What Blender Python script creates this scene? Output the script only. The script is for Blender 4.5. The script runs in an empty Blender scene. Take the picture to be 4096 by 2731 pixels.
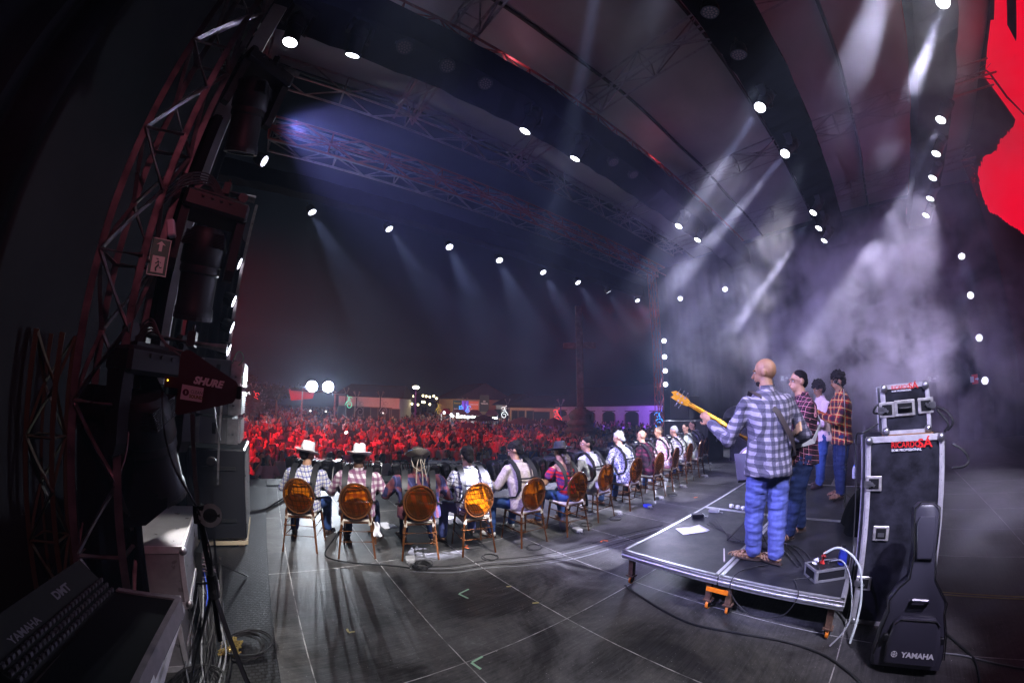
import bpy, bmesh, math, random
from mathutils import Vector, Matrix, Euler, noise
R=math.radians; PI=math.pi; V=Vector
random.seed(7)
SC=bpy.context.scene; COL=SC.collection
# ------------------------------------------------------------ camera (stereographic fisheye lens, 1.88 m above the stage)
CH=1.88; FL=12.66533
_p,_r,_y=.1753,-.00866,-.64426
cp,sp,cr,sr,cy,sy=math.cos(_p),math.sin(_p),math.cos(_r),math.sin(_r),math.cos(_y),math.sin(_y)
RM=Matrix(((cy,-sy,0),(sy,cy,0),(0,0,1)))@Matrix(((1,0,0),(0,cp,-sp),(0,sp,cp)))@Matrix(((cr,0,sr),(0,1,0),(-sr,0,cr)))
cam=bpy.data.cameras.new('camera'); CAM=bpy.data.objects.new('camera',cam); COL.objects.link(CAM); SC.camera=CAM
cam.type='PANO'; cam.panorama_type='FISHEYE_LENS_POLYNOMIAL'; cam.fisheye_fov=R(200)
cam.fisheye_polynomial_k0=0; cam.fisheye_polynomial_k1=-.07895852; cam.fisheye_polynomial_k2=-1.32538763e-5; cam.fisheye_polynomial_k3=3.95788939e-5; cam.fisheye_polynomial_k4=-6.28367396e-7
cam.sensor_width=36; cam.sensor_height=24; cam.lens=12; cam.clip_start=.02; cam.clip_end=600
_rt,_fw,_up=RM.col[0],RM.col[1],RM.col[2]
CAM.matrix_world=Matrix(((_rt[0],_up[0],-_fw[0],0),(_rt[1],_up[1],-_fw[1],0),(_rt[2],_up[2],-_fw[2],CH),(0,0,0,1)))
# ------------------------------------------------------------ night sky
wd=bpy.data.worlds.new("World"); SC.world=wd; wd.use_nodes=True
_n=wd.node_tree.nodes; _l=wd.node_tree.links
_bg=_n['Background']; _bg.inputs['Strength'].default_value=.0008
_sk=_n.new('ShaderNodeTexSky'); _sk.sky_type='NISHITA'; _sk.sun_disc=False; _sk.sun_elevation=R(-2); _sk.sun_rotation=R(200)
_l.new(_sk.outputs[0],_bg.inputs[0])
SC.view_settings.view_transform='Standard'; SC.view_settings.look='None'; SC.view_settings.gamma=1; SC.view_settings.exposure=-.4
SC.cycles.use_denoising=True; SC.cycles.max_bounces=6; SC.cycles.diffuse_bounces=1; SC.cycles.glossy_bounces=2
SC.cycles.transmission_bounces=3; SC.cycles.transparent_max_bounces=12; SC.cycles.volume_bounces=0
SC.cycles.sample_clamp_indirect=3; SC.cycles.sample_clamp_direct=0; SC.cycles.caustics_reflective=False; SC.cycles.caustics_refractive=False
# ------------------------------------------------------------ pixel of the photograph -> point of the place
def ray(px,py):
    x=(px-2048)*36/4096; y=-(py-1365.5)*36/4096; r=math.hypot(x,y)+1e-9
    th=2*math.atan(r/(2*FL)); th*=1+.0133*th*th; s=math.sin(th)
    return (RM@V((x/r*s,math.cos(th),y/r*s))).normalized()
def onz(px,py,z=0.0): u=ray(px,py); return V((0,0,CH))+u*((z-CH)/u.z)
def ony(px,py,y): u=ray(px,py); return V((0,0,CH))+u*(y/u.y)
def onx(px,py,x): u=ray(px,py); return V((0,0,CH))+u*(x/u.x)
def atd(px,py,d): u=ray(px,py); return V((0,0,CH))+u*(d/math.hypot(u.x,u.y))
# ------------------------------------------------------------ materials
def mat(name,col=(.5,.5,.5),rough=.6,metal=0,spec=.5,var=0,scale=8,emit=None,es=0,bump=0,bscale=60,coord='Object'):
    m=bpy.data.materials.new(name); m.use_nodes=True; nt=m.node_tree; b=nt.nodes['Principled BSDF']
    b.inputs['Base Color'].default_value=(*col,1); b.inputs['Roughness'].default_value=rough; b.inputs['Metallic'].default_value=metal
    b.inputs['Specular IOR Level'].default_value=spec
    if emit: b.inputs['Emission Color'].default_value=(*emit,1); b.inputs['Emission Strength'].default_value=es
    if var or bump:
        tc=nt.nodes.new('ShaderNodeTexCoord')
    if var:
        n=nt.nodes.new('ShaderNodeTexNoise'); n.inputs['Scale'].default_value=scale; n.inputs['Detail'].default_value=6; n.inputs['Roughness'].default_value=.65
        nt.links.new(tc.outputs[coord],n.inputs[0])
        mr=nt.nodes.new('ShaderNodeMapRange'); mr.inputs[1].default_value=.3; mr.inputs[2].default_value=.7; mr.inputs[3].default_value=1-var; mr.inputs[4].default_value=1+var
        nt.links.new(n.outputs[0],mr.inputs[0])
        mx=nt.nodes.new('ShaderNodeVectorMath'); mx.operation='SCALE'; mx.inputs[0].default_value=col
        nt.links.new(mr.outputs[0],mx.inputs['Scale']); nt.links.new(mx.outputs[0],b.inputs['Base Color'])
        m2=nt.nodes.new('ShaderNodeMapRange'); m2.inputs[1].default_value=.3; m2.inputs[2].default_value=.7; m2.inputs[3].default_value=max(0,rough-.12); m2.inputs[4].default_value=min(1,rough+.12)
        nt.links.new(n.outputs[0],m2.inputs[0]); nt.links.new(m2.outputs[0],b.inputs['Roughness'])
    if bump:
        n=nt.nodes.new('ShaderNodeTexNoise'); n.inputs['Scale'].default_value=bscale; n.inputs['Detail'].default_value=4
        nt.links.new(tc.outputs[coord],n.inputs[0])
        bp=nt.nodes.new('ShaderNodeBump'); bp.inputs['Strength'].default_value=bump; bp.inputs['Distance'].default_value=.01
        nt.links.new(n.outputs[0],bp.inputs['Height']); nt.links.new(bp.outputs[0],b.inputs['Normal'])
    return m
def emis(name,col,s):
    m=bpy.data.materials.new(name); m.use_nodes=True; nt=m.node_tree; nt.nodes.clear()
    e=nt.nodes.new('ShaderNodeEmission'); e.inputs[0].default_value=(*col,1); e.inputs[1].default_value=s
    o=nt.nodes.new('ShaderNodeOutputMaterial'); nt.links.new(e.outputs[0],o.inputs[0]); return m
# ------------------------------------------------------------ mesh builder
WM={}
def tag(o,label=None,cat=None,group=None,kind=None):
    if label: o['label']=label
    if cat: o['category']=cat
    if group: o['group']=group
    if kind: o['kind']=kind
    return o
def thing(name,label,cat,loc=(0,0,0),rz=0,group=None):
    o=bpy.data.objects.new(name,None); COL.objects.link(o); o.location=loc; o.rotation_euler=(0,0,rz); o.empty_display_size=.1
    WM[o]=Matrix.Translation(V(loc))@Matrix.Rotation(rz,4,'Z')
    return tag(o,label,cat,group)
def frame(d,up=V((0,0,1))):
    d=V(d).normalized(); up=V(up)
    if abs(d.dot(up))>.98: up=V((0,1,0)) if abs(d.y)<.9 else V((1,0,0))
    x=d.cross(up).normalized(); return x,x.cross(d).normalized(),d
class MB:
    def __init__(s): s.v=[];s.f=[];s.mi=[];s.m=0
    def add(s,vs,fs):
        k=len(s.v); s.v+=[V(p) for p in vs]; s.f+=[tuple(i+k for i in f) for f in fs]; s.mi+=[s.m]*len(fs); return s
    def box(s,c,sz,rot=None,bev=0):
        c=V(c); hx,hy,hz=sz[0]/2,sz[1]/2,sz[2]/2
        if rot is None: rot=Matrix.Identity(3)
        elif not isinstance(rot,Matrix): rot=Euler(rot).to_matrix()
        if bev<=0:
            vs=[c+rot@V((a*hx,b*hy,d*hz)) for d in(-1,1) for b in(-1,1) for a in(-1,1)]
            return s.add(vs,[(0,2,3,1),(4,5,7,6),(0,1,5,4),(2,6,7,3),(0,4,6,2),(1,3,7,5)])
        b=min(bev,hx*.9,hy*.9,hz*.9); vs=[];ix={}
        for a in(-1,1):
            for bb in(-1,1):
                for d in(-1,1):
                    for ax in range(3):
                        q=[a*hx,bb*hy,d*hz]
                        for o in range(3):
                            if o!=ax: q[o]-=b*(a,bb,d)[o]
                        ix[(a,bb,d,ax)]=len(vs); vs.append(c+rot@V(q))
        fs=[]
        for ax in range(3):
            o1,o2=[(1,2),(0,2),(0,1)][ax]
            for sg in(-1,1):
                q=[]
                for p,r_ in((-1,-1),(1,-1),(1,1),(-1,1)):
                    k=[0,0,0];k[ax]=sg;k[o1]=p;k[o2]=r_; q.append(ix[(*k,ax)])
                fs.append(tuple(q))
        for ax in range(3):
            o1,o2=[(1,2),(0,2),(0,1)][ax]
            for s1 in(-1,1):
                for s2 in(-1,1):
                    k0=[0,0,0];k0[o1]=s1;k0[o2]=s2;k1=list(k0);k0[ax]=-1;k1[ax]=1
                    fs.append((ix[(*k0,o1)],ix[(*k1,o1)],ix[(*k1,o2)],ix[(*k0,o2)]))
        for a in(-1,1):
            for bb in(-1,1):
                for d in(-1,1): fs.append(tuple(ix[(a,bb,d,x)] for x in range(3)))
        return s.add(vs,fs)
    def tube(s,pts,r,n=8,caps=True,closed=False):
        pts=[V(p) for p in pts]; m=len(pts); rr=r if isinstance(r,(list,tuple)) else [r]*m
        vs=[];px_=None
        for i,p in enumerate(pts):
            if closed: d=pts[(i+1)%m]-pts[i-1]
            else: d=pts[min(i+1,m-1)]-pts[max(i-1,0)]
            if d.length<1e-9: d=V((0,0,1))
            d.normalize()
            if px_ is None: x,y,_=frame(d)
            else:
                x=px_-d*px_.dot(d)
                if x.length<1e-4: x,_,_=frame(d)
                x.normalize(); y=d.cross(x)
            px_=x
            for k in range(n):
                a=2*PI*k/n; vs.append(p+(x*math.cos(a)+y*math.sin(a))*rr[i])
        fs=[]
        for i in range(m if closed else m-1):
            j=(i+1)%m
            for k in range(n): fs.append((i*n+k,i*n+(k+1)%n,j*n+(k+1)%n,j*n+k))
        if caps and not closed: fs+=[tuple(range(n))[::-1],tuple((m-1)*n+k for k in range(n))]
        return s.add(vs,fs)
    def cyl(s,p0,p1,r0,r1=None,n=12): return s.tube([p0,p1],[r0,r0 if r1 is None else r1],n)
    def ell(s,c,rad,rot=None,n=12,m=8):
        c=V(c); rad=(rad,)*3 if not isinstance(rad,(tuple,list)) else rad
        rot=Matrix.Identity(3) if rot is None else (rot if isinstance(rot,Matrix) else Euler(rot).to_matrix())
        vs=[c+rot@V((0,0,-rad[2]))];fs=[]
        for i in range(1,m):
            t=PI*i/m-PI/2
            for k in range(n):
                a=2*PI*k/n; vs.append(c+rot@V((rad[0]*math.cos(t)*math.cos(a),rad[1]*math.cos(t)*math.sin(a),rad[2]*math.sin(t))))
        vs.append(c+rot@V((0,0,rad[2])));L=len(vs)-1
        for k in range(n):
            fs.append((0,1+(k+1)%n,1+k)); fs.append((L,1+(m-2)*n+k,1+(m-2)*n+(k+1)%n))
            for i in range(m-2): a=1+i*n; fs.append((a+k,a+(k+1)%n,a+n+(k+1)%n,a+n+k))
        return s.add(vs,fs)
    def lathe(s,prof,c=(0,0,0),ax=V((0,0,1)),n=24,caps=True,sx=1,sy=1):
        c=V(c); x,y,z=frame(ax); vs=[];fs=[]
        for r,h in prof:
            for k in range(n):
                a=2*PI*k/n; vs.append(c+x*(r*sx*math.cos(a))+y*(r*sy*math.sin(a))+z*h)
        for i in range(len(prof)-1):
            for k in range(n): fs.append((i*n+k,i*n+(k+1)%n,(i+1)*n+(k+1)%n,(i+1)*n+k))
        if caps: fs+=[tuple(range(n))[::-1],tuple((len(prof)-1)*n+k for k in range(n))]
        return s.add(vs,fs)
    def prism(s,poly,t,mtx):
        n=len(poly); vs=[mtx@V((p[0],p[1],-t/2)) for p in poly]+[mtx@V((p[0],p[1],t/2)) for p in poly]
        return s.add(vs,[tuple(range(n))[::-1],tuple(range(n,2*n))]+[(i,(i+1)%n,n+(i+1)%n,n+i) for i in range(n)])
    def grid(s,fn,nu,nv):
        vs=[fn(i/nu,j/nv) for j in range(nv+1) for i in range(nu+1)]
        return s.add(vs,[(j*(nu+1)+i,j*(nu+1)+i+1,(j+1)*(nu+1)+i+1,(j+1)*(nu+1)+i) for j in range(nv) for i in range(nu)])
    def build(s,name,mats,parent=None,smooth=False,label=None,cat=None,group=None,kind=None,world=True):
        me=bpy.data.meshes.new(name); vs=s.v
        if parent is not None and world and parent in WM: im=WM[parent].inverted(); vs=[im@p for p in vs]
        me.from_pydata([tuple(p) for p in vs],[],s.f); me.update()
        for m in ([] if mats is None else mats if isinstance(mats,(list,tuple)) else [mats]): me.materials.append(m)
        if len(me.materials)>1: me.polygons.foreach_set('material_index',s.mi)
        if smooth: me.polygons.foreach_set('use_smooth',[True]*len(s.f)); sharp(me)
        o=bpy.data.objects.new(name,me); COL.objects.link(o)
        if parent is not None: o.parent=parent
        if parent is not None and parent in WM: WM[o]=WM[parent]
        return tag(o,label,cat,group,kind)
def sharp(me,ang=.7):
    bm=bmesh.new(); bm.from_mesh(me)
    for e in bm.edges:
        if len(e.link_faces)==2 and e.calc_face_angle(0)>ang: e.smooth=False
    bm.to_mesh(me); bm.free()
def copytree(o,loc=None,rz=None,label=None,group=None,parent=None):
    c=o.copy(); COL.objects.link(c); c.parent=parent
    if loc is not None: c.location=loc
    if rz is not None: c.rotation_euler=(0,0,rz)
    if label: c['label']=label
    if group: c['group']=group
    for ch in [k for k in o.children]: copytree(ch,parent=c)
    return c
def text(s,size,name,m,mtx,parent,ext=.0006,font_space=1,shear=0,bold=0,align='CENTER',sx=1):
    cu=bpy.data.curves.new('t','FONT'); cu.body=s; cu.size=size; cu.extrude=ext; cu.align_x=align; cu.align_y='CENTER'; cu.shear=shear; cu.offset=bold; cu.space_character=font_space; cu.resolution_u=3
    t=bpy.data.objects.new('t',cu); COL.objects.link(t); dg=bpy.context.evaluated_depsgraph_get(); me=bpy.data.meshes.new_from_object(t.evaluated_get(dg)); bpy.data.objects.remove(t)
    me.transform(Matrix.Scale(sx,4,V((1,0,0)))); me.transform(mtx if parent not in WM else WM[parent].inverted()@mtx)
    me.materials.clear(); me.materials.append(m); o=bpy.data.objects.new(name,me); COL.objects.link(o); o.parent=parent; return o
def look(p,d,up=(0,0,1)):   # matrix whose +Z looks along d
    x,y,z=frame(d,V(up)); return Matrix(((x[0],y[0],z[0],p[0]),(x[1],y[1],z[1],p[1]),(x[2],y[2],z[2],p[2]),(0,0,0,1)))
def spot(p,d,power,col,size,blend=.4,rad=.05,name='spot_lamp'):
    l=bpy.data.lights.new(name,'SPOT'); l.energy=power; l.color=col; l.spot_size=R(size); l.spot_blend=blend; l.shadow_soft_size=rad
    o=bpy.data.objects.new(name,l); COL.objects.link(o); o.location=p; o.rotation_euler=V(d).to_track_quat('-Z','Y').to_euler(); return o
# ------------------------------------------------------------ shared materials
BLACKMETAL=mat('black_metal',(.012,.012,.013),.45,.0,spec=.35); STEEL=mat('worn_steel',(.42,.42,.44),.35,.9,var=.25,scale=14)
TRUSSM=mat('truss_metal',(.34,.30,.32),.38,.85,var=.3,scale=9); BLACKPL=mat('black_plastic',(.010,.010,.012),.5,spec=.25)
DRAPE=mat('black_drape',(.007,.007,.009),.95,spec=.03,var=.4,scale=1.5); GREYFAB=mat('grey_tent_fabric',(.025,.028,.028),.9,spec=.03,var=.15,scale=1.2)
CANOPY=mat('canopy_fabric',(.42,.40,.41),.8,var=.12,scale=.8); SEAM=mat('canopy_seam',(.03,.03,.03),.8)
WHITEM=mat('white_metal',(.7,.7,.72),.4,.2); RUBBER=mat('rubber',(.02,.02,.022),.7); ALU=mat('aluminium',(.62,.62,.64),.38,.85,var=.12,scale=30)
ORANGE=mat('orange_plastic',(.9,.22,.01),.5); LENSON=emis('lens_glow',(.9,.92,1),14); LEDON=emis('led_glow',(.9,.9,1),9); LEDDIM=emis('led_face_glow',(.75,.75,1),1.1)
LENSOFF=mat('dark_lens',(.03,.03,.04),.12); CABLEM=mat('cable_rubber',(.018,.018,.02),.55); GREYCABLE=mat('grey_cable',(.25,.26,.28),.5)
REDLIT=mat('red_light_tinted_truss',(.45,.10,.09),.5,.3,var=.3); PAPER=mat('paper',(.75,.75,.8),.8); WOOD=mat('wood',(.30,.16,.07),.6,var=.3,scale=12)  # REDLIT: red stage light on the trusses is put into their base colour
LOGOW=mat('white_print',(.75,.75,.78),.6); LOGOR=mat('red_print',(.75,.02,.02),.5); RUST=mat('rusty_steel',(.16,.09,.06),.7,.4,var=.5,scale=25)
# ------------------------------------------------------------ stage floor
def floor_mat():
    m=mat('stage_plywood',(.02,.02,.021),.5,spec=.2); nt=m.node_tree; N=nt.nodes; L=nt.links; b=N['Principled BSDF']
    tc=N.new('ShaderNodeTexCoord'); sx=N.new('ShaderNodeSeparateXYZ'); L.new(tc.outputs['Object'],sx.inputs[0])
    def math(op,a,b_=None,c=None):
        n=N.new('ShaderNodeMath'); n.operation=op
        for i,v in enumerate((a,b_,c)):
            if v is None: continue
            if isinstance(v,(int,float)): n.inputs[i].default_value=v
            else: L.new(v,n.inputs[i])
        return n.outputs[0]
    def noise_(sc,det=6,rgh=.6,vec=None,dist=0):
        n=N.new('ShaderNodeTexNoise'); n.inputs['Scale'].default_value=sc; n.inputs['Detail'].default_value=det; n.inputs['Roughness'].default_value=rgh; n.inputs['Distortion'].default_value=dist
        L.new(vec if vec else tc.outputs['Object'],n.inputs[0]); return n.outputs[0]
    def ramp(v,a,b_,c=0,d=1):
        n=N.new('ShaderNodeMapRange'); L.new(v,n.inputs[0])
        for i,q in enumerate((a,b_,c,d)): n.inputs[i+1].default_value=q
        return n.outputs[0]
    jit=ramp(noise_(3,3),.3,.7,-.002,.002)
    dx=math('ABSOLUTE',math('SUBTRACT',math('FRACT',math('ADD',math('ADD',sx.outputs[0],jit),-.17+10.5)),.5))
    dy=math('ABSOLUTE',math('SUBTRACT',math('FRACT',math('MULTIPLY',math('ADD',math('ADD',sx.outputs[1],jit),-.07+21),.5)),.5))
    seam=math('MAXIMUM',math('LESS_THAN',dx,.0042),math('LESS_THAN',dy,.0021))
    seam=math('MULTIPLY',seam,ramp(noise_(7,4),.35,.6,.25,1))
    # wood grain streaks along x, dusty scuffs, pale specks
    mp=N.new('ShaderNodeMapping'); mp.inputs['Scale'].default_value=(1.2,22,1); L.new(tc.outputs['Object'],mp.inputs[0])
    grain=ramp(noise_(2.2,7,.7,mp.outputs[0]),.35,.75,0,1)
    scuff=ramp(noise_(1.3,9,.72,None,.6),.42,.72,0,1)
    fine=ramp(noise_(28,5,.75),.55,.8,0,1)
    speck=ramp(noise_(75,2,.5),.71,.76,0,1)
    cell=N.new('ShaderNodeTexWhiteNoise'); fl=N.new('ShaderNodeVectorMath'); fl.operation='FLOOR'; mp2=N.new('ShaderNodeMapping'); mp2.inputs['Scale'].default_value=(1,.5,1); mp2.inputs['Location'].default_value=(-.17,-.035,0); L.new(tc.outputs['Object'],mp2.inputs[0]); L.new(mp2.outputs[0],fl.inputs[0]); L.new(fl.outputs[0],cell.inputs[0])
    v=math('ADD',.010,math('MULTIPLY',grain,.028)); v=math('ADD',v,math('MULTIPLY',scuff,.075)); v=math('ADD',v,math('MULTIPLY',math('MULTIPLY',fine,scuff),.12))
    v=math('MULTIPLY',v,ramp(cell.outputs[0],0,1,1.1,1.9)); sc2=N.new('ShaderNodeMapping'); sc2.inputs['Scale'].default_value=(9,.7,1); sc2.inputs['Rotation'].default_value=(0,0,.6); L.new(tc.outputs['Object'],sc2.inputs[0]); v=math('ADD',v,math('MULTIPLY',ramp(noise_(3.2,8,.8,sc2.outputs[0],.4),.62,.72,0,1),.03)); v=math('MAXIMUM',v,math('MULTIPLY',speck,.42)); v=math('MAXIMUM',v,math('MULTIPLY',seam,.5))
    cb=N.new('ShaderNodeCombineColor'); 
    for i in range(3): L.new(math('MULTIPLY',v,(1,.98,.97)[i]),cb.inputs[i])
    L.new(cb.outputs[0],b.inputs['Base Color']); L.new(ramp(scuff,0,1,.42,.62),b.inputs['Roughness'])
    bp=N.new('ShaderNodeBump'); bp.inputs['Strength'].default_value=.25; bp.inputs['Distance'].default_value=.004; L.new(grain,bp.inputs['Height']); L.new(bp.outputs[0],b.inputs['Normal'])
    return m
FLOORM=floor_mat()
f=MB(); f.box((6.2,1.35,-.06),(21.6,15.3,.12)); f.build('stage_floor',FLOORM,kind='structure')
f=MB(); f.box((6.2,8.93,-.8),(21.6,.06,1.36)); f.build('stage_front_skirt',DRAPE,kind='structure')
g=MB(); g.box((20,60,-1.56),(220,220,.1)); g.build('ground',mat('plaza_paving',(.06,.055,.05),.8,var=.3,scale=2),kind='structure')
# rubber mats
def mat_mat():
    m=mat('woven_rubber_mat',(.022,.022,.026),.5); nt=m.node_tree; N=nt.nodes; L=nt.links
    tc=N.new('ShaderNodeTexCoord'); br=N.new('ShaderNodeTexBrick'); mp=N.new('ShaderNodeMapping'); mp.inputs['Scale'].default_value=(12,12,12); L.new(tc.outputs['Object'],mp.inputs[0]); L.new(mp.outputs[0],br.inputs[0])
    br.inputs['Color1'].default_value=(.03,.03,.036,1); br.inputs['Color2'].default_value=(.012,.012,.015,1); br.inputs['Mortar'].default_value=(.002,.002,.002,1)
    br.inputs['Scale'].default_value=1; br.inputs['Mortar Size'].default_value=.06; br.inputs['Brick Width'].default_value=.5; br.inputs['Row Height'].default_value=.4; br.offset=.5
    L.new(br.outputs[0],N['Principled BSDF'].inputs['Base Color']); bp=N.new('ShaderNodeBump'); bp.inputs['Strength'].default_value=.8; bp.inputs['Distance'].default_value=.01; bp.invert=True; L.new(br.outputs['Fac'],bp.inputs['Height']); L.new(bp.outputs[0],N['Principled BSDF'].inputs['Normal'])
    return m
MATM=mat_mat()
m=MB(); m.box((-.36,3.6,.006),(.62,9.2,.012),bev=.004); m.build('rubber_mat',MATM,label='black woven rubber mat strip running past the subwoofer to the stage front',cat='floor mat')
m=MB(); m.box((2.6,8.55,.006),(5.3,.5,.012),bev=.004); m.build('rubber_mat',MATM,label='black ribbed rubber mat lying along the front edge of the stage',cat='floor mat')
# ------------------------------------------------------------ canopy and walls of the stage
ZR=9.5
c=MB()
def cv(u,v):
    x=-4.5+22*u; y=-6.5+13.9*v; return V((x,y,ZR+.10*math.sin(u*PI*5)**2-.012*(y-1)**2*.3))
c.grid(cv,60,24); canopy=c.build('canopy_roof',CANOPY,smooth=True,label='grey tensioned fabric canopy stretched over the whole stage',cat='canopy')
s=MB()
for y in (-4,-1.4,1.1,3.6,6.0,7.35):
    s.tube([V((x,y,cv((x+4.5)/22,(y+6.5)/13.9).z-.04)) for x in [-4.5+.5*i for i in range(45)]],.045,5)
s.build('seam',SEAM,canopy)
def drape(name,label,p0,p1,z0,z1,mt,amp=.07,wl=.35,thick=.02,cat='curtain',seed=0):
    p0=V((*p0,0));p1=V((*p1,0)); d=(p1-p0); L=d.length; d.normalize(); n=V((-d.y,d.x,0)); m=MB(); k=max(8,int(L/wl*6))
    for off in (0,thick):
        m.grid(lambda u,v:p0+d*(u*L)+n*(off+amp*(math.sin(u*L/wl*2*PI)+.5*math.sin(u*L/wl*3.7+seed+v*1.3))*(.5+.5*(1-v)))+V((0,0,z0+(z1-z0)*v)),k,10)
    return m.build(name,mt,smooth=True,label=label,cat=cat)
drape('side_curtain','dark curtain closing the far side of the stage behind the smoke',(15.9,-5.6),(15.9,8.9),-.0,8.6,DRAPE,.1,.6)
drape('back_curtain','black curtain hanging behind the video screen at the stage back',(-3.5,-5.9),(15.9,-5.9),0,9.3,DRAPE,.1,.6)
drape('side_curtain','grey green tent wall behind the near lighting tower',(-3.0,-1.5),(-1.35,4.2),0,8.9,GREYFAB,.03,1.4)
drape('side_curtain','black curtain hanging at the far left edge of the photo',(-2.6,-1.0),(-1.75,2.2),0,6.2,DRAPE,.06,.3)
drape('tower_curtain','black wrinkled curtain wrapped round the foot of the near lighting tower',(-1.12,2.35),(-.80,2.52),.1,1.85,DRAPE,.025,.12)
drape('tower_curtain','black wrinkled cloth tied high up the near lighting tower',(-.92,2.72),(-.78,2.66),1.9,3.9,DRAPE,.03,.14)
drape('wing_curtain','black wing curtain standing beside the line array speakers',(-1.25,5.6),(-.95,7.9),0,4.9,DRAPE,.05,.5)
drape('wing_curtain','tall black wing curtain behind the near lighting tower',(-1.9,4.4),(-2.05,8.4),0,9.0,DRAPE,.05,.5)
p=MB(); p.box((-1.16,3.98,4.5),(.20,.04,5.2)); p.build('tent_post',mat('pale_post',(.4,.4,.4),.7,var=.2,scale=3),label='pale grey flat post rising behind the upper moving head',cat='post')
# ------------------------------------------------------------ trusses
def truss(name,label,p0,p1,w=.4,h=.4,seg=.5,r=.025,mt=None,cat='truss',mt2=None,rot=0):
    p0=V(p0);p1=V(p1); d=p1-p0; L=d.length; x,y,z=frame(d)
    t=thing(name,label,cat,tuple(p0)); cs=[]
    for a,b in((-1,-1),(1,-1),(1,1),(-1,1)):
        o=x*(a*w/2)+y*(b*h/2); cs.append(o); MB().tube([p0+o,p1+o],r,8).build('chord',mt,t,smooth=True)
    n=max(1,round(L/seg)); m=MB()
    for k in range(4):
        a,b=cs[k],cs[(k+1)%4]
        for i in range(n):
            q0=p0+d*(i/n);q1=p0+d*((i+1)/n); s_,e_=(a,b) if (i+k)%2 else (b,a)
            m.tube([q0+s_,q1+e_],r*.62,6)
            if i%2==0: m.tube([q0+a,q0+b],r*.62,6)
    m.build('lacing',mt2 or mt,t,smooth=True); return t
truss('front_truss','long lattice truss over the front edge of the stage with orange lit lower chord',(-1.2,9.0,8.45),(15.4,9.0,8.45),.5,.62,.9,.035,TRUSSM,mt2=TRUSSM)
truss('front_truss','red lit lattice truss just behind the front edge truss',(-1.2,8.3,8.2),(15.4,8.3,8.2),.4,.4,.8,.03,REDLIT)
truss('canopy_truss','lattice truss carrying the front hem of the canopy',(-1.5,7.3,9.1),(15.4,7.3,9.1),.5,.5,.9,.03,TRUSSM)
for i,x in enumerate((-1.9,1.9,5.4,10.4,14.6)):
    truss('roof_rib',['outermost near','second near','middle','fourth','farthest'][i]+' lattice rib crossing under the canopy from back to front',(x,-5.6,ZR-.55),(x,7.2,ZR-.55),.5,.45,.8,.03,TRUSSM)
for y,l in ((4.2,'front'),(.35,'middle'),(-2.8,'rear')):
    truss('lighting_truss',f'red lit lattice truss above the {l} black wrapped lighting bar',(-2.2,y+.05,7.62 if y!=4.2 else 8.35),(15.3,y+.05,7.62 if y!=4.2 else 8.35),.5,.35,.7,.028,REDLIT)
# draped lighting bars
def bar(label,y0,y1,z0,z1,seed):
    m=MB(); xs=[-2.4+.3*i for i in range(60)]; rnd=random.Random(seed); vs=[];fs=[]
    for x in xs:
        j=lambda a: rnd.uniform(-a,a)
        vs+=[V((x,y0+j(.02),z0+j(.03))),V((x,y1+j(.02),z0+j(.03))),V((x,y1+j(.02),z1+j(.015))),V((x,y0+j(.02),z1+j(.015)))]
    for i in range(len(xs)-1):
        for k in range(4): fs.append((i*4+k,i*4+(k+1)%4,i*4+4+(k+1)%4,i*4+4+k))
    fs+=[(0,1,2,3),tuple(len(vs)-4+k for k in(3,2,1,0))]
    m.add(vs,fs); return m.build('draped_lighting_bar',DRAPE,label=label,cat='lighting bar')
bar('black cloth wrapped lighting bar nearest the audience inside the canopy',3.85,4.6,7.35,8.1,1)
bar('black cloth wrapped lighting bar over the middle of the stage',-.12,.75,7.3,7.95,2)
bar('black cloth wrapped lighting bar at the back near the video screen',-3.2,-2.4,7.2,7.6,3)
bar('black cloth wrapped bar carrying the front row of round stage lights',9.35,9.75,7.2,7.7,4)
# steel scaffold tower by the far side
truss('stage_tower','thin red lit tower at the far front corner of the stage',(15.15,8.75,-1.4),(15.15,8.75,8.2),.3,.3,.5,.02,REDLIT,cat='tower')
truss('stage_tower','square lattice tower carrying the two big moving heads close by on the left',(-.99,2.42,.1),(-.99,2.42,6.3),.27,.27,.42,.024,TRUSSM,cat='tower')
truss('stage_tower','dim lattice tower behind the far left black curtain',(-1.62,2.9,.1),(-1.62,2.9,2.15),.2,.2,.35,.02,mat('aged_yellow_paint',(.07,.065,.035),.6),cat='tower')
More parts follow.
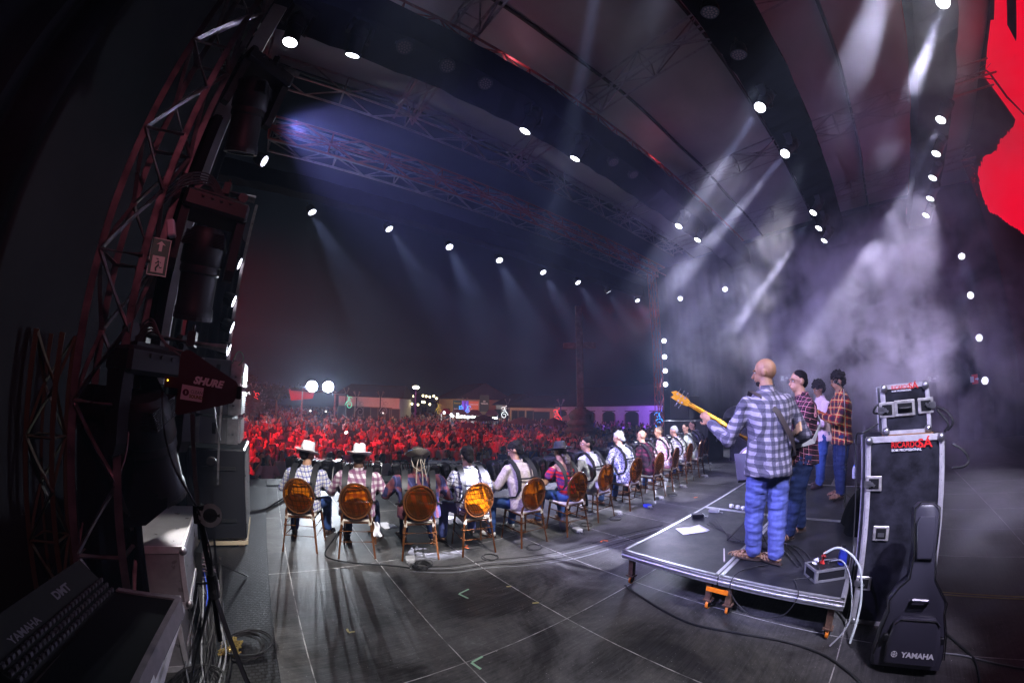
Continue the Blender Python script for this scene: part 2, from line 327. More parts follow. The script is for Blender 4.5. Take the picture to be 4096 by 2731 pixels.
# ------------------------------------------------------------ lights: moving heads and round LED cans
def head_proto(lit):
    t=thing('moving_head','proto','stage light'); H=V((0,0,-.42))
    m=MB(); m.box((0,0,-.085),(.43,.27,.13),bev=.02); m.box((0,0,-.015),(.32,.18,.03)); [m.cyl((x,-.137,-.06),(x,-.150,-.06),.012,n=8) for x in (-.1,-.04,.02,.08)]; m.build('base',BLACKPL,t)
    for s in(-1,1): m=MB(); m.box((s*.16,.0,.03),(.03,.05,.10)); m.cyl((s*.16,-.03,.06),(s*.16,.03,.06),.035,n=10); m.build('clamp',BLACKMETAL,t)
    for s in(-1,1):
        m=MB(); m.prism([(-.10,0),(.10,0),(.07,-.22),(.06,-.36),(.03,-.42),(-.03,-.42),(-.06,-.36),(-.07,-.22)],.055,Matrix.Translation((s*.185,0,-.11))@Matrix.Rotation(R(90),4,'Z')@Matrix.Rotation(R(90),4,'X')); m.build('yoke_arm',BLACKPL,t)
    h=MB(); h.lathe([(.05,.20),(.10,.19),(.125,.15),(.137,.06),(.137,-.03),(.126,-.045),(.130,-.06),(.130,-.09),(.120,-.10),(.118,-.30),(.125,-.31),(.126,-.36)],ax=V((0,0,1)),n=22)
    for k in range(10): h.box((0,0,.075+k*.009),(.272-.004*k,.262-.004*k,.004))
    ho=h.build('head',BLACKPL,t,smooth=True,world=False); ho.location=(0,0,-.42)
    l=MB(); l.lathe([(.105,-.372),(.104,-.366)],n=20); lo=l.build('lens',LENSON if lit else LENSOFF,ho,world=False)
    r=MB(); r.lathe([(.108,-.38),(.128,-.38),(.128,-.355),(.108,-.355)],n=20,caps=False); r.build('lens_ring',BLACKMETAL,ho,world=False)
    return t
HP={}
def aim(A,B,elev,near=False):  # direction from A through the sight line of pixel B, falling at elev degrees
    u=ray(*B); best=None
    for i in range(1,900):
        T=V((0,0,CH))+u*(i*.03); d=T-A; h=math.hypot(d.x,d.y)
        if d.length<.3: continue
        e=math.degrees(math.atan2(-d.z,h)); q=abs(e-elev)
        if best is None or q<best[0] or (q<2 and not near): best=(min(q,best[0]) if best else q,d.normalized())
    return best[1]
def head_at(P,d,label,group,lit=True,power=0,size=9,col=(.76,.76,1),yaw=0):
    """P = where the lens sits"""
    if lit not in HP: HP[lit]=head_proto(lit); t=HP[lit]
    else: t=copytree(HP[lit])
    d=V(d).normalized(); t['label']=label; t['group']=group; t.rotation_euler=(0,0,yaw)
    piv=P-d*.37; t.location=piv+V((0,0,.42))
    ho=[c for c in t.children if c.name.startswith('head')][0]
    ho.rotation_euler=(Matrix.Rotation(-yaw,3,'Z')@((-d).to_track_quat('Z','Y').to_matrix())).to_euler()
    if power: spot(P+d*.03,d,power,col,size,.5,.06)
    return t
CP={}
def can_proto(lit):
    t=thing('led_can','proto','stage light')
    m=MB(); m.lathe([(.06,.14),(.11,.13),(.13,.06),(.135,-.05),(.13,-.06)],n=20); b=m.build('body',BLACKPL,t,smooth=True,world=False)
    f=MB(); f.lathe([(.118,-.064),(.118,-.062)],n=20); fo=f.build('led_face',LEDDIM if lit else LENSOFF,b,world=False)
    d=MB(); pts=[(0,0)]+[(.045*math.cos(i*PI/3),.045*math.sin(i*PI/3)) for i in range(6)]+[(.09*math.cos(i*PI/6+.2),.09*math.sin(i*PI/6+.2)) for i in range(12)]
    for x,y in pts: d.lathe([(.0165,-.068),(.0165,-.066)],c=(x,y,0),n=7)
    d.build('led_dots',LEDON if lit else mat('off_led',(.15,.1,.1),.2),b,world=False)
    y=MB(); y.tube([(-.15,0,0),(-.15,0,.1),(-.12,0,.22),(.12,0,.22),(.15,0,.1),(.15,0,0)],.012,6); y.cyl((-.16,0,0),(-.13,0,0),.03,n=8); y.cyl((.13,0,0),(.16,0,0),.03,n=8); y.build('yoke',BLACKMETAL,b,world=False)
    return t
def can_at(P,d,label,group,lit=True,power=0,size=28,col=(.68,.70,1),blend=.7):
    if lit not in CP: CP[lit]=can_proto(lit); t=CP[lit]
    else: t=copytree(CP[lit])
    d=V(d).normalized(); t['label']=label; t['group']=group; t.location=P-d*.06
    b=[c for c in t.children if c.name.startswith('body')][0]; b.rotation_euler=(-d).to_track_quat('Z','Y').to_euler()
    if power: spot(P+d*.04,d,power,col,size,blend,.08)
    return t
ORD=['first','second','third','fourth','fifth','sixth','seventh','eighth','ninth','tenth','eleventh','twelfth','thirteenth','fourteenth']
PK=2.3
# front row of cans over the audience edge
for i,(p,b) in enumerate([((1249,849),(1320,980)),((1557,916),(1640,1040)),((1798,988),(1850,1100)),((1998,1041),(2035,1130)),((2173,1089),(2215,1160)),((2312,1130),(2345,1180)),((2435,1167),(2460,1210)),((2550,1202),(2570,1240))]):
    A=ony(*p,9.2); can_at(A,aim(A,b,58,True),ORD[i]+' lit round stage light from the left in the front overhead row','front row of round stage lights',True,2600*PK,26)
for p,l in (((1057,645),'tilted lit round stage light just right of the upper moving head'),):
    A=ony(*p,6.6); can_at(A,V((.9,-.12,-.4)),l,'front row of round stage lights',True,500)
for i,p in enumerate(((2721,1194),(2900,1157))):
    A=onx(*p,15.2); can_at(A,V((-.9,-.3,-.7)),('nearer to the corner' if i==0 else 'further back')+' of the two round lights on the far side bar','far side round lights',True,600)
for i,p in enumerate(((1618,190),(1790,265),(1942,335),(2455,650),(2535,700),(2610,745))):
    A=ony(*p,4.0); can_at(A,V((0,-.3,-1)),ORD[i]+' unlit round light from the left under the front black bar','unlit round lights under the front black bar',False)
for i,p in enumerate(((2840,50),(2955,220))):
    A=onz(*p,6.95); can_at(A,V((0,.3,-1)),('upper' if i==0 else 'lower')+' unlit round light under the middle black bar','unlit lights under the middle bar',False)
for i,p in enumerate(((3847,1025),(3882,1181),(3917,1351),(3940,1522))):
    A=onx(*p,15.0); can_at(A,(V((8.2,-2.1,0)) if i==0 else V((9.8,-.4,2.6)))-A,['topmost','upper middle','lower middle','lowest'][i]+' of the four round lights stacked beside the video screen','vertical stack of lights beside the screen',True,2000,28,col=(.74,.68,1),blend=.9)
for i,p in enumerate(((2656,1363),(2658,1427),(2661,1483),(2662,1537))):
    A=onx(*p,15.0); can_at(A,V((-.9,-.5,-.15)),['topmost','upper middle','lower middle','lowest'][i]+' of the four round lights stacked on the far front tower','vertical stack of lights on the far tower',True,350*PK,40)
for i,p in enumerate(((958,1055),(935,1205),(928,1310),(915,1400))):
    A=atd(*p,7.4); can_at(A,V((1,-.02,-.25)),['topmost','upper middle','lower middle','lowest'][i]+' edge on stage light on the wing pole above the line array','wing pole lights',True,25,40)
MB().tube([V((-.86,7.5,0)),V((-.86,7.5,5.6))],.03,8).build('wing_pole',TRUSSM,smooth=True,label='thin metal pole carrying four side lights beside the wing curtain',cat='pole')
# moving heads
MH=[((1160,170),4.15,None,0,'large unlit looking moving head at the top edge of the photo'),
((1410,222),4.2,(1330,520),2200,'lit moving head pointing down from the near end of the front bar'),
((2100,525),4.2,(2000,700),1500,'lit moving head hanging under the middle of the front bar'),
((2300,635),4.2,(2170,900),4200,'lit moving head right of centre under the front bar'),
((2715,905),4.2,(2600,1080),900,'small lit moving head towards the far end of the front bar'),
((2790,960),4.2,(2700,1110),700,'farthest lit moving head on the front bar')]
for p,y,b,pw,l in MH:
    A=ony(*p,y); d=V((0.1,.1,-1)) if b is None else aim(A,b,62); head_at(A,d,l,'moving heads under the front bar',True,pw*PK*1.4,6,yaw=.3)
M2=[((3040,430),(2850,720),9000),((3140,615),(2900,900),8000),((3253,851),(3090,1100),7000),((3275,913),(3140,1120),2500),((3297,963),(3190,1130),2500)]
for i,(p,b,pw) in enumerate(M2):
    A=onz(*p,6.83); head_at(A,aim(A,b,60),ORD[i]+' lit moving head from the left under the middle black bar','moving heads under the middle bar',True,pw*PK*2.3,5.5)
A=V((1.75,.66,6.83)); head_at(A,aim(A,(2290,500),44),'lit moving head above the photo whose beam crosses the canopy','moving heads under the middle bar',True,26000*PK,6)
M3=[((3772,10),(3690,250),6000),((3763,480),(3640,740),5000),((3745,615),(3650,830),2600),((3731,712),(3640,900),1600),((3721,795),(3640,980),1300),((3704,862),(3600,1050),1300)]
for i,(p,b,pw) in enumerate(M3):
    A=ony(*p,-2.75); head_at(A,aim(A,b,60),ORD[i]+' lit moving head from the top in the row before the video screen','moving heads in the rear row',True,pw*PK*1.8,6)
for i,(A,b) in enumerate(((V((3.4,-2.75,7.2)),(3420,250)),(V((1.6,-2.75,7.2)),(3150,330)))):
    head_at(A,aim(A,b,36),('nearer' if i else 'farther')+' added rear row moving head out of view, lighting the smoke','moving heads in the rear row',True,13000*PK,12)  # added heads out of view, there only to light the smoke
# big unlit heads on the near tower
def arm(p0,p1,label):
    t=thing('clamped_pipe',label,'steel pipe',tuple(p0)); MB().tube([V(p0),V(p1)],.029,14).build('pipe',mat('chipped_pipe',(.34,.32,.35),.35,.8,var=.6,scale=11),t,smooth=True)
    m=MB(); d=(V(p1)-V(p0)); q=V(p0)+d*.62
    m.box(q+V((0,0,.02)),(.05,.08,.09)); m.cyl(q+V((0,0,.05)),q+V((0,0,.11)),.009,n=6); m.build('clamp',BLACKMETAL,t); q=V(p0)+d*.1; m=MB(); m.box(q,(.07,.1,.1)); m.build('clamp',BLACKMETAL,t); return t
arm((-.88,2.47,2.17),(-.30,2.50,2.14),'short chipped steel pipe clamped to the tower above the paddle antenna')
arm((-.88,2.57,3.22),(-.33,2.68,3.25),'short steel pipe holding the middle big moving head')
arm((-.95,2.63,4.62),(-.34,2.78,4.66),'short steel pipe holding the upper big moving head')
def big_head(P,scale,d,yaw,label):
    t=copytree(HP[True]); t.location=P; t.scale=(scale,)*3; t.rotation_euler=(0,0,yaw); t['label']=label; t['group']='big moving heads on the near tower'
    for c in t.children:
        if c.name.startswith('head'):
            c.rotation_euler=(Matrix.Rotation(-yaw,3,'Z')@((-V(d)).to_track_quat('Z','Y').to_matrix())).to_euler()
            for k in list(c.children):
                if k.name.startswith('lens') and 'ring' not in k.name: 
                    k.data=k.data.copy(); k.data.materials.clear(); k.data.materials.append(LENSOFF)
    return t
big_head(V((-.62,2.70,4.56)),1.08,(.10,.5,-1),.5,'upper big black moving head silhouetted on the near tower')
big_head(V((-.58,2.62,3.16)),1.05,(-.02,.25,-1),.25,'middle big black moving head hanging on the near tower')
big_head(V((-.72,2.45,2.10)),1.15,(.12,.42,-1),.8,'lowest big black moving head half hidden by the paddle antenna')
# cables looping off the tower
def cable(name,label,pts,r,mt=None,n=8,cat='cable',group=None,res=6):
    pts=[V(p) for p in pts]; out=[]
    for i in range(len(pts)-1):
        p0=pts[max(i-1,0)];p1=pts[i];p2=pts[i+1];p3=pts[min(i+2,len(pts)-1)]
        for k in range(res):
            t=k/res; out.append(.5*((2*p1)+(p2-p0)*t+(2*p0-5*p1+4*p2-p3)*t*t+(3*p1-p0-3*p2+p3)*t**3))
    out.append(pts[-1]); return MB().tube(out,r,n).build(name,mt or CABLEM,smooth=True,label=label,cat=cat,group=group)
for i in range(5):
    k=i*.035; cable('tower_cable','black cables looping from the tower to the middle moving head',[(-.90,2.44,2.95+k),(-.80,2.50,3.16+k*.7),(-.66,2.58,3.24+k*.5),(-.56+k*.4,2.6,3.14)],.006,group='cables to the middle head')
    cable('tower_cable','black cables looping from the tower to the upper moving head',[(-.93,2.55,4.2+k),(-.86,2.6,4.36+k),(-.75,2.65,4.5+k*.6),(-.66+k*.4,2.68,4.56)],.006,group='cables to the upper head')
    cable('tower_cable','black cables looping from the tower to the lowest moving head',[(-.90,2.44,1.95+k),(-.78,2.42,2.17+k*.6),(-.66,2.40,2.12),(-.62+k,2.40,1.93+k)],.007,group='cables to the lowest head')
cable('tower_cable','thin white cable dangling in a long loop from the tower',[(-.84,2.3,1.95),(-.90,2.3,1.62),(-.86,2.3,1.40),(-.80,2.3,1.55),(-.80,2.3,1.98)],.004,GREYCABLE)
for (x,y_,z),d_,pw,cl in (((3.0,4.2,8.25),(.1,-.3,.6),11,(1,.40,.55)),((8.0,4.2,8.25),(.1,-.3,.6),10,(1,.26,.42)),((5.0,.3,8.05),(.2,-.2,.6),10,(1,.3,.5)),((10.5,.3,8.05),(.1,.3,.6),10,(.85,.35,.7)),((.2,4.2,8.25),(-.1,.3,.6),14,(.7,.55,1))):
    A=V((x,y_,z)); can_at(A,V(d_),'added canopy wash can on top of the '+('front' if y_>4 else 'middle')+' black bar, number '+{0:'one',3:'two',8:'three',5:'one',10:'two'}[int(x)]+' from the left','added canopy wash cans on the bars',False,pw,150,cl,1)  # cans and lamps added to brighten the canopy from below
A=atd(1085,470,3.7); can_at(A,V((.75,-.1,-.2)),'violet glowing can hidden behind the upper big moving head','front row of round stage lights',True,9000,90,(.46,.40,1),1)
# added red wash lamps, set out of sight, for the crowd and the tower
for i,(x,y_,z,dx,pw) in enumerate(((-5.2,10.4,6.0,.62,27000),(16.2,8.6,6.6,-.75,8000))):
    d_=V((dx,1,-.42)); can_at(V((x,y_,z)),d_,('near' if i==0 else 'far')+' side added red wash can, out of sight, facing the crowd','added red wash cans beside the stage',True); spot(V((x,y_,z))+d_.normalized()*.05,d_,pw,(1,.004,.015),95,1,.04,'added_red_wash_lamp')
spot(V((-.2,-.6,4.6)),V((-.6,3.0,-2.0)),110,(1,.22,.32),58,.8,.1,'added_red_wash_lamp')
# key light on the players; last spots added to brighten platform, bag and floor
for x,y,z,tx,ty,pw,sz,cl in ((.4,.3,6.9,.6,4.6,5200,22,(1,.97,.97)),(2.6,.3,6.9,2.6,4.2,3900,24,(1,.96,.97)),(5.2,.3,6.9,4.6,4.0,4200,24,(.97,.95,1)),(8,.3,6.9,7.6,4.0,4600,24,(.97,.95,1)),(-.6,-2.75,7.0,3.9,.6,5600,20,(.75,.74,1)),(-1.9,1.2,5.5,3.4,1.1,4200,18,(.50,.50,1)),(10.5,-2.75,6.9,5.5,1.2,3500,24,(.8,.75,1)),(2.6,-2.75,6.9,6.3,.6,1700,16,(.95,.88,1)),(.9,-2.75,6.7,3.1,-.35,2300,15,(.78,.70,1)),(3.6,-2.6,6.9,1.7,1.3,2300,33,(1,.93,.97))):
    A=V((x,y,z)); spot(A,V((tx,ty,.8))-A,pw,cl,sz,.6,.12,'key_spot_lamp')
# ------------------------------------------------------------ platform on casters
PZ=.376
def riser_top_mat():
    return mat('riser_plywood',(.012,.012,.015),.5,spec=.25,var=.7,scale=5,bump=.1,bscale=30)
RTOP=riser_top_mat(); CASTO=mat('orange_wheel',(.95,.25,.02),.45)
def riser(x0,y0,label):
    t=thing('stage_riser',label,'platform',(x0,y0,0),group='wheeled risers of the band platform')
    m=MB(); m.box((x0+1,y0+.515,PZ-.012),(1.94,.97,.02)); m.build('top_board',RTOP,t)
    m=MB()
    prof=[(0,0),(.03,0),(.03,-.016),(.036,-.02),(.03,-.026),(.03,-.045),(.038,-.052),(.038,-.066),(.03,-.072),(.03,-.09),(0,-.09)]
    for (a,b) in (((x0,y0),(x0+2,y0)),((x0+2,y0),(x0+2,y0+1.03)),((x0+2,y0+1.03),(x0,y0+1.03)),((x0,y0+1.03),(x0,y0))):
        a=V((*a,PZ));b=V((*b,PZ)); d=(b-a).normalized(); n=V((d.y,-d.x,0)); a=a+d*.002; b=b-d*.002
        vs=[q+n*(p[0]-.034)+V((0,0,p[1])) for q in (a,b) for p in prof]; k=len(prof)
        m.add(vs,[(i,(i+1)%k,k+(i+1)%k,k+i) for i in range(k)]+[tuple(range(k))[::-1],tuple(range(k,2*k))])
    m.build('side_rail',ALU,t)
    for lx,ly in ((.07,.09),(.07,.94),(1.93,.09),(1.93,.94)):
        q=V((x0+lx,y0+ly,0)); m=MB(); m.box(q+V((0,0,.19)),(.05,.05,.20)); m.box(q+V((0,0,.092)),(.08,.08,.012)); l=m.build('leg',RUST,t)
        c=MB(); c.lathe([(.034,-.014),(.041,-.010),(.041,.010),(.034,.014)],c=q+V((0,0,.042)),ax=V((0,1,0)),n=18,caps=False); c.build('wheel',CASTO,l,smooth=True)
        c=MB(); c.lathe([(.034,-.012),(.034,.012)],c=q+V((0,0,.042)),ax=V((0,1,0)),n=14); c.box(q+V((0,.02,.062)),(.03,.006,.05)); c.box(q+V((0,-.02,.062)),(.03,.006,.05)); c.build('caster_fork',BLACKMETAL,l)
    return t
riser(3.05,1.14,'front near wheeled riser with the music sheets and pedals on top')
riser(3.05,.10,'rear near wheeled riser under the bassist with the power box on it')
riser(5.06,1.14,'front far wheeled riser behind the guitarist')
riser(5.06,.10,'rear far wheeled riser under the man in the red and yellow checked shirt')
riser(7.07,.62,'farthest wheeled riser carrying the drums in the smoke')
m=MB(); m.box((3.045,1.13,.235),(.012,.20,.04)); m.build('leg_clamp',ORANGE,label='orange painted clamp joining the two middle riser legs',cat='clamp')
# ------------------------------------------------------------ flight cases with the red name
CASEB=mat('scuffed_black_board',(.016,.016,.024),.6,spec=.25,var=.9,scale=6,bump=.15,bscale=40); EDGE=mat('case_edge_aluminium',(.72,.70,.74),.42,.5,var=.2,scale=12)
def oframe(c0,c1,z0):  # face frame from corner c0 (left) to c1 (right) seen from the camera
    d=(V(c1)-V(c0)); d.z=0; w=d.length; d.normalize(); n=V((d.y,-d.x,0)); return d,n,w
def flight_case(name,label,c0,c1,z0,z1,depth,ew,nameplate,latches,handle=False):
    c0=V((*c0,0));c1=V((*c1,0)); d,n,w=oframe(c0,c1,z0); h=z1-z0
    rz=math.atan2(d.y,d.x); O=c0+V((0,0,z0)); Rz=Matrix.Rotation(rz,3,'Z')
    t=thing(name,label,'flight case',tuple(O),rz)
    P=lambda x,y,z: O+Rz@V((x,y,z))
    m=MB(); m.box(P(w/2,depth/2,h/2),(w-.01,depth,h-.01),Rz); m.build('body',CASEB,t)
    for x in (0,w): 
        for y in (0,depth): m=MB(); m.box(P(x+(ew/2 if x==0 else -ew/2),y+(-.002 if y==0 else .002),h/2),(ew,.014,h),Rz,bev=.003); m.box(P(x+(-.002 if x==0 else .002),y+(ew/2 if y==0 else -ew/2),h/2),(.010,ew,h-.004),Rz); m.build('edge_trim',EDGE,t)
    for z in (0,h):
        m=MB(); zz=z+(ew/2 if z==0 else -ew/2); m.box(P(w/2,-.003,zz),(w-2*ew,.012,ew),Rz); m.box(P(w/2,ew/2,z+(-.004 if z==0 else .004)),(w,ew,.008),Rz); m.build('edge_trim',EDGE,t)
        for x in (0,w):
            m=MB(); m.ell(P(x+(.022 if x==0 else -.022),.0,z+(.022 if z==0 else -.022)),(.036,.03,.036),n=10,m=7); m.build('ball_corner',STEEL,t,smooth=True)
    rv=MB(); k=int(h/.09)
    for i in range(k):
        for x in (ew/2,w-ew/2): rv.ell(P(x,-.009,h*(i+.5)/k),(.004,.003,.004),n=6,m=4)
    rv.build('rivet_row',STEEL,t,kind='stuff')
    for (lx,lz,kind) in latches:
        m=MB(); pw,ph=(.125,.12); m.box(P(lx,-.008,lz),(pw,.012,ph),Rz,bev=.01)
        l=m.build('latch',mat('latch_plate',(.62,.60,.58),.45,.7,var=.3,scale=20),t)
        m=MB(); m.box(P(lx,-.0155,lz),(pw*.62,.004,ph*.66),Rz); m.build('recess',BLACKMETAL,l)
        m=MB()
        if kind: m.cyl(P(lx-.02*kind,-.03,lz),P(lx-.02*kind,-.012,lz),.018,n=10); m.box(P(lx-.02*kind,-.028,lz),(.06,.01,.02),Matrix.Rotation(rz,3,'Z')@Matrix.Rotation(.5,3,'Y')); m.box(P(lx-.05*kind,-.02,lz),(.05,.012,.05),Rz)
        else: m.box(P(lx,-.02,lz-.01),(.05,.01,.03),Rz)
        m.build('butterfly',STEEL,l)
    if handle:
        m=MB(); m.box(P(w*.47,-.008,h*.52),(.165,.012,.125),Rz,bev=.01); l=m.build('latch',bpy.data.materials['latch_plate'],t)
        m=MB(); m.box(P(w*.47,-.0155,h*.52),(.115,.004,.075),Rz); m.build('recess',BLACKMETAL,l)
        m=MB(); m.tube([P(w*.47-.045,-.018,h*.52),P(w*.47-.04,-.035,h*.52),P(w*.47+.04,-.035,h*.52),P(w*.47+.045,-.018,h*.52)],.010,8); m.build('grip',BLACKPL,l,smooth=True)
    nx,nz,ns=nameplate
    M0=Matrix.Translation(P(nx,-.010,nz))@Matrix.Rotation(rz,4,'Z')@Matrix.Rotation(R(90),4,'X')
    text('RICARDO',ns,'logo_lettering',LOGOR,M0@Matrix.Translation((-ns*1.05,0,0)),t,bold=.012*ns,sx=.82)
    text('SÁ',ns*1.45,'logo_lettering',LOGOR,M0@Matrix.Translation((ns*1.35,ns*.05,0)),t,bold=.03*ns,sx=1.1)
    text('SOM PROFISSIONAL',ns*.42,'logo_lettering',LOGOW,M0@Matrix.Translation((-ns*.95,-ns*.62,0)),t,bold=.01*ns,sx=1)
    return t
flight_case('tall_flight_case','tall scuffed black flight case with white edges standing behind the guitar bag',(3.43,.037),(3.48,-.56),0,1.52,.55,.035,(.37,1.46,.062),((.06,1.17,1),(.14,.78,0),(.05,.36,1)))
flight_case('small_flight_case','small black flight case with a handle standing on the tall one',(3.52,-.10),(3.56,-.475),1.535,1.91,.30,.028,(.20,.355,.042),((.035,.19,1),(.345,.20,-1)),True)
m=MB(); m.box((3.68,-.29,1.528),(.34,.40,.012)); m.build('board',WOOD,label='thin yellowish board under the small flight case',cat='board')
for i,pts in enumerate(([(3.54,-0.100,1.78),(3.50,-0.050,1.76),(3.51,-0.030,1.71),(3.55,-0.100,1.70)],[(3.54,-0.060,1.62),(3.36,0.060,1.57),(3.54,0.120,1.52),(3.50,0.120,1.2),(3.48,0.110,.7),(3.44,0.100,.3)],[(3.58,-0.530,1.72),(3.54,-0.600,1.68),(3.51,-0.640,1.60),(3.53,-0.600,1.54)],[(3.58,-0.530,1.70),(3.56,-0.580,1.64),(3.54,-0.610,1.58),(3.56,-0.580,1.53)],[(3.46,-0.620,1.45),(3.44,-0.700,1.40),(3.44,-0.740,1.33),(3.42,-0.700,1.29),(3.44,-0.620,1.28)])):
    cable('case_cable',['short cable looped on the left of the small flight case','cable running down the back left corner of the tall flight case','thick cable bundle hanging right of the small flight case','second cable hanging right of the small flight case','cable loop at the upper right corner of the tall flight case'][i],pts,.009 if i!=1 else .006)
# ------------------------------------------------------------ black guitar bag leaning on the case
LEATH=mat('black_vinyl',(.045,.043,.062),.30,spec=.8,bump=.12,bscale=9)
def guitar_bag():
    a=V((2.97,-.19,0)); b=V((3.01,-.60,0)); d,n,w=oframe(a,b,0)   # across, towards camera
    base=(a+b)/2; lean=R(12); rz=math.atan2(d.y,d.x)
    M=Matrix.Translation(base)@Matrix.Rotation(rz,4,'Z')@Matrix.Rotation(R(90)-lean,4,'X')   # local x across, y up along bag, z out to camera
    t=thing('guitar_bag','black padded guitar gig bag leaning upright against the tall flight case','guitar bag',tuple(base),rz)
    SX,SY=1.10,.93; M=M@Matrix.Diagonal((SX,SY,1,1)); out=[(-.215,.0),(-.225,.10),(-.20,.30),(-.175,.42),(-.185,.50),(-.13,.60),(-.075,.66),(-.062,.85),(-.075,1.10),(-.07,1.16),(-.03,1.20),(.05,1.195),(.085,1.16),(.085,1.05),(.072,.85),(.085,.66),(.13,.58),(.175,.50),(.17,.42),(.20,.28),(.215,.1),(.205,0)]
    def slab(poly,z0,z1,inset,name,mt,par):
        n_=len(poly); cx=sum(p[0] for p in poly)/n_; cyy=sum(p[1] for p in poly)/n_; m=MB(); rings=[(1-inset*.7,z0),(1,z0+(z1-z0)*.25),(1,z0+(z1-z0)*.72),(1-inset*.5,z0+(z1-z0)*.95),(1-inset*1.2,z1)]
        vs=[M@V((cx+(p[0]-cx)*s_,cyy+(p[1]-cyy)*(s_*.5+.5),z)) for s_,z in rings for p in poly]; fs=[]
        for r_ in range(len(rings)-1):
            for i in range(n_): fs.append((r_*n_+i,r_*n_+(i+1)%n_,(r_+1)*n_+(i+1)%n_,(r_+1)*n_+i))
        fs+=[tuple(range(n_))[::-1],tuple((len(rings)-1)*n_+i for i in range(n_))]; m.add(vs,fs); return m.build(name,mt,par,smooth=True)
    slab(out,0,.16,.10,'body',LEATH,t)
    slab([(-.15,.06),(-.16,.2),(-.135,.36),(-.10,.40),(.11,.40),(.14,.36),(.165,.2),(.15,.06)],.155,.215,.16,'front_pocket',LEATH,t)
    slab([(-.05,.80),(-.06,1.06),(-.04,1.10),(.05,1.10),(.065,1.06),(.05,.80)],.155,.185,.15,'neck_pocket',LEATH,t)
    m=MB(); m.tube([M@V((p[0]*.98,p[1],.165)) for p in out[1:-1]],.005,5); m.tube([M@V((x,y,.218)) for x,y in ((-.135,.345),(-.10,.385),(.11,.385),(.14,.345))],.004,5); m.build('zip',BLACKMETAL,t)
    m=MB(); m.tube([M@V(p) for p in ((-.05,.50,.165),(-.045,.52,.20),(.045,.52,.20),(.05,.50,.165))],.014,8); m.build('handle',LEATH,t,smooth=True)
    for s in(-1,1):
        m=MB(); m.box(M@V((s*.165,.24,.16)),(.035,.05,.07),M.to_3x3(),bev=.006); m.build('side_buckle',BLACKPL,t)
    text('YAMAHA',.052,'logo_lettering',LOGOW,M@Matrix.Translation((.035,.135,.2185)),t,bold=.0022,sx=.9)
    m=MB(); m.lathe([(.021,-.001),(.021,.001),(.017,.001),(.017,-.001)],c=M@V((-.105,.135,.2185)),ax=M.to_3x3()@V((0,0,1)),n=20,caps=False)
    for k in range(3): m.box(M@V((-.105,.135,.2185)),(.003,.036,.002),M.to_3x3()@Matrix.Rotation(k*PI/3,3,'Z'))
    m.build('round_emblem',LOGOW,t)
guitar_bag()
# ------------------------------------------------------------ things on the platform and floor
def sheet(x,y,z,w,h,rz,label,n=1):
    m=MB()
    for i in range(n): m.grid(lambda u,v:V((x,y,z+.003+i*.002))+Matrix.Rotation(rz+i*.06,3,'Z')@V(((u-.5)*w+i*.015,(v-.5)*h,.006*math.sin(u*5+i)*v)),6,4)
    o=m.build('sheet_music',PAPER,smooth=True,label=label,cat='paper'); md=o.modifiers.new('t','SOLIDIFY'); md.thickness=.0006; return o
q=onz(2765,2120,PZ); sheet(q.x,q.y,PZ,.31,.22,R(-38),'white music sheets lying on the platform left of the bassist',3)
q=onz(1550,2100); sheet(q.x,q.y,0,.21,.29,R(5),'white sheet lying between the second and third chairs')
q=onz(1800,2080); sheet(q.x,q.y+.2,0,.21,.29,R(15),'white sheet on the floor under the fourth chair')
def power_box():
    q=onz(3300,2305,PZ); t=thing('power_box','metal edged power distribution box with a red plug standing on the platform','power box',(q.x,q.y,PZ),R(-52))
    m=MB(); m.box(q+V((0,0,.055)),(.30,.19,.10),(0,0,R(-52)),bev=.008); m.build('body',BLACKPL,t)
    Rz=Matrix.Rotation(R(-52),3,'Z')
    for a in(-1,1):
        m=MB(); m.box(q+Rz@V((0,a*.092,.012)),(.304,.012,.02),Rz); m.box(q+Rz@V((0,a*.092,.10)),(.304,.012,.02),Rz); m.box(q+Rz@V((a*.146,0,.10)),(.014,.19,.02),Rz);m.box(q+Rz@V((a*.146,0,.012)),(.014,.19,.02),Rz)
        for b in(-1,1): m.box(q+Rz@V((a*.138,b*.085,.055)),(.032,.03,.10),Rz,bev=.006)
        m.build('corner_trim',ALU,t)
    for i,(x,y) in enumerate(((-.09,.04),(-.09,-.04),(-.02,-.045),(.05,-.04),(.05,.04))):
        m=MB(); m.cyl(q+Rz@V((x,y,.106)),q+Rz@V((x,y,.114)),.024,n=12); m.build('socket',BLACKMETAL,t)
    for x,y,c,l in ((-.02,.04,mat('red_plug',(.75,.05,.04),.4),.10),(-.085,.045,mat('white_plug',(.8,.8,.8),.4),.05)):
        m=MB(); m.cyl(q+Rz@V((x,y,.108)),q+Rz@V((x+.01,y,.108+l*.6)),.026,.024,10); m.cyl(q+Rz@V((x+.01,y,.108+l*.6)),q+Rz@V((x+.03,y,.108+l)),.02,.012,10); m.build('plug',c,t,smooth=True)
    return q
pq=power_box()
cable('power_cable','thick pale cable arching from the red plug down past the platform edge',[pq+V((.0,.03,.20)),pq+V((-.02,-.1,.27)),pq+V((-.06,-.26,.16)),pq+V((-.15,-.32,-.1)),pq+V((-.34,-.30,-.36))],.010,mat('pale_cable',(.42,.46,.44),.5))
cable('power_cable','grey cable running beside the thick pale cable from the power box',[pq+V((.05,-.02,.12)),pq+V((.0,-.13,.15)),pq+V((-.09,-.22,.02)),pq+V((-.22,-.26,-.25)),pq+V((-.42,-.16,-.366))],.006,GREYCABLE)
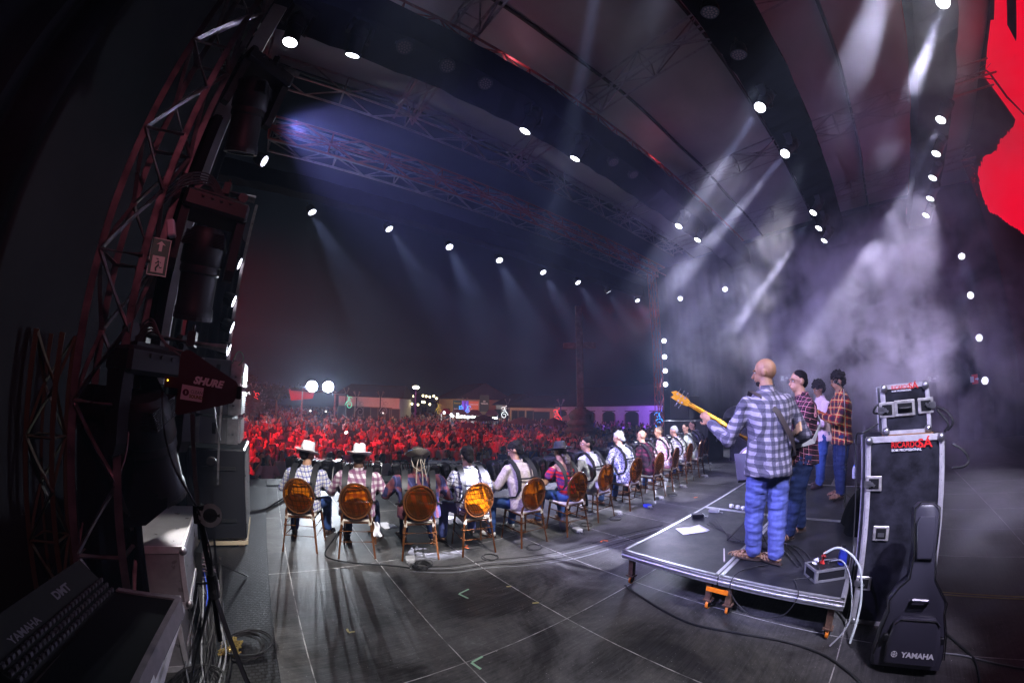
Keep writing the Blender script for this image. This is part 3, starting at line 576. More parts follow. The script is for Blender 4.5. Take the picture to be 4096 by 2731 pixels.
cable('platform_cable','thin black cable hanging in a loop over the platform edge by the power box',[pq+V((-.10,.06,.03)),pq+V((-.16,.22,.01)),pq+V((-.24,.20,.01)),V((3.02,.45,PZ-.02)),V((3.0,.55,PZ-.20)),V((2.99,.80,PZ-.25)),V((3.0,.98,PZ-.12)),V((3.02,1.0,PZ+.01)),V((3.25,.98,PZ+.01)),V((3.5,.80,PZ+.01))],.004)
for i in range(4): cable('platform_cable','black cables curling across the platform behind the bassist feet',[pq+V((.1,.1+.05*i,.01)),V((3.95,.6+.07*i,PZ+.01)),V((4.1+.05*i,.95,PZ+.01)),V((3.9,1.15+.05*i,PZ+.01)),V((4.15,1.5,PZ+.01)),V((4.3+.1*i,1.8,PZ+.01))],.005,group='cables on the platform')
def bottle(x,y,z,h,r,mt,label,cap):
    t=thing('bottle',label,'bottle',(x,y,z)); m=MB(); m.lathe([(r*.9,0),(r,.01),(r,h*.72),(r*.8,h*.80),(r*.45,h*.88),(r*.45,h*.93)],c=(x,y,z),n=16); m.build('body',mt,t,smooth=True)
    m=MB(); m.lathe([(r*.5,h*.9),(r*.5,h),(r*.3,h*1.01)],c=(x,y,z),n=12); m.build('cap',cap,t,smooth=True)
q=onz(3362,2300,PZ); bottle(q.x,q.y,PZ,.27,.037,mat('blue_metal_bottle',(.03,.05,.42),.3,.4),'blue metal drinking bottle standing by the platform corner',BLACKPL)
q=onz(3442,1920,PZ); bottle(7.7,.30,PZ-.0,.24,.033,mat('clear_plastic',(.6,.65,.7),.1,0,.5),'clear water bottle with a blue cap left of the tall flight case',mat('blue_cap',(.05,.2,.7),.4))
# pedals and boxes on the floor
def di_box(x,y,z,rz,col,label,w=.11,d=.13,h=.05,plugs=2):
    t=thing('direct_box',label,'audio box',(x,y,z),rz,'small audio boxes on the floor'); Rz=Matrix.Rotation(rz,3,'Z'); q=V((x,y,z))
    m=MB(); m.box(q+V((0,0,h/2+.004)),(w,d,h),Rz,bev=.006); m.build('case',col,t); m=MB(); m.box(q+Rz@V((0,-d/2-.002,h/2+.004)),(w*.85,.004,h*.75),Rz); m.build('front_plate',WHITEM,t)
    for i in range(plugs):
        m=MB(); o=Rz@V((-w*.2+w*.4*i,-d/2,h/2)); m.cyl(q+o,q+o+Rz@V((0,-.06,-.01)),.012,n=8); m.build('plug',STEEL,t,smooth=True)
GREYB=mat('grey_box',(.35,.35,.36),.45,.3); BLUEB=mat('blue_box',(.03,.05,.5),.4); BLK=BLACKPL
for px_,py_,mt_,lb in ((1642,2245,GREYB,'grey and white audio box beside the third chair'),(2310,2125,GREYB,'grey audio box with white plugs beside the sixth chair'),(2590,2028,BLUEB,'blue audio box beside the eighth chair'),(2638,1994,GREYB,'pale audio box under the ninth chair'),(2730,1948,GREYB,'pale audio box between the tenth and eleventh chairs'),(2818,1907,GREYB,'small pale audio box by the last chair'),(2470,2055,GREYB,'thin pale audio box under the seventh chair'),(2835,1858,GREYB,'farthest pale audio box near the far speakers')):
    q=onz(px_,py_); di_box(q.x,q.y,0,R(-20),mt_,lb)
for i,(px_,py_) in enumerate(((2925,2030),(2950,2035),(2972,2040),(2988,2043))):
    q=onz(px_,py_,PZ); di_box(q.x,q.y,PZ,R(-30),WHITEM,ORD[i]+' white plug block from the left in the row on the platform',.045,.05,.05,1)
q=onz(2790,2068,PZ); di_box(q.x,q.y,PZ,R(40),BLK,'black effects pedal with a green plug on the platform',.09,.15,.045,1)
q=onz(2855,2048,PZ); di_box(q.x,q.y,PZ,R(10),GREYB,'oval grey pedal lying on the platform left of the plug row',.08,.13,.04,1)
# tape marks
def tape(px_,py_,L,rz,col,label,z=0,ell=True):
    q=onz(px_,py_,z); m=MB(); Rz=Matrix.Rotation(rz,3,'Z'); m.box(q+Rz@V((L/2,0,.004)),(L,.018,.0012),Rz)
    if ell: m.box(q+Rz@V((0,L/2+.009,.004)),(.018,L,.0012),Rz)
    m.build('floor_tape',col,label=label,cat='tape mark')
TG=mat('green_tape',(.35,.6,.42),.6); TO=mat('orange_tape',(1,.18,.03),.5,emit=None); TY=mat('yellow_tape',(.45,.40,.15),.6)
tape(1835,2375,.13,R(-75),TG,'pale green corner tape mark in the middle of the bare floor'); tape(1885,2650,.10,R(-80),TG,'pale green corner tape mark near the bottom edge of the photo')
tape(1858,2188,.07,R(-70),TO,'orange corner tape mark by the fourth chair leg'); tape(2410,2160,.07,R(200),TO,'orange corner tape mark on the bare floor below the seventh chair')
for p,l in (((2680,1943),'orange tape mark behind the tenth chair'),((2790,1987),'orange tape mark alone right of the ninth chair'),((2750,1913),'orange tape mark by the eleventh chair'),((2990,1780),'faint orange tape far away beside the smoke')): tape(*p,.10,R(160),TO,l,ell=False)
tape(1395,2530,.05,R(0),TY,'small yellow green tape scrap on the near left floor'); tape(2045,2345,.05,R(150),TY,'yellow tape scrap beside a floor seam',ell=False); tape(2155,2410,.06,R(150),TY,'torn yellow tape scrap in the middle foreground',ell=False)
m=MB(); a=onz(3770,2368);b=onz(4060,2385); dd=(b-a).normalized()
for k in (0,1): m.box((a+b)/2+V((-.05*k,0,.003)),((b-a).length+.3,.022,.001),Matrix.Rotation(math.atan2(dd.y,dd.x),3,'Z'))
m.build('floor_tape',TY,label='double yellow tape line on the floor right of the guitar bag',cat='tape mark')
# cables over the floor
cable('floor_cable','thick black cable snaking under the platform towards the right corner',[onz(2500,2340,.01),onz(2620,2420,.01),onz(2760,2490,.01),onz(2950,2530,.01),onz(3120,2560,.01),onz(3280,2610,.01),onz(3400,2690,.01),onz(3470,2760,.01)],.011)
cable('floor_cable','black cable crossing the floor right of the guitar bag',[onz(3745,2500,.01),onz(3830,2570,.01),onz(3900,2640,.01),onz(3925,2740,.01)],.010)
cable('floor_cable','pale cable on the floor from the guitar bag to the right edge',[onz(3740,2607,.008),onz(3850,2620,.008),onz(4000,2655,.008),onz(4140,2680,.008)],.006,GREYCABLE)
for i in range(4):
    cable('floor_cable','bundle of grey cables running from the coil to the platform',[onz(1640,2265+i*6,.006),onz(1800,2262+i*9,.006),onz(1950,2240+i*10,.006),onz(2130,2222+i*12,.006),onz(2300,2190+i*14,.006),onz(2480,2140+i*14,.006),onz(2650,2100+i*10,.006)],.0045,GREYCABLE if i%2 else CABLEM,group='grey cable bundle on the bare floor')
def coil(q,r,n,label,mt=None,rr=.005,group=None):
    m=MB(); rnd=random.Random(int(q.x*100)); 
    for i in range(n):
        a=rnd.uniform(0,6); e=rnd.uniform(.7,1.1); m.tube([q+V((r*e*math.cos(t*.3+a)+rnd.uniform(-.006,.006)+i*.008,r*math.sin(t*.3+a)*rnd.uniform(.95,1.02),.006+i*rr*1.4)) for t in range(21)],rr,6,closed=True)
    return m.build('cable_coil',mt or CABLEM,smooth=True,label=label,cat='cable coil',group=group)
coil(onz(1680,2270),.10,7,'messy coil of black cable on the floor below the third chair')
for p,l in (((1960,2230),'loose loop of black cable behind the fourth chair'),((2135,2190),'loose loop of black cable beside the fifth chair'),((2345,2100),'flat loop of cable beside the sixth chair'),((2460,2075),'flat loop of cable under the seventh chair'),((1500,2130),'loop of black cable at the second chair leg'),((2690,1980),'small cable loop by the ninth chair'),((3070,2210),'loop of black cable behind the bassist feet')): coil(onz(*p,z=PZ if p[0]>3000 else 0),.10,2,l)
cable('floor_cable','thick black cable from the rubber mat to the first chair',[onz(1000,2045,.015),onz(1060,2035,.015),onz(1110,2005,.02),onz(1150,1985,.02)],.016)
cable('floor_cable','black cable snaking between the first and second chairs',[onz(1370,2100,.01),onz(1330,2160,.01),onz(1300,2210,.01),onz(1330,2235,.01),onz(1420,2250,.01),onz(1560,2260,.01),onz(1640,2270,.01)],.009)
# wedge monitors
def wedge(x,y,rz,label):
    t=thing('wedge_monitor',label,'monitor speaker',(x,y,0),rz,'floor monitors along the stage front'); M=Matrix.Translation((x,y,0))@Matrix.Rotation(rz,4,'Z')@Matrix.Rotation(R(90),4,'Y')@Matrix.Rotation(R(90),4,'Z')
    prof=[(-.28,.0),(.26,.0),(.28,.10),(.06,.40),(-.10,.43),(-.28,.25)]
    m=MB(); m.prism(prof,.66,M); m.build('cabinet',mat('textured_black',(.02,.02,.022),.6,bump=.2,bscale=120),t)
    m=MB(); m.prism([(.278,.115),(.290,.12),(.077,.41),(.066,.398)],.60,M); m.build('grille',BLACKMETAL,t)
for i,(px_,py_) in enumerate(((1885,1925),(2100,1888),(2290,1872),(2480,1850))):
    q=onz(px_,py_); wedge(q.x,8.1,R(200),ORD[i]+' black wedge monitor from the left at the stage front')
q=onz(1720,1890); wedge(q.x,8.35,R(150),'small black wedge in front of the third player')
# near side speakers: subwoofer, line array cabinets
CAB=mat('painted_speaker_black',(.010,.010,.013),.45,spec=.3,bump=.25,bscale=180); CABG=mat('speaker_side_grey',(.10,.10,.105),.4,bump=.2,bscale=160)
t=thing('subwoofer','big black subwoofer cabinet standing on the rubber mat at the left','speaker',(-.62,5.35,0))
m=MB(); m.box((-.64,5.37,.66),(.70,1.04,1.10),bev=.02); m.build('cabinet',CAB,t)
for z in (.35,.98): 
    m=MB(); m.box((-.60,4.845,z),(.40,.012,.045)); m.build('side_rail',BLACKMETAL,t)
m=MB(); m.lathe([(.06,0),(.065,.006),(.05,.008)],c=(-.62,4.85,.82),ax=V((0,-1,0)),n=16,sx=1); m.build('handle_cup',BLACKMETAL,t)
m=MB()
for k in range(15): m.box((-.284,4.95+k*.06,.66),(.014,.018,.94))
m.build('front_grille',STEEL,t)
m=MB(); m.box((-.64,5.37,.06),(.72,1.0,.05)); 
for x in (-.9,-.36): m.box((x,4.95,.045),(.08,.12,.09))
m.build('pallet',mat('pale_wood',(.4,.33,.22),.7),t)
for i in range(3):
    z=1.42+i*.34; t=thing('line_array_cabinet',['lowest','middle','topmost'][i]+' of the three grey speaker cabinets stacked on the subwoofer','speaker',(-.62,5.2,z),group='line array cabinets on the near subwoofer')
    m=MB(); m.box((-.66,5.2,z),(.44,.72,.315),bev=.012); m.build('cabinet',CABG,t)
    for xx,ww in ((-.44,.13),(-.86,.05)): MB().box((xx,4.838,z),(ww,.008,.30)).build('rigging_plate',STEEL,t)
    m=MB()
    for k in range(12): m.box((-.372,5.2,z-.13+k*.0236),(.05,.66,.012))
    m.build('front_grille',ALU,t)
    m=MB(); m.box((-.66,4.836,z+.03),(.05,.01,.13),bev=.004); m.build('handle_cup',BLACKMETAL,t)
cable('speaker_cable','thin green cable curling on top of the line array',[(-.50,4.84,2.2),(-.46,4.82,2.34),(-.40,4.82,2.36),(-.37,4.83,2.28),(-.42,4.83,2.2)],.006,mat('green_cable',(.05,.25,.15),.5))
# mic stand behind the antenna
t=thing('microphone_stand','chrome boom microphone stand in front of the near subwoofer','microphone stand',(-.55,3.9,0))
MB().tube([V((-.55,3.9,.05)),V((-.55,3.9,1.25))],.011,8).build('lower_tube',BLACKMETAL,t,smooth=True); MB().tube([V((-.49,3.9,1.0)),V((-.47,3.9,1.85))],.010,8).build('boom',STEEL,t,smooth=True)
MB().tube([V((-.47,3.9,1.42)),V((-.52,3.88,1.62)),V((-.54,3.86,1.78))],.007,8).build('gooseneck',ALU,t,smooth=True)
m=MB(); m.lathe([(.035,-.02),(.05,-.012),(.05,.012),(.035,.02)],c=(-.55,3.88,1.22),ax=V((0,-1,0)),n=16); m.build('clutch',BLACKPL,t)
for k in range(3): MB().tube([V((-.55,3.9,.22)),V((-.55+.3*math.cos(k*2.1+.4),3.9+.3*math.sin(k*2.1+.4),.02))],.009,6).build('leg',BLACKMETAL,t,smooth=True)
# paddle antenna on its stand, close to the camera
def antenna():
    A=V((-.245,1.28,1.70)); t=thing('paddle_antenna','dark red lit paddle antenna with white lettering on a stand close by','antenna',tuple(A))
    ox=(atd(950,1570,1.30)-atd(700,1545,1.27)); ox.normalize(); oz=V((0,0,1))-ox*ox.z; oz.normalize(); oy=ox.cross(oz)*-1
    c=atd(800,1545,1.275); M=Matrix(((ox.x,oz.x,-oy.x,c.x),(ox.y,oz.y,-oy.y,c.y),(ox.z,oz.z,-oy.z,c.z),(0,0,0,1)))
    if (M.to_3x3()@V((0,0,1))).dot(V((0,0,CH))-c)<0: M=M@Matrix.Scale(-1,4,V((0,0,1)))
    n_=(M.to_3x3()@V((0,0,1)))
    S=c; iv=M.inverted()
    def loc(px_,py_): 
        u=ray(px_,py_); k=(c-V((0,0,CH))).dot(n_)/u.dot(n_); q=iv@(V((0,0,CH))+u*k); return (q.x,q.y)
    poly=[loc(*p) for p in ((725,1410),(745,1398),(765,1402),(945,1525),(952,1540),(952,1575),(938,1602),(930,1612),(740,1655),(712,1660),(700,1650),(706,1600),(712,1530),(718,1450))]
    MR=mat('red_light_tinted_plastic',(.05,.012,.018),.55)  # red light falling on the antenna is put into its plastic colour
    m=MB(); m.prism(poly,.006,M@Matrix.Translation((0,0,-.003))); m.build('paddle',MR,t)
    a=loc(660,1510);b=loc(712,1545); m=MB(); m.box(M@V(((a[0]+b[0])/2,(a[1]+b[1])/2,-.003)),(abs(a[0]-b[0]),abs(a[1]-b[1])*1.5,.03),M.to_3x3()); bx=m.build('amplifier_box',MR,t)
    m=MB(); m.ell(M@V((a[0]+.008,(a[1]+b[1])/2+.004,.014)),.0022); m.build('status_led',emis('yellow_led',(1,.7,.05),6),bx)
    a=loc(950,1570); m=MB(); m.box(M@V((a[0]+.005,a[1],-.003)),(.016,.042,.022),M.to_3x3(),bev=.003); m.build('tip',BLACKPL,t)
    rot=Matrix.Rotation(R(-4),4,'Z'); a=loc(832,1530); text('SHURE',.030,'lettering',mat('pale_print',(.85,.75,.82),.6),M@Matrix.Translation((a[0],a[1],.0012))@rot,t,ext=.0003,shear=.25,bold=.0016,sx=1.0)
    a=loc(768,1573); c2=loc(724,1575); d2=loc(812,1571); w=d2[0]-c2[0]
    m=MB(); m.box(M@V((a[0],a[1],.0008)),(w,w*.66,.0012),M.to_3x3()@Matrix.Rotation(R(-4),3,'Z')); st=m.build('sticker',mat('sticker_paper',(.75,.62,.7),.6),t)
    Q=M@Matrix.Translation((a[0],a[1],.0016))@rot
    text('CLEAN',w*.21,'lettering',mat('grey_ink',(.05,.045,.05),.6),Q@Matrix.Translation((w*.20,w*.07,0)),st,ext=.0002,sx=.85); text('SOUND',w*.21,'lettering',mat('gold_ink',(.22,.17,.03),.6),Q@Matrix.Translation((w*.20,-w*.14,0)),st,ext=.0002,bold=.0006,sx=.85)
    m=MB(); m.lathe([(w*.15,-.0002),(w*.15,.0003)],c=Q@V((-w*.29,w*.0,.0)),ax=n_,n=20); m.build('round_emblem',mat('plum_ink',(.10,.02,.06),.5),st)
    m=MB(); m.box(Q@V((-w*.29,0,.0008)),(w*.05,w*.13,.0004),M.to_3x3()); m.build('emblem_mark',WHITEM,st)
    return t
antenna()
def tripod():
    top=atd(770,1655,1.27); j=atd(795,2050,1.27); t=thing('antenna_stand','black and chrome telescopic tripod stand under the paddle antenna','stand',(j.x,j.y,0))
    b1=atd(850,2330,1.27); b2=atd(880,2560,1.27)
    MB().tube([top,j],.007,10).build('upper_tube',STEEL,t,smooth=True); MB().tube([j+V((0,0,.02)),b1,V((b2.x,b2.y,b2.z))],.0085,10).build('lower_tube',BLACKMETAL,t,smooth=True)
    m=MB(); m.cyl(j+V((0,0,.025)),j-V((0,0,.03)),.018,n=12); m.build('collar',BLACKPL,t,smooth=True)
    kq=j+V((.035,-.0,-.008)); m=MB(); m.lathe([(.022,-.008),(.036,-.008),(.036,.008),(.022,.008)],c=kq,ax=(V((0,0,CH))-kq),n=28,caps=False); m.build('clutch_ring',STEEL,t)
    m=MB(); m.cyl(kq+V((-.03,0,0)),kq+V((.03,0,0)),.007,n=8); m.lathe([(.02,-.006),(.02,.006)],c=kq,ax=(V((0,0,CH))-kq),n=18); m.cyl(kq,kq+(V((0,0,CH))-kq).normalized()*.015,.006,n=8); m.build('knob',BLACKPL,t)
    h=b1; m=MB(); m.cyl(h+V((0,0,.03)),h-V((0,0,.05)),.017,n=12); m.cyl(h,h+V((-.05,0,0)),.005,n=8); m.build('hub',BLACKPL,t)
    for (x,y) in ((.0,.95),(-.75,1.5),(-.22,1.95)): MB().tube([b1+V((0,0,-.02)),V((b1.x*.3+x*.7+.05,b1.y*.3+y*.7,.35)),V((x,y,.01))],.0075,8).build('leg',BLACKMETAL,t,smooth=True)
    return j
jq=tripod()
cable('antenna_cable','thin black cable spiralling down the antenna stand',[atd(650,1560,1.25),atd(655,1700,1.25),atd(690,1850,1.26),atd(760,1980,1.26),atd(800,2060,1.26),atd(840,2200,1.26),atd(850,2300,1.26)],.0035)
m=MB(); m.prism([(0,0),(.20,.02),(.33,.12),(.36,.42),(.30,.80),(.22,.92),(.13,.94),(.18,.75),(.17,.40),(.10,.16)],.05,Matrix(((.97,0,.22,-.95),(.22,0,-.97,2.42),(0,1,0,1.05),(0,0,0,1)))); m.build('padded_bag',mat('black_cloth_bag',(.006,.006,.007),.95,spec=.03),label='black curved cloth bag hanging from the tower behind the antenna stand',cat='bag')
# near left road cases and console
def road_case(label,cx,cyy,z0,w,d,h,rz,mt,lid=0,group=None):
    t=thing('road_case',label,'road case',(cx,cyy,z0),rz,group); Rz=Matrix.Rotation(rz,3,'Z'); q=V((cx,cyy,z0))
    m=MB(); m.box(q+V((0,0,h/2)),(w,d,h),Rz,bev=.008); m.build('body',mt,t)
    for z in (0,h):
        m=MB(); m.box(q+Rz@V((0,-d/2-.003,z+(-.02 if z else .02))),(w,.012,.045),Rz); m.box(q+Rz@V((w/2+.003,0,z+(-.02 if z else .02))),(.012,d,.045),Rz); m.box(q+Rz@V((-w/2-.003,0,z+(-.02 if z else .02))),(.012,d,.045),Rz); m.build('edge_trim',EDGE,t)
    for a in(-1,1):
        m=MB(); m.box(q+Rz@V((a*(w/2-.01),-d/2-.004,h/2)),(.03,.014,h-.09),Rz); m.build('corner_trim',EDGE,t)
        for z in (.03,h-.03): m=MB(); m.ell(q+Rz@V((a*w/2,-d/2,z)),.028,n=8,m=6); m.build('ball_corner',STEEL,t,smooth=True)
    return t
GREYC=mat('grey_laminate',(.30,.29,.31),.35,.3,var=.25,scale=7); REDC=mat('red_laminate',(.22,.03,.03),.5,var=.3)
road_case('grey laminate road case lit from above beside the cable pile',-.86,3.02,.48,.52,.95,.42,R(4),GREYC)
road_case('lower grey laminate rack case under the lit road case',-.90,2.98,.0,.44,.85,.46,R(4),GREYC)
t=thing('open_road_case','open reddish road case lid with worn silver corners lying on the grey case','case lid',(-1.02,3.25,.92))
m=MB(); m.box((-1.02,3.25,1.0),(.10,.80,.18),(0,0,R(5))); m.build('panel',REDC,t); m=MB(); m.box((-1.01,3.25,1.09),(.13,.84,.02),(0,0,R(5))); m.box((-.985,3.25,.92),(.03,.84,.025),(0,0,R(5))); m.build('edge_trim',EDGE,t)
m=MB(); m.lathe([(.05,0),(.06,.01),(.03,.012)],c=(-.962,3.2,1.0),ax=V((1,0,0)),n=12); m.build('latch',STEEL,t)
def console():
    cs=[onz(*p,z=.82) for p in ((470,2360),(715,2395),(510,2800),(120,2760))]; 
    t=thing('console_case','black lighting console case with pale edges in the dark near corner','console case',(-.8,1.9,0))
    a,b,c_,d_=cs; m=MB(); dn=V((0,0,-.12))
    m.add([a,b,c_,d_,a+dn,b+dn,c_+dn,d_+dn],[(0,1,2,3)[::-1],(4,5,6,7),(0,1,5,4),(1,2,6,5),(2,3,7,6),(3,0,4,7)]); m.build('tray',mat('dark_tray',(.01,.01,.011),.7,spec=.1),t)
    for p,q in ((b,c_),(a,b)): 
        m=MB(); dd=(q-p); m.box((p+q)/2+V((0,0,-.04)),(dd.length,.03,.10),Matrix.Rotation(math.atan2(dd.y,dd.x),3,'Z')); m.build('edge_trim',mat('dull_edge',(.16,.14,.16),.6,var=.3,scale=20),t)
    # lid with fader rows
    e=[onz(*p,z=.80) for p in ((470,2380),(100,2760))]; up=V((-.16,-.04,.20)); m=MB(); m.add([e[0],e[1],e[1]+up,e[0]+up,e[0]+V((-.02,0,-.02)),e[1]+V((-.02,0,-.02)),e[1]+up+V((-.02,0,-.02)),e[0]+up+V((-.02,0,-.02))],[(0,1,2,3),(7,6,5,4),(0,4,5,1),(1,5,6,2),(2,6,7,3),(3,7,4,0)]); m.build('lid',mat('dark_grey_lid',(.02,.021,.02),.8,spec=.1),t)
    m=MB(); ax=(e[1]-e[0])
    for r_ in range(3):
        for k in range(26): m.box(e[0]+ax*(k/26+.02)+up*(.16+.14*r_)+V((.012,0,.008)),(.012,.02,.018))
    m.build('knob_rows',mat('pale_knobs',(.045,.04,.05),.6),t,kind='stuff')
    u1=(e[0]-e[1]).normalized(); zz=up.normalized(); nn=u1.cross(zz); MT=Matrix(((u1.x,zz.x,nn.x,0),(u1.y,zz.y,nn.y,0),(u1.z,zz.z,nn.z,0),(0,0,0,1)))
    q=e[0]+ax*.33+up*.72+V((.004,0,.003))
    text('DMT',.055,'lettering',mat('dim_print',(.10,.09,.11),.6),Matrix.Translation(q)@MT,t,ext=.0004,bold=.002); q=e[0]+ax*.72+up*.6+V((.004,0,.003)); text('YAMAHA',.045,'lettering',bpy.data.materials['dim_print'],Matrix.Translation(q)@MT,t,ext=.0004,bold=.001)
    return t
console()
t=thing('road_case','long black road case lid with a blue tape scrap at the bottom left','road case',(-.45,1.6,0))
a,b,c_,d_=[onz(*p,z=.74) for p in ((640,2392),(712,2392),(560,2850),(330,2850))]; cs=(onz(480,2392,.74),onz(712,2390,.74),onz(545,2900,.74),onz(180,2900,.74)); dn=V((0,0,-.08)); m=MB(); m.add(list(cs)+[p+dn for p in cs],[(3,2,1,0),(4,5,6,7),(0,1,5,4),(1,2,6,5),(2,3,7,6),(3,0,4,7)]); m.build('lid',mat('black_laminate',(.010,.010,.010),.6,spec=.15,var=.5,scale=9),t)
dd=cs[2]-cs[1]; m=MB(); m.box((cs[1]+cs[2])/2+V((0,0,-.01)),(dd.length,.036,.05),Matrix.Rotation(math.atan2(dd.y,dd.x),3,'Z')); m.box((cs[1]+cs[2])/2+V((.012,0,-.06)),(dd.length,.03,.04),Matrix.Rotation(math.atan2(dd.y,dd.x),3,'Z')); m.build('edge_trim',EDGE,t)
q=onz(632,2528,.743); m=MB(); m.box(q,(.035,.016,.001),(0,0,R(60))); m.build('blue_tape',mat('blue_tape',(.02,.12,.75),.5),t)
for i in range(3): cable('case_top_cable','thin cables lying over the black road case lid',[onz(660+i*6,2380,.76),onz(590-i*12,2450,.752),onz(560-i*20,2550,.752),onz(500-i*22,2650,.752),onz(470-i*25,2760,.752)],.003,GREYCABLE,group='thin cables on the road case')
# cable pile beside the case
rnd=random.Random(5)
for i in range(26):
    x=-.55+rnd.uniform(-.12,.10); pts=[V((x+rnd.uniform(-.03,.03),3.3,.5+rnd.uniform(-.08,.1))),V((x+.06+rnd.uniform(-.05,.05),3.0,.25+rnd.uniform(-.1,.1))),V((x+.05+rnd.uniform(-.08,.08),2.6,.03+rnd.uniform(0,.08))),V((x+.02+rnd.uniform(-.06,.06),2.1,.02+rnd.uniform(0,.06))),V((x+rnd.uniform(-.06,.06),1.4,.02+rnd.uniform(0,.05)))]
    cable('snake_cable','one of the many cables spilling down beside the grey road case',pts,rnd.uniform(.004,.008),[CABLEM,GREYCABLE,CABLEM,mat('blue_cable',(.03,.08,.5),.5) if i==3 else CABLEM][i%4],group='cable pile by the grey case')
for i,(x,y,l) in enumerate(((-.28,2.75,'large coil of black cable on the rubber mat'),(-.60,2.35,'coil of thick cable on the floor under the road case'))): coil(V((x,y,.02)),.17,6,l,rr=.007)
m=MB()
for k in range(40): m.cyl(V((-.44+rnd.uniform(-.02,.14),2.72+rnd.uniform(-.12,.12),.05+rnd.uniform(0,.04))),V((-.42+rnd.uniform(-.02,.14),2.74+rnd.uniform(-.12,.12),.06)),.007,n=6)
m.build('connector_pile',mat('gold_connector',(.6,.45,.15),.3,.8),kind='stuff')
t=thing('stage_box','tall stage box rack with rows of plugged connectors beside the cable pile','stage box',(-.63,3.35,0)); m=MB(); m.box((-.60,3.28,.33),(.05,.36,.64),(0,R(6),0)); m.build('panel',BLACKMETAL,t)
m=MB()
for r_ in range(10):
    for k in range(6): m.cyl(V((-.575,3.14+k*.055,.1+r_*.055)),V((-.535,3.14+k*.055,.095+r_*.055)),.009,n=6)
m.build('plug_rows',STEEL,t,kind='stuff')
# the small work lamp that lights the cables
spot(V((-.55,2.75,1.35)),V((.10,.0,-1)),55,(1,.98,.92),60,.5,.02,'work_lamp')
spot(V((-.80,2.72,1.9)),V((.05,.1,-1)),36,(1,.98,.92),50,.7,.02,'work_lamp')
# exit sign and emergency lamp on the tower
ef=V((-.80,2.40,2.62)); t=thing('exit_sign','green and white exit sign tied to the near tower','sign',tuple(ef)); n_=(V((0,0,CH))-ef); n_.z=0; M=look(ef,n_)@Matrix.Rotation(R(-4),4,'Z')
m=MB(); m.box(ef,(.12,.23,.004),M.to_3x3()); m.build('panel',mat('sign_green',(.03,.16,.10),.5),t)
SG=mat('sign_pale',(.62,.72,.62),.5); m=MB()
for a in(-1,1): m.box(M@V((a*.057,0,.003)),(.005,.23,.003),M.to_3x3()); m.box(M@V((0,a*.112,.003)),(.12,.005,.003),M.to_3x3())
m.build('sign_border',SG,t)
m=MB(); m.box(M@V((.0,-.045,.003)),(.075,.10,.002),M.to_3x3()); m.prism([(-.028,.075),(.0,.098),(.028,.075),(.010,.078),(.010,.035),(-.010,.035),(-.010,.078)],.002,M@Matrix.Translation((0,0,.003))); m.build('arrow_and_door',SG,t)
m=MB(); m.ell(M@V((.006,-.012,.005)),(.008,.008,.002),n=8,m=5); m.tube([M@V(p) for p in ((.0,-.025,.006),(-.004,-.05,.006),(.010,-.07,.006),(.006,-.088,.006))],.005,5); m.tube([M@V(p) for p in ((-.004,-.05,.006),(-.016,-.066,.006),(-.026,-.062,.006))],.004,5); m.tube([M@V(p) for p in ((-.018,-.034,.006),(.0,-.03,.006),(.016,-.042,.006))],.0035,5); m.build('running_figure',bpy.data.materials['sign_green'],t)
m=MB(); m.box(ef+V((.02,.03,.20)),(.05,.06,.11),(0,R(-20),0),bev=.008); m.build('emergency_lamp',mat('frosted_lamp',(.6,.55,.62),.2),label='small boxy emergency lamp above the exit sign',cat='lamp')
# video screen
LED=emis('black_screen_glow',(.010,.001,.003),1); LEDR=emis('red_screen_glow',(1,.0,.028),1.15)
_N=LEDR.node_tree.nodes; _L=LEDR.node_tree.links; _t=_N.new('ShaderNodeTexCoord'); _m=_N.new('ShaderNodeMapping'); _m.inputs['Scale'].default_value=(.5,1,5); _m.inputs['Rotation'].default_value=(0,.9,0); _q=_N.new('ShaderNodeTexNoise'); _q.inputs['Scale'].default_value=3; _q.inputs['Detail'].default_value=9; _q.inputs['Roughness'].default_value=.8; _L.new(_t.outputs['Object'],_m.inputs[0]); _L.new(_m.outputs[0],_q.inputs[0]); _r=_N.new('ShaderNodeMapRange'); _r.inputs[1].default_value=.30; _r.inputs[2].default_value=.42; _r.inputs[3].default_value=.55; _r.inputs[4].default_value=1.15; _L.new(_q.outputs[0],_r.inputs[0]); _L.new(_r.outputs[0],_N['Emission'].inputs[1])
t=thing('video_screen','big dark video screen showing bright red brush shapes at the upper right','video screen',(6.5,-5.3,5))
m=MB(); m.box((6.5,-5.36,5.6),(19,.12,8.0)); m.build('cabinet',BLACKMETAL,t); m=MB(); m.box((6.5,-5.295,5.6),(18.9,.006,7.9)); sc_=m.build('screen_face',LED,t)
def redshape(pix,jag,seed):
    pts=[ony(*p,-5.285) for p in pix]; rnd=random.Random(seed); out=[]
    for i,p in enumerate(pts):
        q=pts[(i+1)%len(pts)]; j=jag[i]; n=10 if j else 1
        for k in range(n):
            w=p.lerp(q,k/n); out.append(V((w.x+(rnd.uniform(-j,j) if k else 0),w.y,w.z+(rnd.uniform(-j,j) if k else 0))))
    m=MB(); m.add(out,[tuple(range(len(out)))]); return m.build('red_picture',LEDR,sc_)
def onscreen(p): return p
redshape([(3980,-160),(3978,0),(3976,80),(3962,82),(3950,180),(3938,310),(4062,480),(4052,510),(4000,560),(3990,590),(3930,640),(3915,680),(3915,730),(3935,800),(3960,850),(3990,860),(4040,900),(4070,915),(4096,940),(4140,1000),(4200,700),(4200,-100)],[0,0,0,0,0,0,0,.05,.05,.07,.08,.09,.09,.08,.05,.03,.04,.04,.03,0,0,0],3)
redshape([(3932,1240),(3970,1218),(3974,1228),(3970,1240),(3936,1258)],[0,0,0,0,0],4)
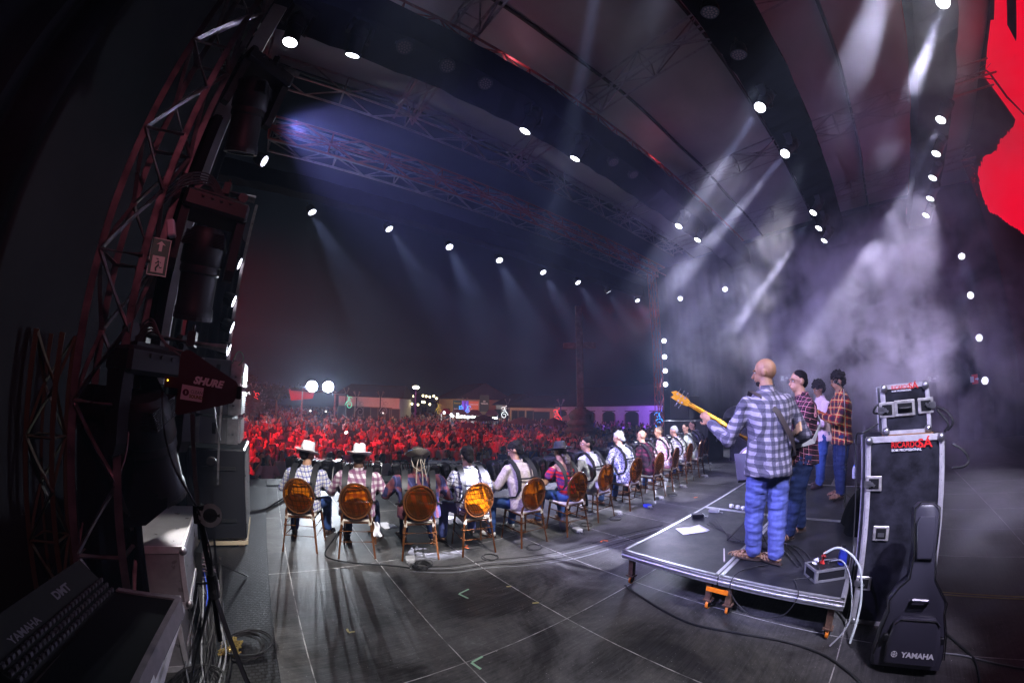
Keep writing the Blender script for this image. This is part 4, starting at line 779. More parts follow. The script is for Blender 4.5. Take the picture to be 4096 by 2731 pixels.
rnd=random.Random(9)
m=MB()
for k in range(26):
    p=(rnd.gauss(3895,14),rnd.gauss(730,55)); q=ony(*p,-5.284); s_=rnd.uniform(.008,.03); m.add([q+V((-s_,0,0)),q+V((0,0,s_*2)),q+V((s_,0,.2*s_)),q+V((0,0,-s_*1.5))],[(0,1,2,3)])
m.build('red_spatter',LEDR,sc_)
m=MB()
m.add([ony(*p,-5.278) for p in ((4024,-60),(4028,100),(4064,168),(4066,150),(4062,-60))],[(0,1,2,3,4)]); m.add([ony(*p,-5.278) for p in ((3940,276),(3960,290),(3990,330),(4030,385),(4096,455),(4096,462),(4025,392),(3985,338),(3955,296),(3939,282))],[tuple(range(10))]); m.build('dark_stroke',LED,sc_)
# far side speakers and cases
def far_sub(x0,x1,y0,y1,z0,z1,label): 
    t=thing('subwoofer',label,'speaker',((x0+x1)/2,(y0+y1)/2,z0)); m=MB(); m.box(((x0+x1)/2,(y0+y1)/2,(z0+z1)/2),(x1-x0,y1-y0,z1-z0),bev=.02); m.build('cabinet',CAB,t)
    m=MB(); m.box((x0-.006,(y0+y1)/2,(z0+z1)/2),(.012,(y1-y0)*.85,(z1-z0)*.85)); m.build('front_grille',BLACKMETAL,t); m=MB(); m.lathe([(.07,0),(.07,.008)],c=((x0+x1)/2,y0-.004,(z0+z1)*.5),ax=V((0,-1,0)),n=14); m.build('handle_cup',STEEL,t); return t
far_sub(11.0,12.3,4.6,6.2,0,1.3,'far black subwoofer block behind the last chairs'); far_sub(11.3,12.2,5.4,6.1,1.3,2.1,'black speaker cabinet standing on the far subwoofer block')
road_case('black rack case with silver frame beside the far subwoofer',12.2,3.7,0,.9,1.1,1.25,R(90),CASEB); road_case('second black rack case behind the bassist near the far speakers',12.9,2.7,0,.9,.9,1.15,R(90),CASEB)
m=MB()
def cov(u,v): 
    a=u*2*PI; r_=(1-v)**.5; return V((12.4+.55*r_*math.cos(a),3.9+.75*r_*math.sin(a),1.27+.42*v**.6+.07*math.sin(a*3+v*5)))
m.grid(cov,28,8); m.build('cloth_cover',mat('grey_plastic_sheet',(.06,.06,.07),.35,bump=.8,bscale=5),smooth=True,label='crumpled dark plastic cover thrown over the far rack case',cat='cover')
q=onx(3145,1512,15.6); 
for i,(x,y,l,c) in enumerate(((3140,1512,'dim exit arrow sign on the dark far curtain','sign_green'),(3730,1515,'dim exit arrow sign in the smoke on the far curtain','sign_green'),(3900,1516,'small dim red sign left of the lowest round light','red_print'))):
    q=onx(x,y,15.3); t=thing('wall_sign',l,'sign',tuple(q)); m=MB(); m.box(q,(.02,.42 if i<2 else .2,.24 if i<2 else .3)); m.build('panel',mat('dim_sign',(.12,.13,.13),.5) if i<2 else LOGOR,t)
    m=MB(); m.box(q+V((-.012,.1,0)),(.006,.12,.18)); m.prism([(-.09,.02),(-.02,.02),(-.02,.05),(.04,0),(-.02,-.05),(-.02,-.02),(-.09,-.02)],.006,Matrix.Translation(q+V((-.013,-.09,0)))@Matrix.Rotation(R(-90),4,'Z')@Matrix.Rotation(R(90),4,'X')); m.build('arrow_and_door',SG if i<2 else WHITEM,t)
# black mound (covered amplifier) behind the platform, bag, music stand
m=MB(); cq=V((5.0,-.15,0))
def mound(u,v):
    a=u*2*PI; r_=math.sqrt(max(0,1-v)); w=1+.08*math.sin(a*5+2)+.05*math.sin(a*9); return cq+V((.62*r_**.7*w*math.cos(a),.50*r_**.7*w*math.sin(a),.86*v**.45+.03*math.sin(a*4)))
m.grid(mound,40,12); m.build('covered_amplifier',mat('black_cloth',(.006,.006,.007),.95,spec=.03),smooth=True,label='black cloth covered drum or amplifier left of the tall flight case',cat='covered equipment')
t=thing('music_stand','black music stand with a tilted grey desk in front of the guitarist','music stand',(4.0,1.25,PZ)); M=Matrix.Translation((4.02,1.10,1.18))@Matrix.Rotation(R(-60),4,'Z')@Matrix.Rotation(R(50),4,'X')
m=MB(); m.box(M@V((0,0,0)),(.50,.34,.008),M.to_3x3(),bev=.002); m.build('desk',mat('grey_desk',(.12,.12,.15),.35),t); m=MB(); m.box(M@V((0,-.17,.02)),(.5,.01,.04),M.to_3x3()); m.build('ledge',BLACKMETAL,t)
MB().tube([V((4.02,1.12,1.14)),V((4.02,1.16,PZ+.2))],.010,8).build('pole',BLACKMETAL,t,smooth=True)
for k in range(3): MB().tube([V((4.02,1.16,PZ+.3)),V((4.02+.26*math.cos(k*2.1),1.16+.26*math.sin(k*2.1),PZ+.01))],.008,6).build('leg',BLACKMETAL,t,smooth=True)
# drum behind, straight mic stand
t=thing('hand_drum','white skinned drum between the bassist and the guitarist','drum',(5.15,1.55,1.0)); m=MB(); Mx=V((-.85,-.2,.25)).normalized(); m.lathe([(.20,0),(.205,.01),(.205,.24),(.20,.25)],c=(5.15,1.5,1.05),ax=Mx*-1,n=28); m.build('shell',mat('drum_shell',(.3,.1,.05),.3),t,smooth=True)
m=MB(); m.lathe([(.19,-.004),(.19,.004)],c=(5.15,1.5,1.05),ax=Mx,n=28); m.build('skin',mat('drum_skin',(.8,.8,.82),.5),t); m=MB(); m.lathe([(.192,-.008),(.214,-.008),(.214,.016),(.206,.016)],c=(5.15,1.5,1.05),ax=Mx,n=28,caps=False); m.build('rim',STEEL,t)
m=MB(); m.tube([V((5.2,1.5,.95)),V((5.2,1.5,PZ))],.012,8); m.build('stand',STEEL,t)
t=thing('microphone_stand','tall straight chrome microphone stand before the man in the red and yellow shirt','microphone stand',(5.9,.42,PZ)); sx_=V((5.85,.34,0))
MB().tube([sx_+V((0,0,PZ+.02)),sx_+V((0,0,1.25))],.013,8).build('lower_tube',BLACKMETAL,t,smooth=True); MB().tube([sx_+V((0,0,1.2)),sx_+V((.02,0,1.95))],.009,8).build('upper_tube',STEEL,t,smooth=True)
m=MB(); m.cyl(sx_+V((0,0,1.2)),sx_+V((0,0,1.3)),.02,n=8); m.cyl(sx_+V((0,0,.85)),sx_+V((0,0,.93)),.022,n=8); m.build('clutch',BLACKPL,t); m=MB(); m.cyl(sx_+V((.02,0,1.95)),sx_+V((-.02,.08,2.03)),.012,.02,8); m.ell(sx_+V((-.03,.10,2.05)),.027); m.build('microphone',BLACKMETAL,t,smooth=True)
for k in range(3): MB().tube([sx_+V((0,0,PZ+.15)),sx_+V((.2*math.cos(k*2.1+1),.2*math.sin(k*2.1+1),PZ+.01))],.009,6).build('leg',BLACKMETAL,t,smooth=True)
MB().tube([V((2.98+.02,1.0,PZ+.008)),V((3.3,1.12,PZ+.008))],.007,6).build('drumstick',mat('pale_stick',(.55,.5,.5),.5),smooth=True,label='pale drumstick lying on the platform beside the bassist shoe',cat='drumstick').location=(.35,.2,0)
# ------------------------------------------------------------ people
TS=bpy.data.scenes.new('scratch'); VOX=1.0
def blob(name,parts,mt,parent,vox=.012,sm=3,noise_=0,nsc=8,world=False,seed=0,zs=1):
    m=MB()
    def orient(f0,f1):
        o=m.v[m.f[f0][0]]; vol=0
        for f in m.f[f0:f1]:
            a=m.v[f[0]]-o
            for i in range(1,len(f)-1): vol+=a.dot((m.v[f[i]]-o).cross(m.v[f[i+1]]-o))
        if vol<0: m.f[f0:f1]=[f[::-1] for f in m.f[f0:f1]]
    for p in parts:
        k=p[0]; fs0=len(m.f)
        if k=='c':
            _,a,ra,b,rb=p; a=V(a);b=V(b); jt=1+.012*(len(m.v)%5); ra*=jt; rb*=jt; dd=(b-a).normalized(); m.tube([a-dd*ra*q for q in (.999,.92,.71,.38)]+[a,b]+[b+dd*rb*q for q in (.38,.71,.92,.999)],[ra*q for q in (.04,.39,.70,.92)]+[ra,rb]+[rb*q for q in (.92,.70,.39,.04)],12)
        elif k=='e': m.ell(p[1],p[2],p[3] if len(p)>3 else None,n=16,m=12)
        elif k=='t': m.tube(p[1],p[2],12)
        elif k=='l':  # elliptical loft: list of (centre, rx, ry, yaw)
            n=20; vs=[];fs=[]
            for c,rx,ry,yw in p[1]:
                c=V(c)
                for i in range(n):
                    a=2*PI*i/n; x=rx*math.cos(a); y=ry*math.sin(a); vs.append(c+V((x*math.cos(yw)-y*math.sin(yw),x*math.sin(yw)+y*math.cos(yw),0)))
            K=len(p[1])
            for r_ in range(K-1):
                for i in range(n): fs.append((r_*n+i,r_*n+(i+1)%n,(r_+1)*n+(i+1)%n,(r_+1)*n+i))
            fs+=[tuple(range(n))[::-1],tuple((K-1)*n+i for i in range(n))]; m.add(vs,fs)
        orient(fs0,len(m.f))
    me=bpy.data.meshes.new(name); me.from_pydata([tuple(v) for v in m.v],[],m.f); o=bpy.data.objects.new(name,me); TS.collection.objects.link(o)
    r=o.modifiers.new('r','REMESH'); r.mode='VOXEL'; r.voxel_size=vox*VOX
    if sm: s_=o.modifiers.new('s','SMOOTH'); s_.iterations=sm; s_.factor=.5
    TS.view_layers[0].update(); dg=TS.view_layers[0].depsgraph; me2=bpy.data.meshes.new_from_object(o.evaluated_get(dg)); bpy.data.objects.remove(o); bpy.data.meshes.remove(me)
    if noise_:
        for v in me2.vertices:
            q=V((v.co[0]*nsc,v.co[1]*nsc,v.co[2]*nsc*zs))+V((seed*7.1,seed*3.3,0)); v.co=V(v.co)+V(v.normal)*(noise_*noise.noise(q)+noise_*.5*noise.noise(q*2.3))
    me2.polygons.foreach_set('use_smooth',[True]*len(me2.polygons)); me2.materials.clear(); me2.materials.append(mt); me2.name=name
    o=bpy.data.objects.new(name,me2); COL.objects.link(o)
    if parent is not None: o.parent=parent; WM[o]=WM.get(parent)
    return o
def plaid(name,base,bars,rough=.85,noise_=None):
    """bars: (axis 'u'/'z', period, width, offset, colour, strength)"""
    m=mat(name,base,rough,spec=.2); nt=m.node_tree; N=nt.nodes; L=nt.links; b=N['Principled BSDF']
    tc=N.new('ShaderNodeTexCoord'); ns=N.new('ShaderNodeTexNoise'); ns.inputs['Scale'].default_value=5; L.new(tc.outputs['Object'],ns.inputs[0])
    off=N.new('ShaderNodeVectorMath'); off.operation='MULTIPLY_ADD'; L.new(ns.outputs['Color'],off.inputs[0]); off.inputs[1].default_value=(.035,.035,.03); L.new(tc.outputs['Object'],off.inputs[2])
    sx=N.new('ShaderNodeSeparateXYZ'); L.new(off.outputs[0],sx.inputs[0])
    def M2(op,a,b_=None,c=None):
        n=N.new('ShaderNodeMath'); n.operation=op
        for i,v in enumerate((a,b_,c)):
            if v is None: continue
            if isinstance(v,(int,float)): n.inputs[i].default_value=v
            else: L.new(v,n.inputs[i])
        return n.outputs[0]
    U=M2('MULTIPLY_ADD',sx.outputs[1],.8,sx.outputs[0]); Z=M2('MULTIPLY_ADD',sx.outputs[1],-.25,sx.outputs[2])
    cur=None
    for ax,per,w,of,col,st in bars:
        k=M2('LESS_THAN',M2('FRACT',M2('MULTIPLY_ADD',U if ax=='u' else Z,1/per,of+40)),w/per); k=M2('MULTIPLY',k,st)
        mx=N.new('ShaderNodeMix'); mx.data_type='RGBA'; L.new(k,mx.inputs[0]); mx.inputs[7].default_value=(*col,1)
        if cur is None: mx.inputs[6].default_value=(*base,1)
        else: L.new(cur,mx.inputs[6])
        cur=mx.outputs[2]
    if noise_:
        n=N.new('ShaderNodeTexNoise'); n.inputs['Scale'].default_value=noise_[0]; n.inputs['Detail'].default_value=4; n.inputs['Distortion'].default_value=1.5; L.new(tc.outputs['Object'],n.inputs[0]); k=M2('GREATER_THAN',n.outputs[0],noise_[1])
        mx=N.new('ShaderNodeMix'); mx.data_type='RGBA'; L.new(k,mx.inputs[0]); mx.inputs[6].default_value=(*base,1); mx.inputs[7].default_value=(*noise_[2],1); cur=mx.outputs[2]
    if cur is not None: L.new(cur,b.inputs['Base Color'])
    wr=N.new('ShaderNodeTexNoise'); wr.inputs['Scale'].default_value=9; wr.inputs['Detail'].default_value=3; wr.inputs['Distortion'].default_value=1.2; L.new(tc.outputs['Object'],wr.inputs[0]); bp=N.new('ShaderNodeBump'); bp.inputs['Strength'].default_value=.55; bp.inputs['Distance'].default_value=.03; L.new(wr.outputs[0],bp.inputs['Height']); L.new(bp.outputs[0],b.inputs['Normal'])
    return m
def skin(name,c):
    m=mat(name,c,.5,spec=.4,var=.22,scale=14,bump=.25,bscale=90); return m
SK={'tan':skin('tan_skin',(.42,.23,.14)),'brown':skin('brown_skin',(.26,.135,.075)),'dark':skin('dark_skin',(.10,.05,.03)),'light':skin('light_skin',(.55,.34,.24))}
HAIRB=mat('black_hair',(.010,.008,.008),.75,spec=.15,bump=.6,bscale=70); HAIRG=mat('grey_hair',(.33,.33,.35),.7,var=.4,scale=40,bump=.8,bscale=60); HAIRD=mat('dark_brown_hair',(.03,.018,.012),.5,bump=.8,bscale=50)
def denim(name,c): return mat(name,c,.85,spec=.2,var=.35,scale=5,bump=.5,bscale=14)
JB=denim('blue_denim',(.035,.075,.22)); JD=denim('dark_denim',(.012,.022,.07)); JL=denim('light_denim',(.085,.105,.31)); JK=denim('black_trousers',(.012,.012,.014))
LEATHER=mat('black_strap_leather',(.012,.012,.014),.5,spec=.35); SHOEB=mat('brown_leather_sandal',(.22,.12,.07),.55); SHOEW=mat('white_shoe_leather',(.65,.62,.6),.5); SHOED=mat('dark_shoe',(.04,.025,.02),.5)
FELTW=mat('white_felt',(.80,.78,.76),.85); FELTK=mat('black_felt',(.012,.014,.02),.8)
def rotz(v,a): return V((v[0]*math.cos(a)-v[1]*math.sin(a),v[0]*math.sin(a)+v[1]*math.cos(a),v[2]))
def head_parts(c,yaw,pitch,s=1.0):
    """face looks along +y before turning"""
    Rm=Matrix.Rotation(yaw,3,'Z')@Matrix.Rotation(pitch,3,'X'); c=V(c); P=lambda x,y,z:c+Rm@(V((x,y,z))*s)
    pr=[('e',P(0,-.012,.02),(.076*s,.096*s,.098*s),Rm),('e',P(0,.028,-.045),(.056*s,.062*s,.068*s),Rm),('e',P(0,.05,-.085),(.032*s,.03*s,.026*s),Rm),
     ('c',P(0,.088,.0),.010*s,P(0,.106,-.032),.015*s),('e',P(0,.086,-.062),(.024*s,.012*s,.012*s),Rm),('e',P(0,.082,.022),(.055*s,.018*s,.012*s),Rm)]
    for e in(-1,1): pr.append(('e',P(e*.079,-.008,-.008),(.011*s,.020*s,.032*s),Rm))
    return pr,Rm,P
def hand_parts(w,dirv,up,curl=.5,s=1.0,side=1):
    """wrist point, direction of the fingers, normal of the palm's back"""
    d=V(dirv).normalized(); u=V(up); u=(u-d*u.dot(d)).normalized(); r=d.cross(u); w=V(w); pr=[('c',w,.026*s,w+d*.03*s,.03*s),('e',w+d*.055*s,(.046*s,.048*s,.018*s),Matrix((r,d,u)).transposed())]
    for i,l in enumerate((.068,.078,.072,.056)):
        b=w+d*.093*s+r*((i-1.5)*.0235*s); k=V(b); dd=d.copy()
        for j,fr in enumerate((.45,.32,.23)):
            dd=(dd-u*curl*(.5+.35*j)).normalized(); q=k+dd*l*fr*s; pr.append(('c',k,(.0082-.0006*j)*s,q,(.0077-.0006*j)*s)); k=q
    b=w+d*.025*s+r*(-.038*s*side); q=b+(d*.6-r*side*.7-u*.3).normalized()*.042*s; pr+= [('c',b,.013*s,q,.011*s),('c',q,.011*s,q+(d-r*side*.15-u*.3).normalized()*.03*s,.009*s)]
    return pr
def short_hair(P,Rm,mt,par,s=1.0,fade=False,size=1.0,spike=.006,seed=1,back=0):
    pr=[('e',P(0,-.022,.045),(.080*s*size,.092*s*size,.080*s*size),Rm),('e',P(0,-.050,.0),(.079*s,.064*s,.080*s),Rm)]
    if back: pr.append(('e',P(0,-.07,-.05),(.06*s,.045*s,.06*s),Rm))
    return blob('hair',pr,mt,par,.010,1,spike,40,seed=seed)
def afro(P,Rm,mt,par,s=1.0,size=1.35,seed=1): return blob('hair',[('e',P(0,-.025,.065),(.088*size,.095*size,.085*size),Rm),('e',P(0,-.06,.0),(.08*size,.06*size,.07*size),Rm)],mt,par,.011,0,.030,32,seed=seed)
def sandal(a,yaw,mt,par,sk,s=1.0,strap=True):
    """a = ankle point above the floor"""
    f=rotz((0,1,0),yaw); r=rotz((1,0,0),yaw); z0=a.z-.075; base=V((a.x,a.y,z0))
    m=MB(); n=18; ring=[]
    for i in range(n):
        t=2*PI*i/n; l=.145*math.sin(t); wd=(.044 if l>0 else .036)*math.cos(t); ring.append(base+f*(l+.06)+r*wd)
    for zz in (0,.018):
        m.v+=[p+V((0,0,zz)) for p in ring]
    m.f+=[tuple(range(n))[::-1],tuple(range(n,2*n))]+[(i,(i+1)%n,n+(i+1)%n,n+i) for i in range(n)]; m.mi+=[0]*(n+2)
    sh=m.build('sole',SHOED,par,world=False)
    if strap:
        m=MB()
        for k,(y0,hgt_) in enumerate(((.155,.028),(.12,.040),(.08,.055),(.035,.062))):
            m.tube([base+f*(y0+.02*math.sin(t))+r*(.043*math.cos(t))+V((0,0,.016+hgt_*abs(math.sin(t))**.8)) for t in [PI*i/8 for i in range(9)]],.008,6)
            m.tube([base+f*(y0-.05*math.cos(t)+.02)+r*(.04*math.cos(t))+V((0,0,.016+hgt_*abs(math.sin(t))**.8)) for t in [PI*i/8 for i in range(9)]],.007,6)
        m.tube([base+f*(-.06*math.sin(t))+r*(.034*math.cos(t))+V((0,0,.045)) for t in [PI*i/8 for i in range(9)]],.010,6)
        m.build('sandal_strap',mt,sh,smooth=True,world=False)
    else: blob('shoe_upper',[('e',base+f*.10+V((0,0,.03)),(.040,.085,.034),Matrix.Rotation(yaw,3,'Z')),('e',base-f*.02+V((0,0,.045)),(.036,.05,.045),Matrix.Rotation(yaw,3,'Z'))],mt,sh,.008,2)
def foot_parts(a,yaw):
    f=rotz((0,1,0),yaw); return [('c',a,.033,a+f*.02-V((0,0,.035)),.034),('c',a-V((0,0,.04))-f*.03,.026,a+f*.11-V((0,0,.048)),.024),('c',a+f*.11-V((0,0,.048)),.027,a+f*.17-V((0,0,.052)),.016)]
def ribbon(name,pts,w,mt,par,normal,th=.006):
    m=MB(); pts=[V(p) for p in pts]; L_=[];Rr=[]
    for i,p in enumerate(pts):
        d=(pts[min(i+1,len(pts)-1)]-pts[max(i-1,0)]).normalized(); nn=V(normal[i]) if isinstance(normal,list) else V(normal); s_=d.cross(nn).normalized(); nn=s_.cross(d).normalized()
        ww=w[i] if isinstance(w,(list,tuple)) else w
        for a,b in((-1,0),(1,0),(1,1),(-1,1)): m.v.append(p+s_*(a*ww/2)+nn*(b*th))
    for i in range(len(pts)-1):
        for k in range(4): m.f.append((i*4+k,i*4+(k+1)%4,i*4+4+(k+1)%4,i*4+4+k)); m.mi.append(0)
    m.f+=[(3,2,1,0),tuple(len(m.v)-4+k for k in range(4))]; m.mi+=[0,0]
    return m.build(name,mt,par,smooth=True,world=False)
def hat_fedora(P,Rm,mt,par,s=1.0,brim=.155,crown=.145,band=LEATHER):
    h=MB(); ax=Rm@V((0,0,1)); c=P(0,-.012,.026); x=Rm@V((1,0,0)); y=Rm@V((0,1,0)); n=32
    prof=[(brim,.012),(brim*.98,.004),(brim*.8,-.004),(.094,.0),(.092,.03),(.086,.07),(.078,crown-.02),(.060,crown),(.03,crown-.008),(.001,crown-.012)]
    for i,(r,z) in enumerate(prof):
        for k in range(n):
            a=2*PI*k/n; zz=z+(.020*abs(math.cos(a))**2 if i<2 else 0)-(.012*math.sin(a) if i<3 else 0); rx=r*.93 if i>2 else r; h.v.append(c+x*(rx*math.cos(a))+y*(r*1.08*math.sin(a))+ax*(zz+(-.02*math.exp(-(math.cos(a)*r/.02)**2) if i>6 else 0)))
    for i in range(len(prof)-1):
        for k in range(n): h.f.append((i*n+k,i*n+(k+1)%n,(i+1)*n+(k+1)%n,(i+1)*n+k)); h.mi.append(0)
    o=h.build('hat',mt,par,smooth=True,world=False); md=o.modifiers.new('t','SOLIDIFY'); md.thickness=.004
    b=MB(); b.v=[c+x*(.0905*math.cos(2*PI*k/n))+y*(.1045*math.sin(2*PI*k/n))+ax*z for z in (.002,.030) for k in range(n)]; b.f=[(k,(k+1)%n,n+(k+1)%n,n+k) for k in range(n)]; b.mi=[0]*n
    bo=b.build('hat_band',band,o,smooth=True,world=False); bo.parent=o; return o
def glasses(P,Rm,par):
    m=MB()
    for e in(-1,1):
        m.tube([P(e*.033+.024*math.cos(t),.106,.006+.019*math.sin(t)) for t in [2*PI*i/14 for i in range(14)]],.0018,5,closed=True); m.tube([P(e*.056,.104,.010),P(e*.080,.06,.008),P(e*.082,-.01,.0)],.0018,5)
    m.tube([P(-.010,.108,.010),P(.010,.108,.010)],.0018,5); m.build('glasses',BLACKMETAL,par,world=False)
def eyes(P,Rm,par):
    m=MB(); 
    for e in(-1,1): m.ell(P(e*.031,.079,.004),(.013,.007,.007),Rm,n=8,m=6)
    w=m.build('eye',WHITEM,par,smooth=True,world=False); m=MB()
    for e in(-1,1): m.ell(P(e*.031,.086,.003),(.005,.003,.005),Rm,n=8,m=5)
    m.build('pupil',BLACKPL,w,world=False)
    m=MB()
    for e in(-1,1): m.tube([P(e*.016,.092,.024),P(e*.033,.092,.029),P(e*.05,.080,.024)],[.003,.004,.002],5)
    m.build('eyebrow',HAIRB,par,world=False)
def seated(label,loc,rz,shirt,jeans,sk,hair,hyaw=0,hpitch=-.15,lean=.13,cat='person',shoe='sandal',hat=None,build=1.0,sleeve='long',arms=0,glass=False,legs=0,seed=1,tall=0,bare=False):
    """local frame: faces +y, origin on the floor under the hips"""
    t=thing('person',label,cat,loc,rz,'seated accordion players'); build*=1.12; B=build
    tall-=.045; sh_z=.995+tall; ly=lean; nk=V((0,ly*.9+.02,1.09+tall)); hc=V((0,ly+.05,1.245+tall))
    S={e:V((e*.185*B,ly*.85,sh_z)) for e in(-1,1)}
    E={-1:V((-.30*B,.16+arms*.05,.76+tall*.6)),1:V((.30*B,.10,.74+tall*.6))}; W={-1:V((-.25,.40,.80)),1:V((.25,.36,.74))}
    hp,Rm,P=head_parts(hc,hyaw,hpitch)
    pr=hp+[('c',nk-V((0,0,.08)),.060*B,hc-V((0,0,.05)),.054)]
    for e in(-1,1):
        pr+=[('c',E[e],.040,W[e],.027),('c',S[e],.045,E[e],.04)]+hand_parts(W[e],(V((-e*.25,.9,.15)) ),V((e,.2,.2)),.6,side=-e)
    pr+=[('l',[((0,.0,.60),.12,.08,0),((0,ly*.5,.80),.12,.08,0),((0,ly*.85,.94+tall),.13,.07,0),((0,ly*.9,1.04+tall),.055,.05,0)])] if not bare else [('l',[((0,.0,.60),.12,.09,0),((0,ly*.5,.85),.13,.09,0),((0,ly*.9,.98),.15,.08,0),((0,ly*.9,1.03),.07,.06,0)])]
    kx=.17+.04*legs; K={e:V((e*kx,.40,.50)) for e in(-1,1)}; A={-1:V((-.20-.05*legs,.42-.05*legs,.085)),1:V((.20,.34+.08*legs,.085))}
    fy={-1:.3,1:-.35}
    for e in(-1,1): pr+=[('c',V((e*.09,.02,.52)),.05,K[e],.032),('c',K[e],.030,A[e],.030)]+foot_parts(A[e],fy[e])
    body=blob('body',pr,SK[sk],t,.010,2)
    # shirt
    b=B; tz=tall
    if bare: tor=[((0,-.02,.50),.175*b,.135,0),((0,.0,.62),.155*b,.12,0),((0,ly*.5,.80),.16*b,.115,0),((0,ly*.75,.90),.175*b,.115,0)]
    else: tor=[((0,-.03,.47),.20*b,.155,0),((0,-.02,.55),.195*b,.15,0),((0,ly*.25,.70),.185*b,.14,0),((0,ly*.6,.86+tz*.5),.205*b,.145,0),((0,ly*.85,.98+tz),.205*b,.125,0),((0,ly*.9,1.045+tz),.15*b,.09,0),((0,ly*.92,1.085+tz),.078,.072,0)]
    sp=[('l',tor)]
    for e in(-1,1):
        if bare: q=S[e].lerp(E[e],.12); sp+=[('c',q,.068,S[e].lerp(E[e],.55),.066)]
        else:
            sp+=[('c',S[e],.064*b,E[e],.056)]
            fr={'long':.85,'elbow':.12,'rolled':.4}[sleeve]
            sp.append(('c',E[e],.056,E[e].lerp(W[e],fr),.044 if fr>.5 else .05))
    so=blob('shirt',sp,shirt,t,.013,2,.013,9,seed=seed,zs=.5)
    if not bare:
        m=MB(); m.lathe([(.074,-.022),(.066,.03),(.062,.03),(.070,-.022)],c=(0,ly*.92-.005,1.09+tz),n=20,caps=False,sy=1); m.build('collar',shirt,so,smooth=True,world=False)
    tp=[('e',(0,-.02,.52),(.175*b,.15,.085))]
    for e in(-1,1): tp+=[('c',V((e*.09,.0,.525)),.088,K[e],.068),('c',K[e],.066,A[e]+V((0,0,.03)),.058)]
    blob('trousers',tp,jeans,t,.014,1,.008,8,seed=seed+3,zs=2.6)
    for e in(-1,1): sandal(A[e],fy[e],{'sandal':SHOEB,'white':SHOEW,'dark':SHOED}[shoe],body,sk,strap=shoe=='sandal')
    if hair=='short': short_hair(P,Rm,HAIRB,body,seed=seed)
    elif hair=='fade': short_hair(P,Rm,HAIRD,body,size=.975,spike=.002,seed=seed)
    elif hair=='thick': short_hair(P,Rm,HAIRB,body,size=1.10,spike=.010,seed=seed,back=1)
    elif hair=='grey': short_hair(P,Rm,HAIRG,body,size=1.06,spike=.008,seed=seed,back=1)
    elif hair=='greyshort': short_hair(P,Rm,HAIRG,body,size=1.0,spike=.003,seed=seed)
    elif hair=='bun':
        short_hair(P,Rm,HAIRB,body,size=1.05,spike=.005,seed=seed,back=1); blob('hair_bun',[('e',P(0,-.125,.0),(.04,.035,.04))],HAIRB,body,.008,0,.008,40)
    elif hair=='long':
        short_hair(P,Rm,HAIRD,body,size=1.05,seed=seed,back=1); blob('long_hair',[('c',P(0,-.07,-.04),.06,V((.03,ly-.12,1.02)),.055),('c',V((.03,ly-.12,1.02)),.055,V((.05,ly-.17,.84)),.025)],HAIRD,body,.009,1,.016,22)
    if hat=='white': hat_fedora(P,Rm,FELTW,body)
    elif hat=='black':
        hat_fedora(P,Rm,FELTK,body,brim=.185,crown=.13,band=FELTK)
    elif hat=='leather':
        h=MB(); ax=Rm@V((0,0,1)); c=P(0,-.01,.04); x=Rm@V((1,0,0)); y=Rm@V((0,1,0)); h.lathe([(.088,0),(.092,.04),(.080,.09),(.05,.125),(.001,.137)],c=c,ax=ax,n=24,caps=False); ho=h.build('hat',mat('dark_hide',(.03,.028,.025),.8),body,smooth=True,world=False)
        h=MB(); n=30
        for r,z,tk in ((.088,-.004,0),(.125,.02,0),(.168,.088,0),(.162,.092,0),(.118,.026,0),(.088,.003,0)):
            for k in range(n): a=2*PI*k/n; q=.35+.65*abs(math.sin(a)); h.v.append(c+x*(r*(.85+.15*abs(math.cos(a)))*math.cos(a))+y*(r*math.sin(a))+ax*(z*q))
        for i in range(5):
            for k in range(n): h.f.append((i*n+k,i*n+(k+1)%n,(i+1)*n+(k+1)%n,(i+1)*n+k)); h.mi.append(0)
        h.build('hat_brim',mat('tooled_pale_leather',(.33,.29,.24),.6,var=.3,scale=60),ho,smooth=True,world=False)
        h=MB(); h.tube([c+x*(.160*math.cos(a))+y*(.160*math.sin(a))+ax*(.086*(.35+.65*abs(math.sin(a)))) for a in [2*PI*k/30 for k in range(30)]],.004,5,closed=True); h.tube([c+x*(.094*math.cos(a))+y*(.094*math.sin(a))+ax*(.045+.012*math.sin(a*6)) for a in [2*PI*k/40 for k in range(40)]],.004,5,closed=True); h.build('blue_trim',mat('blue_trim',(.12,.3,.7),.5),ho,world=False)
        h=MB()
        for dx,zz in ((-.01,.90),(.015,.86),(.03,.93)):
            h.tube([P(dx,-.115,.0),V((dx*2,ly-.13,1.12)),V((dx*3,ly-.15,1.0)),V((dx*3.2,ly-.16,zz))],[.004,.005,.009,.007],6)
        h.tube([P(-.085,-.03,.0),P(-.07,-.09,-.09),P(0,-.12,-.14),P(.07,-.09,-.09),P(.085,-.03,.0)],.005,6); h.build('hat_strings',bpy.data.materials['tooled_pale_leather'],ho,smooth=True,world=False)
    if glass: glasses(P,Rm,body)
    if hat not in ('white','leather','black'): eyes(P,Rm,body)
    # straps of the accordion, worn on the back: they belong to the accordion thing
    return t,S,ly,tz,b
ACC={}
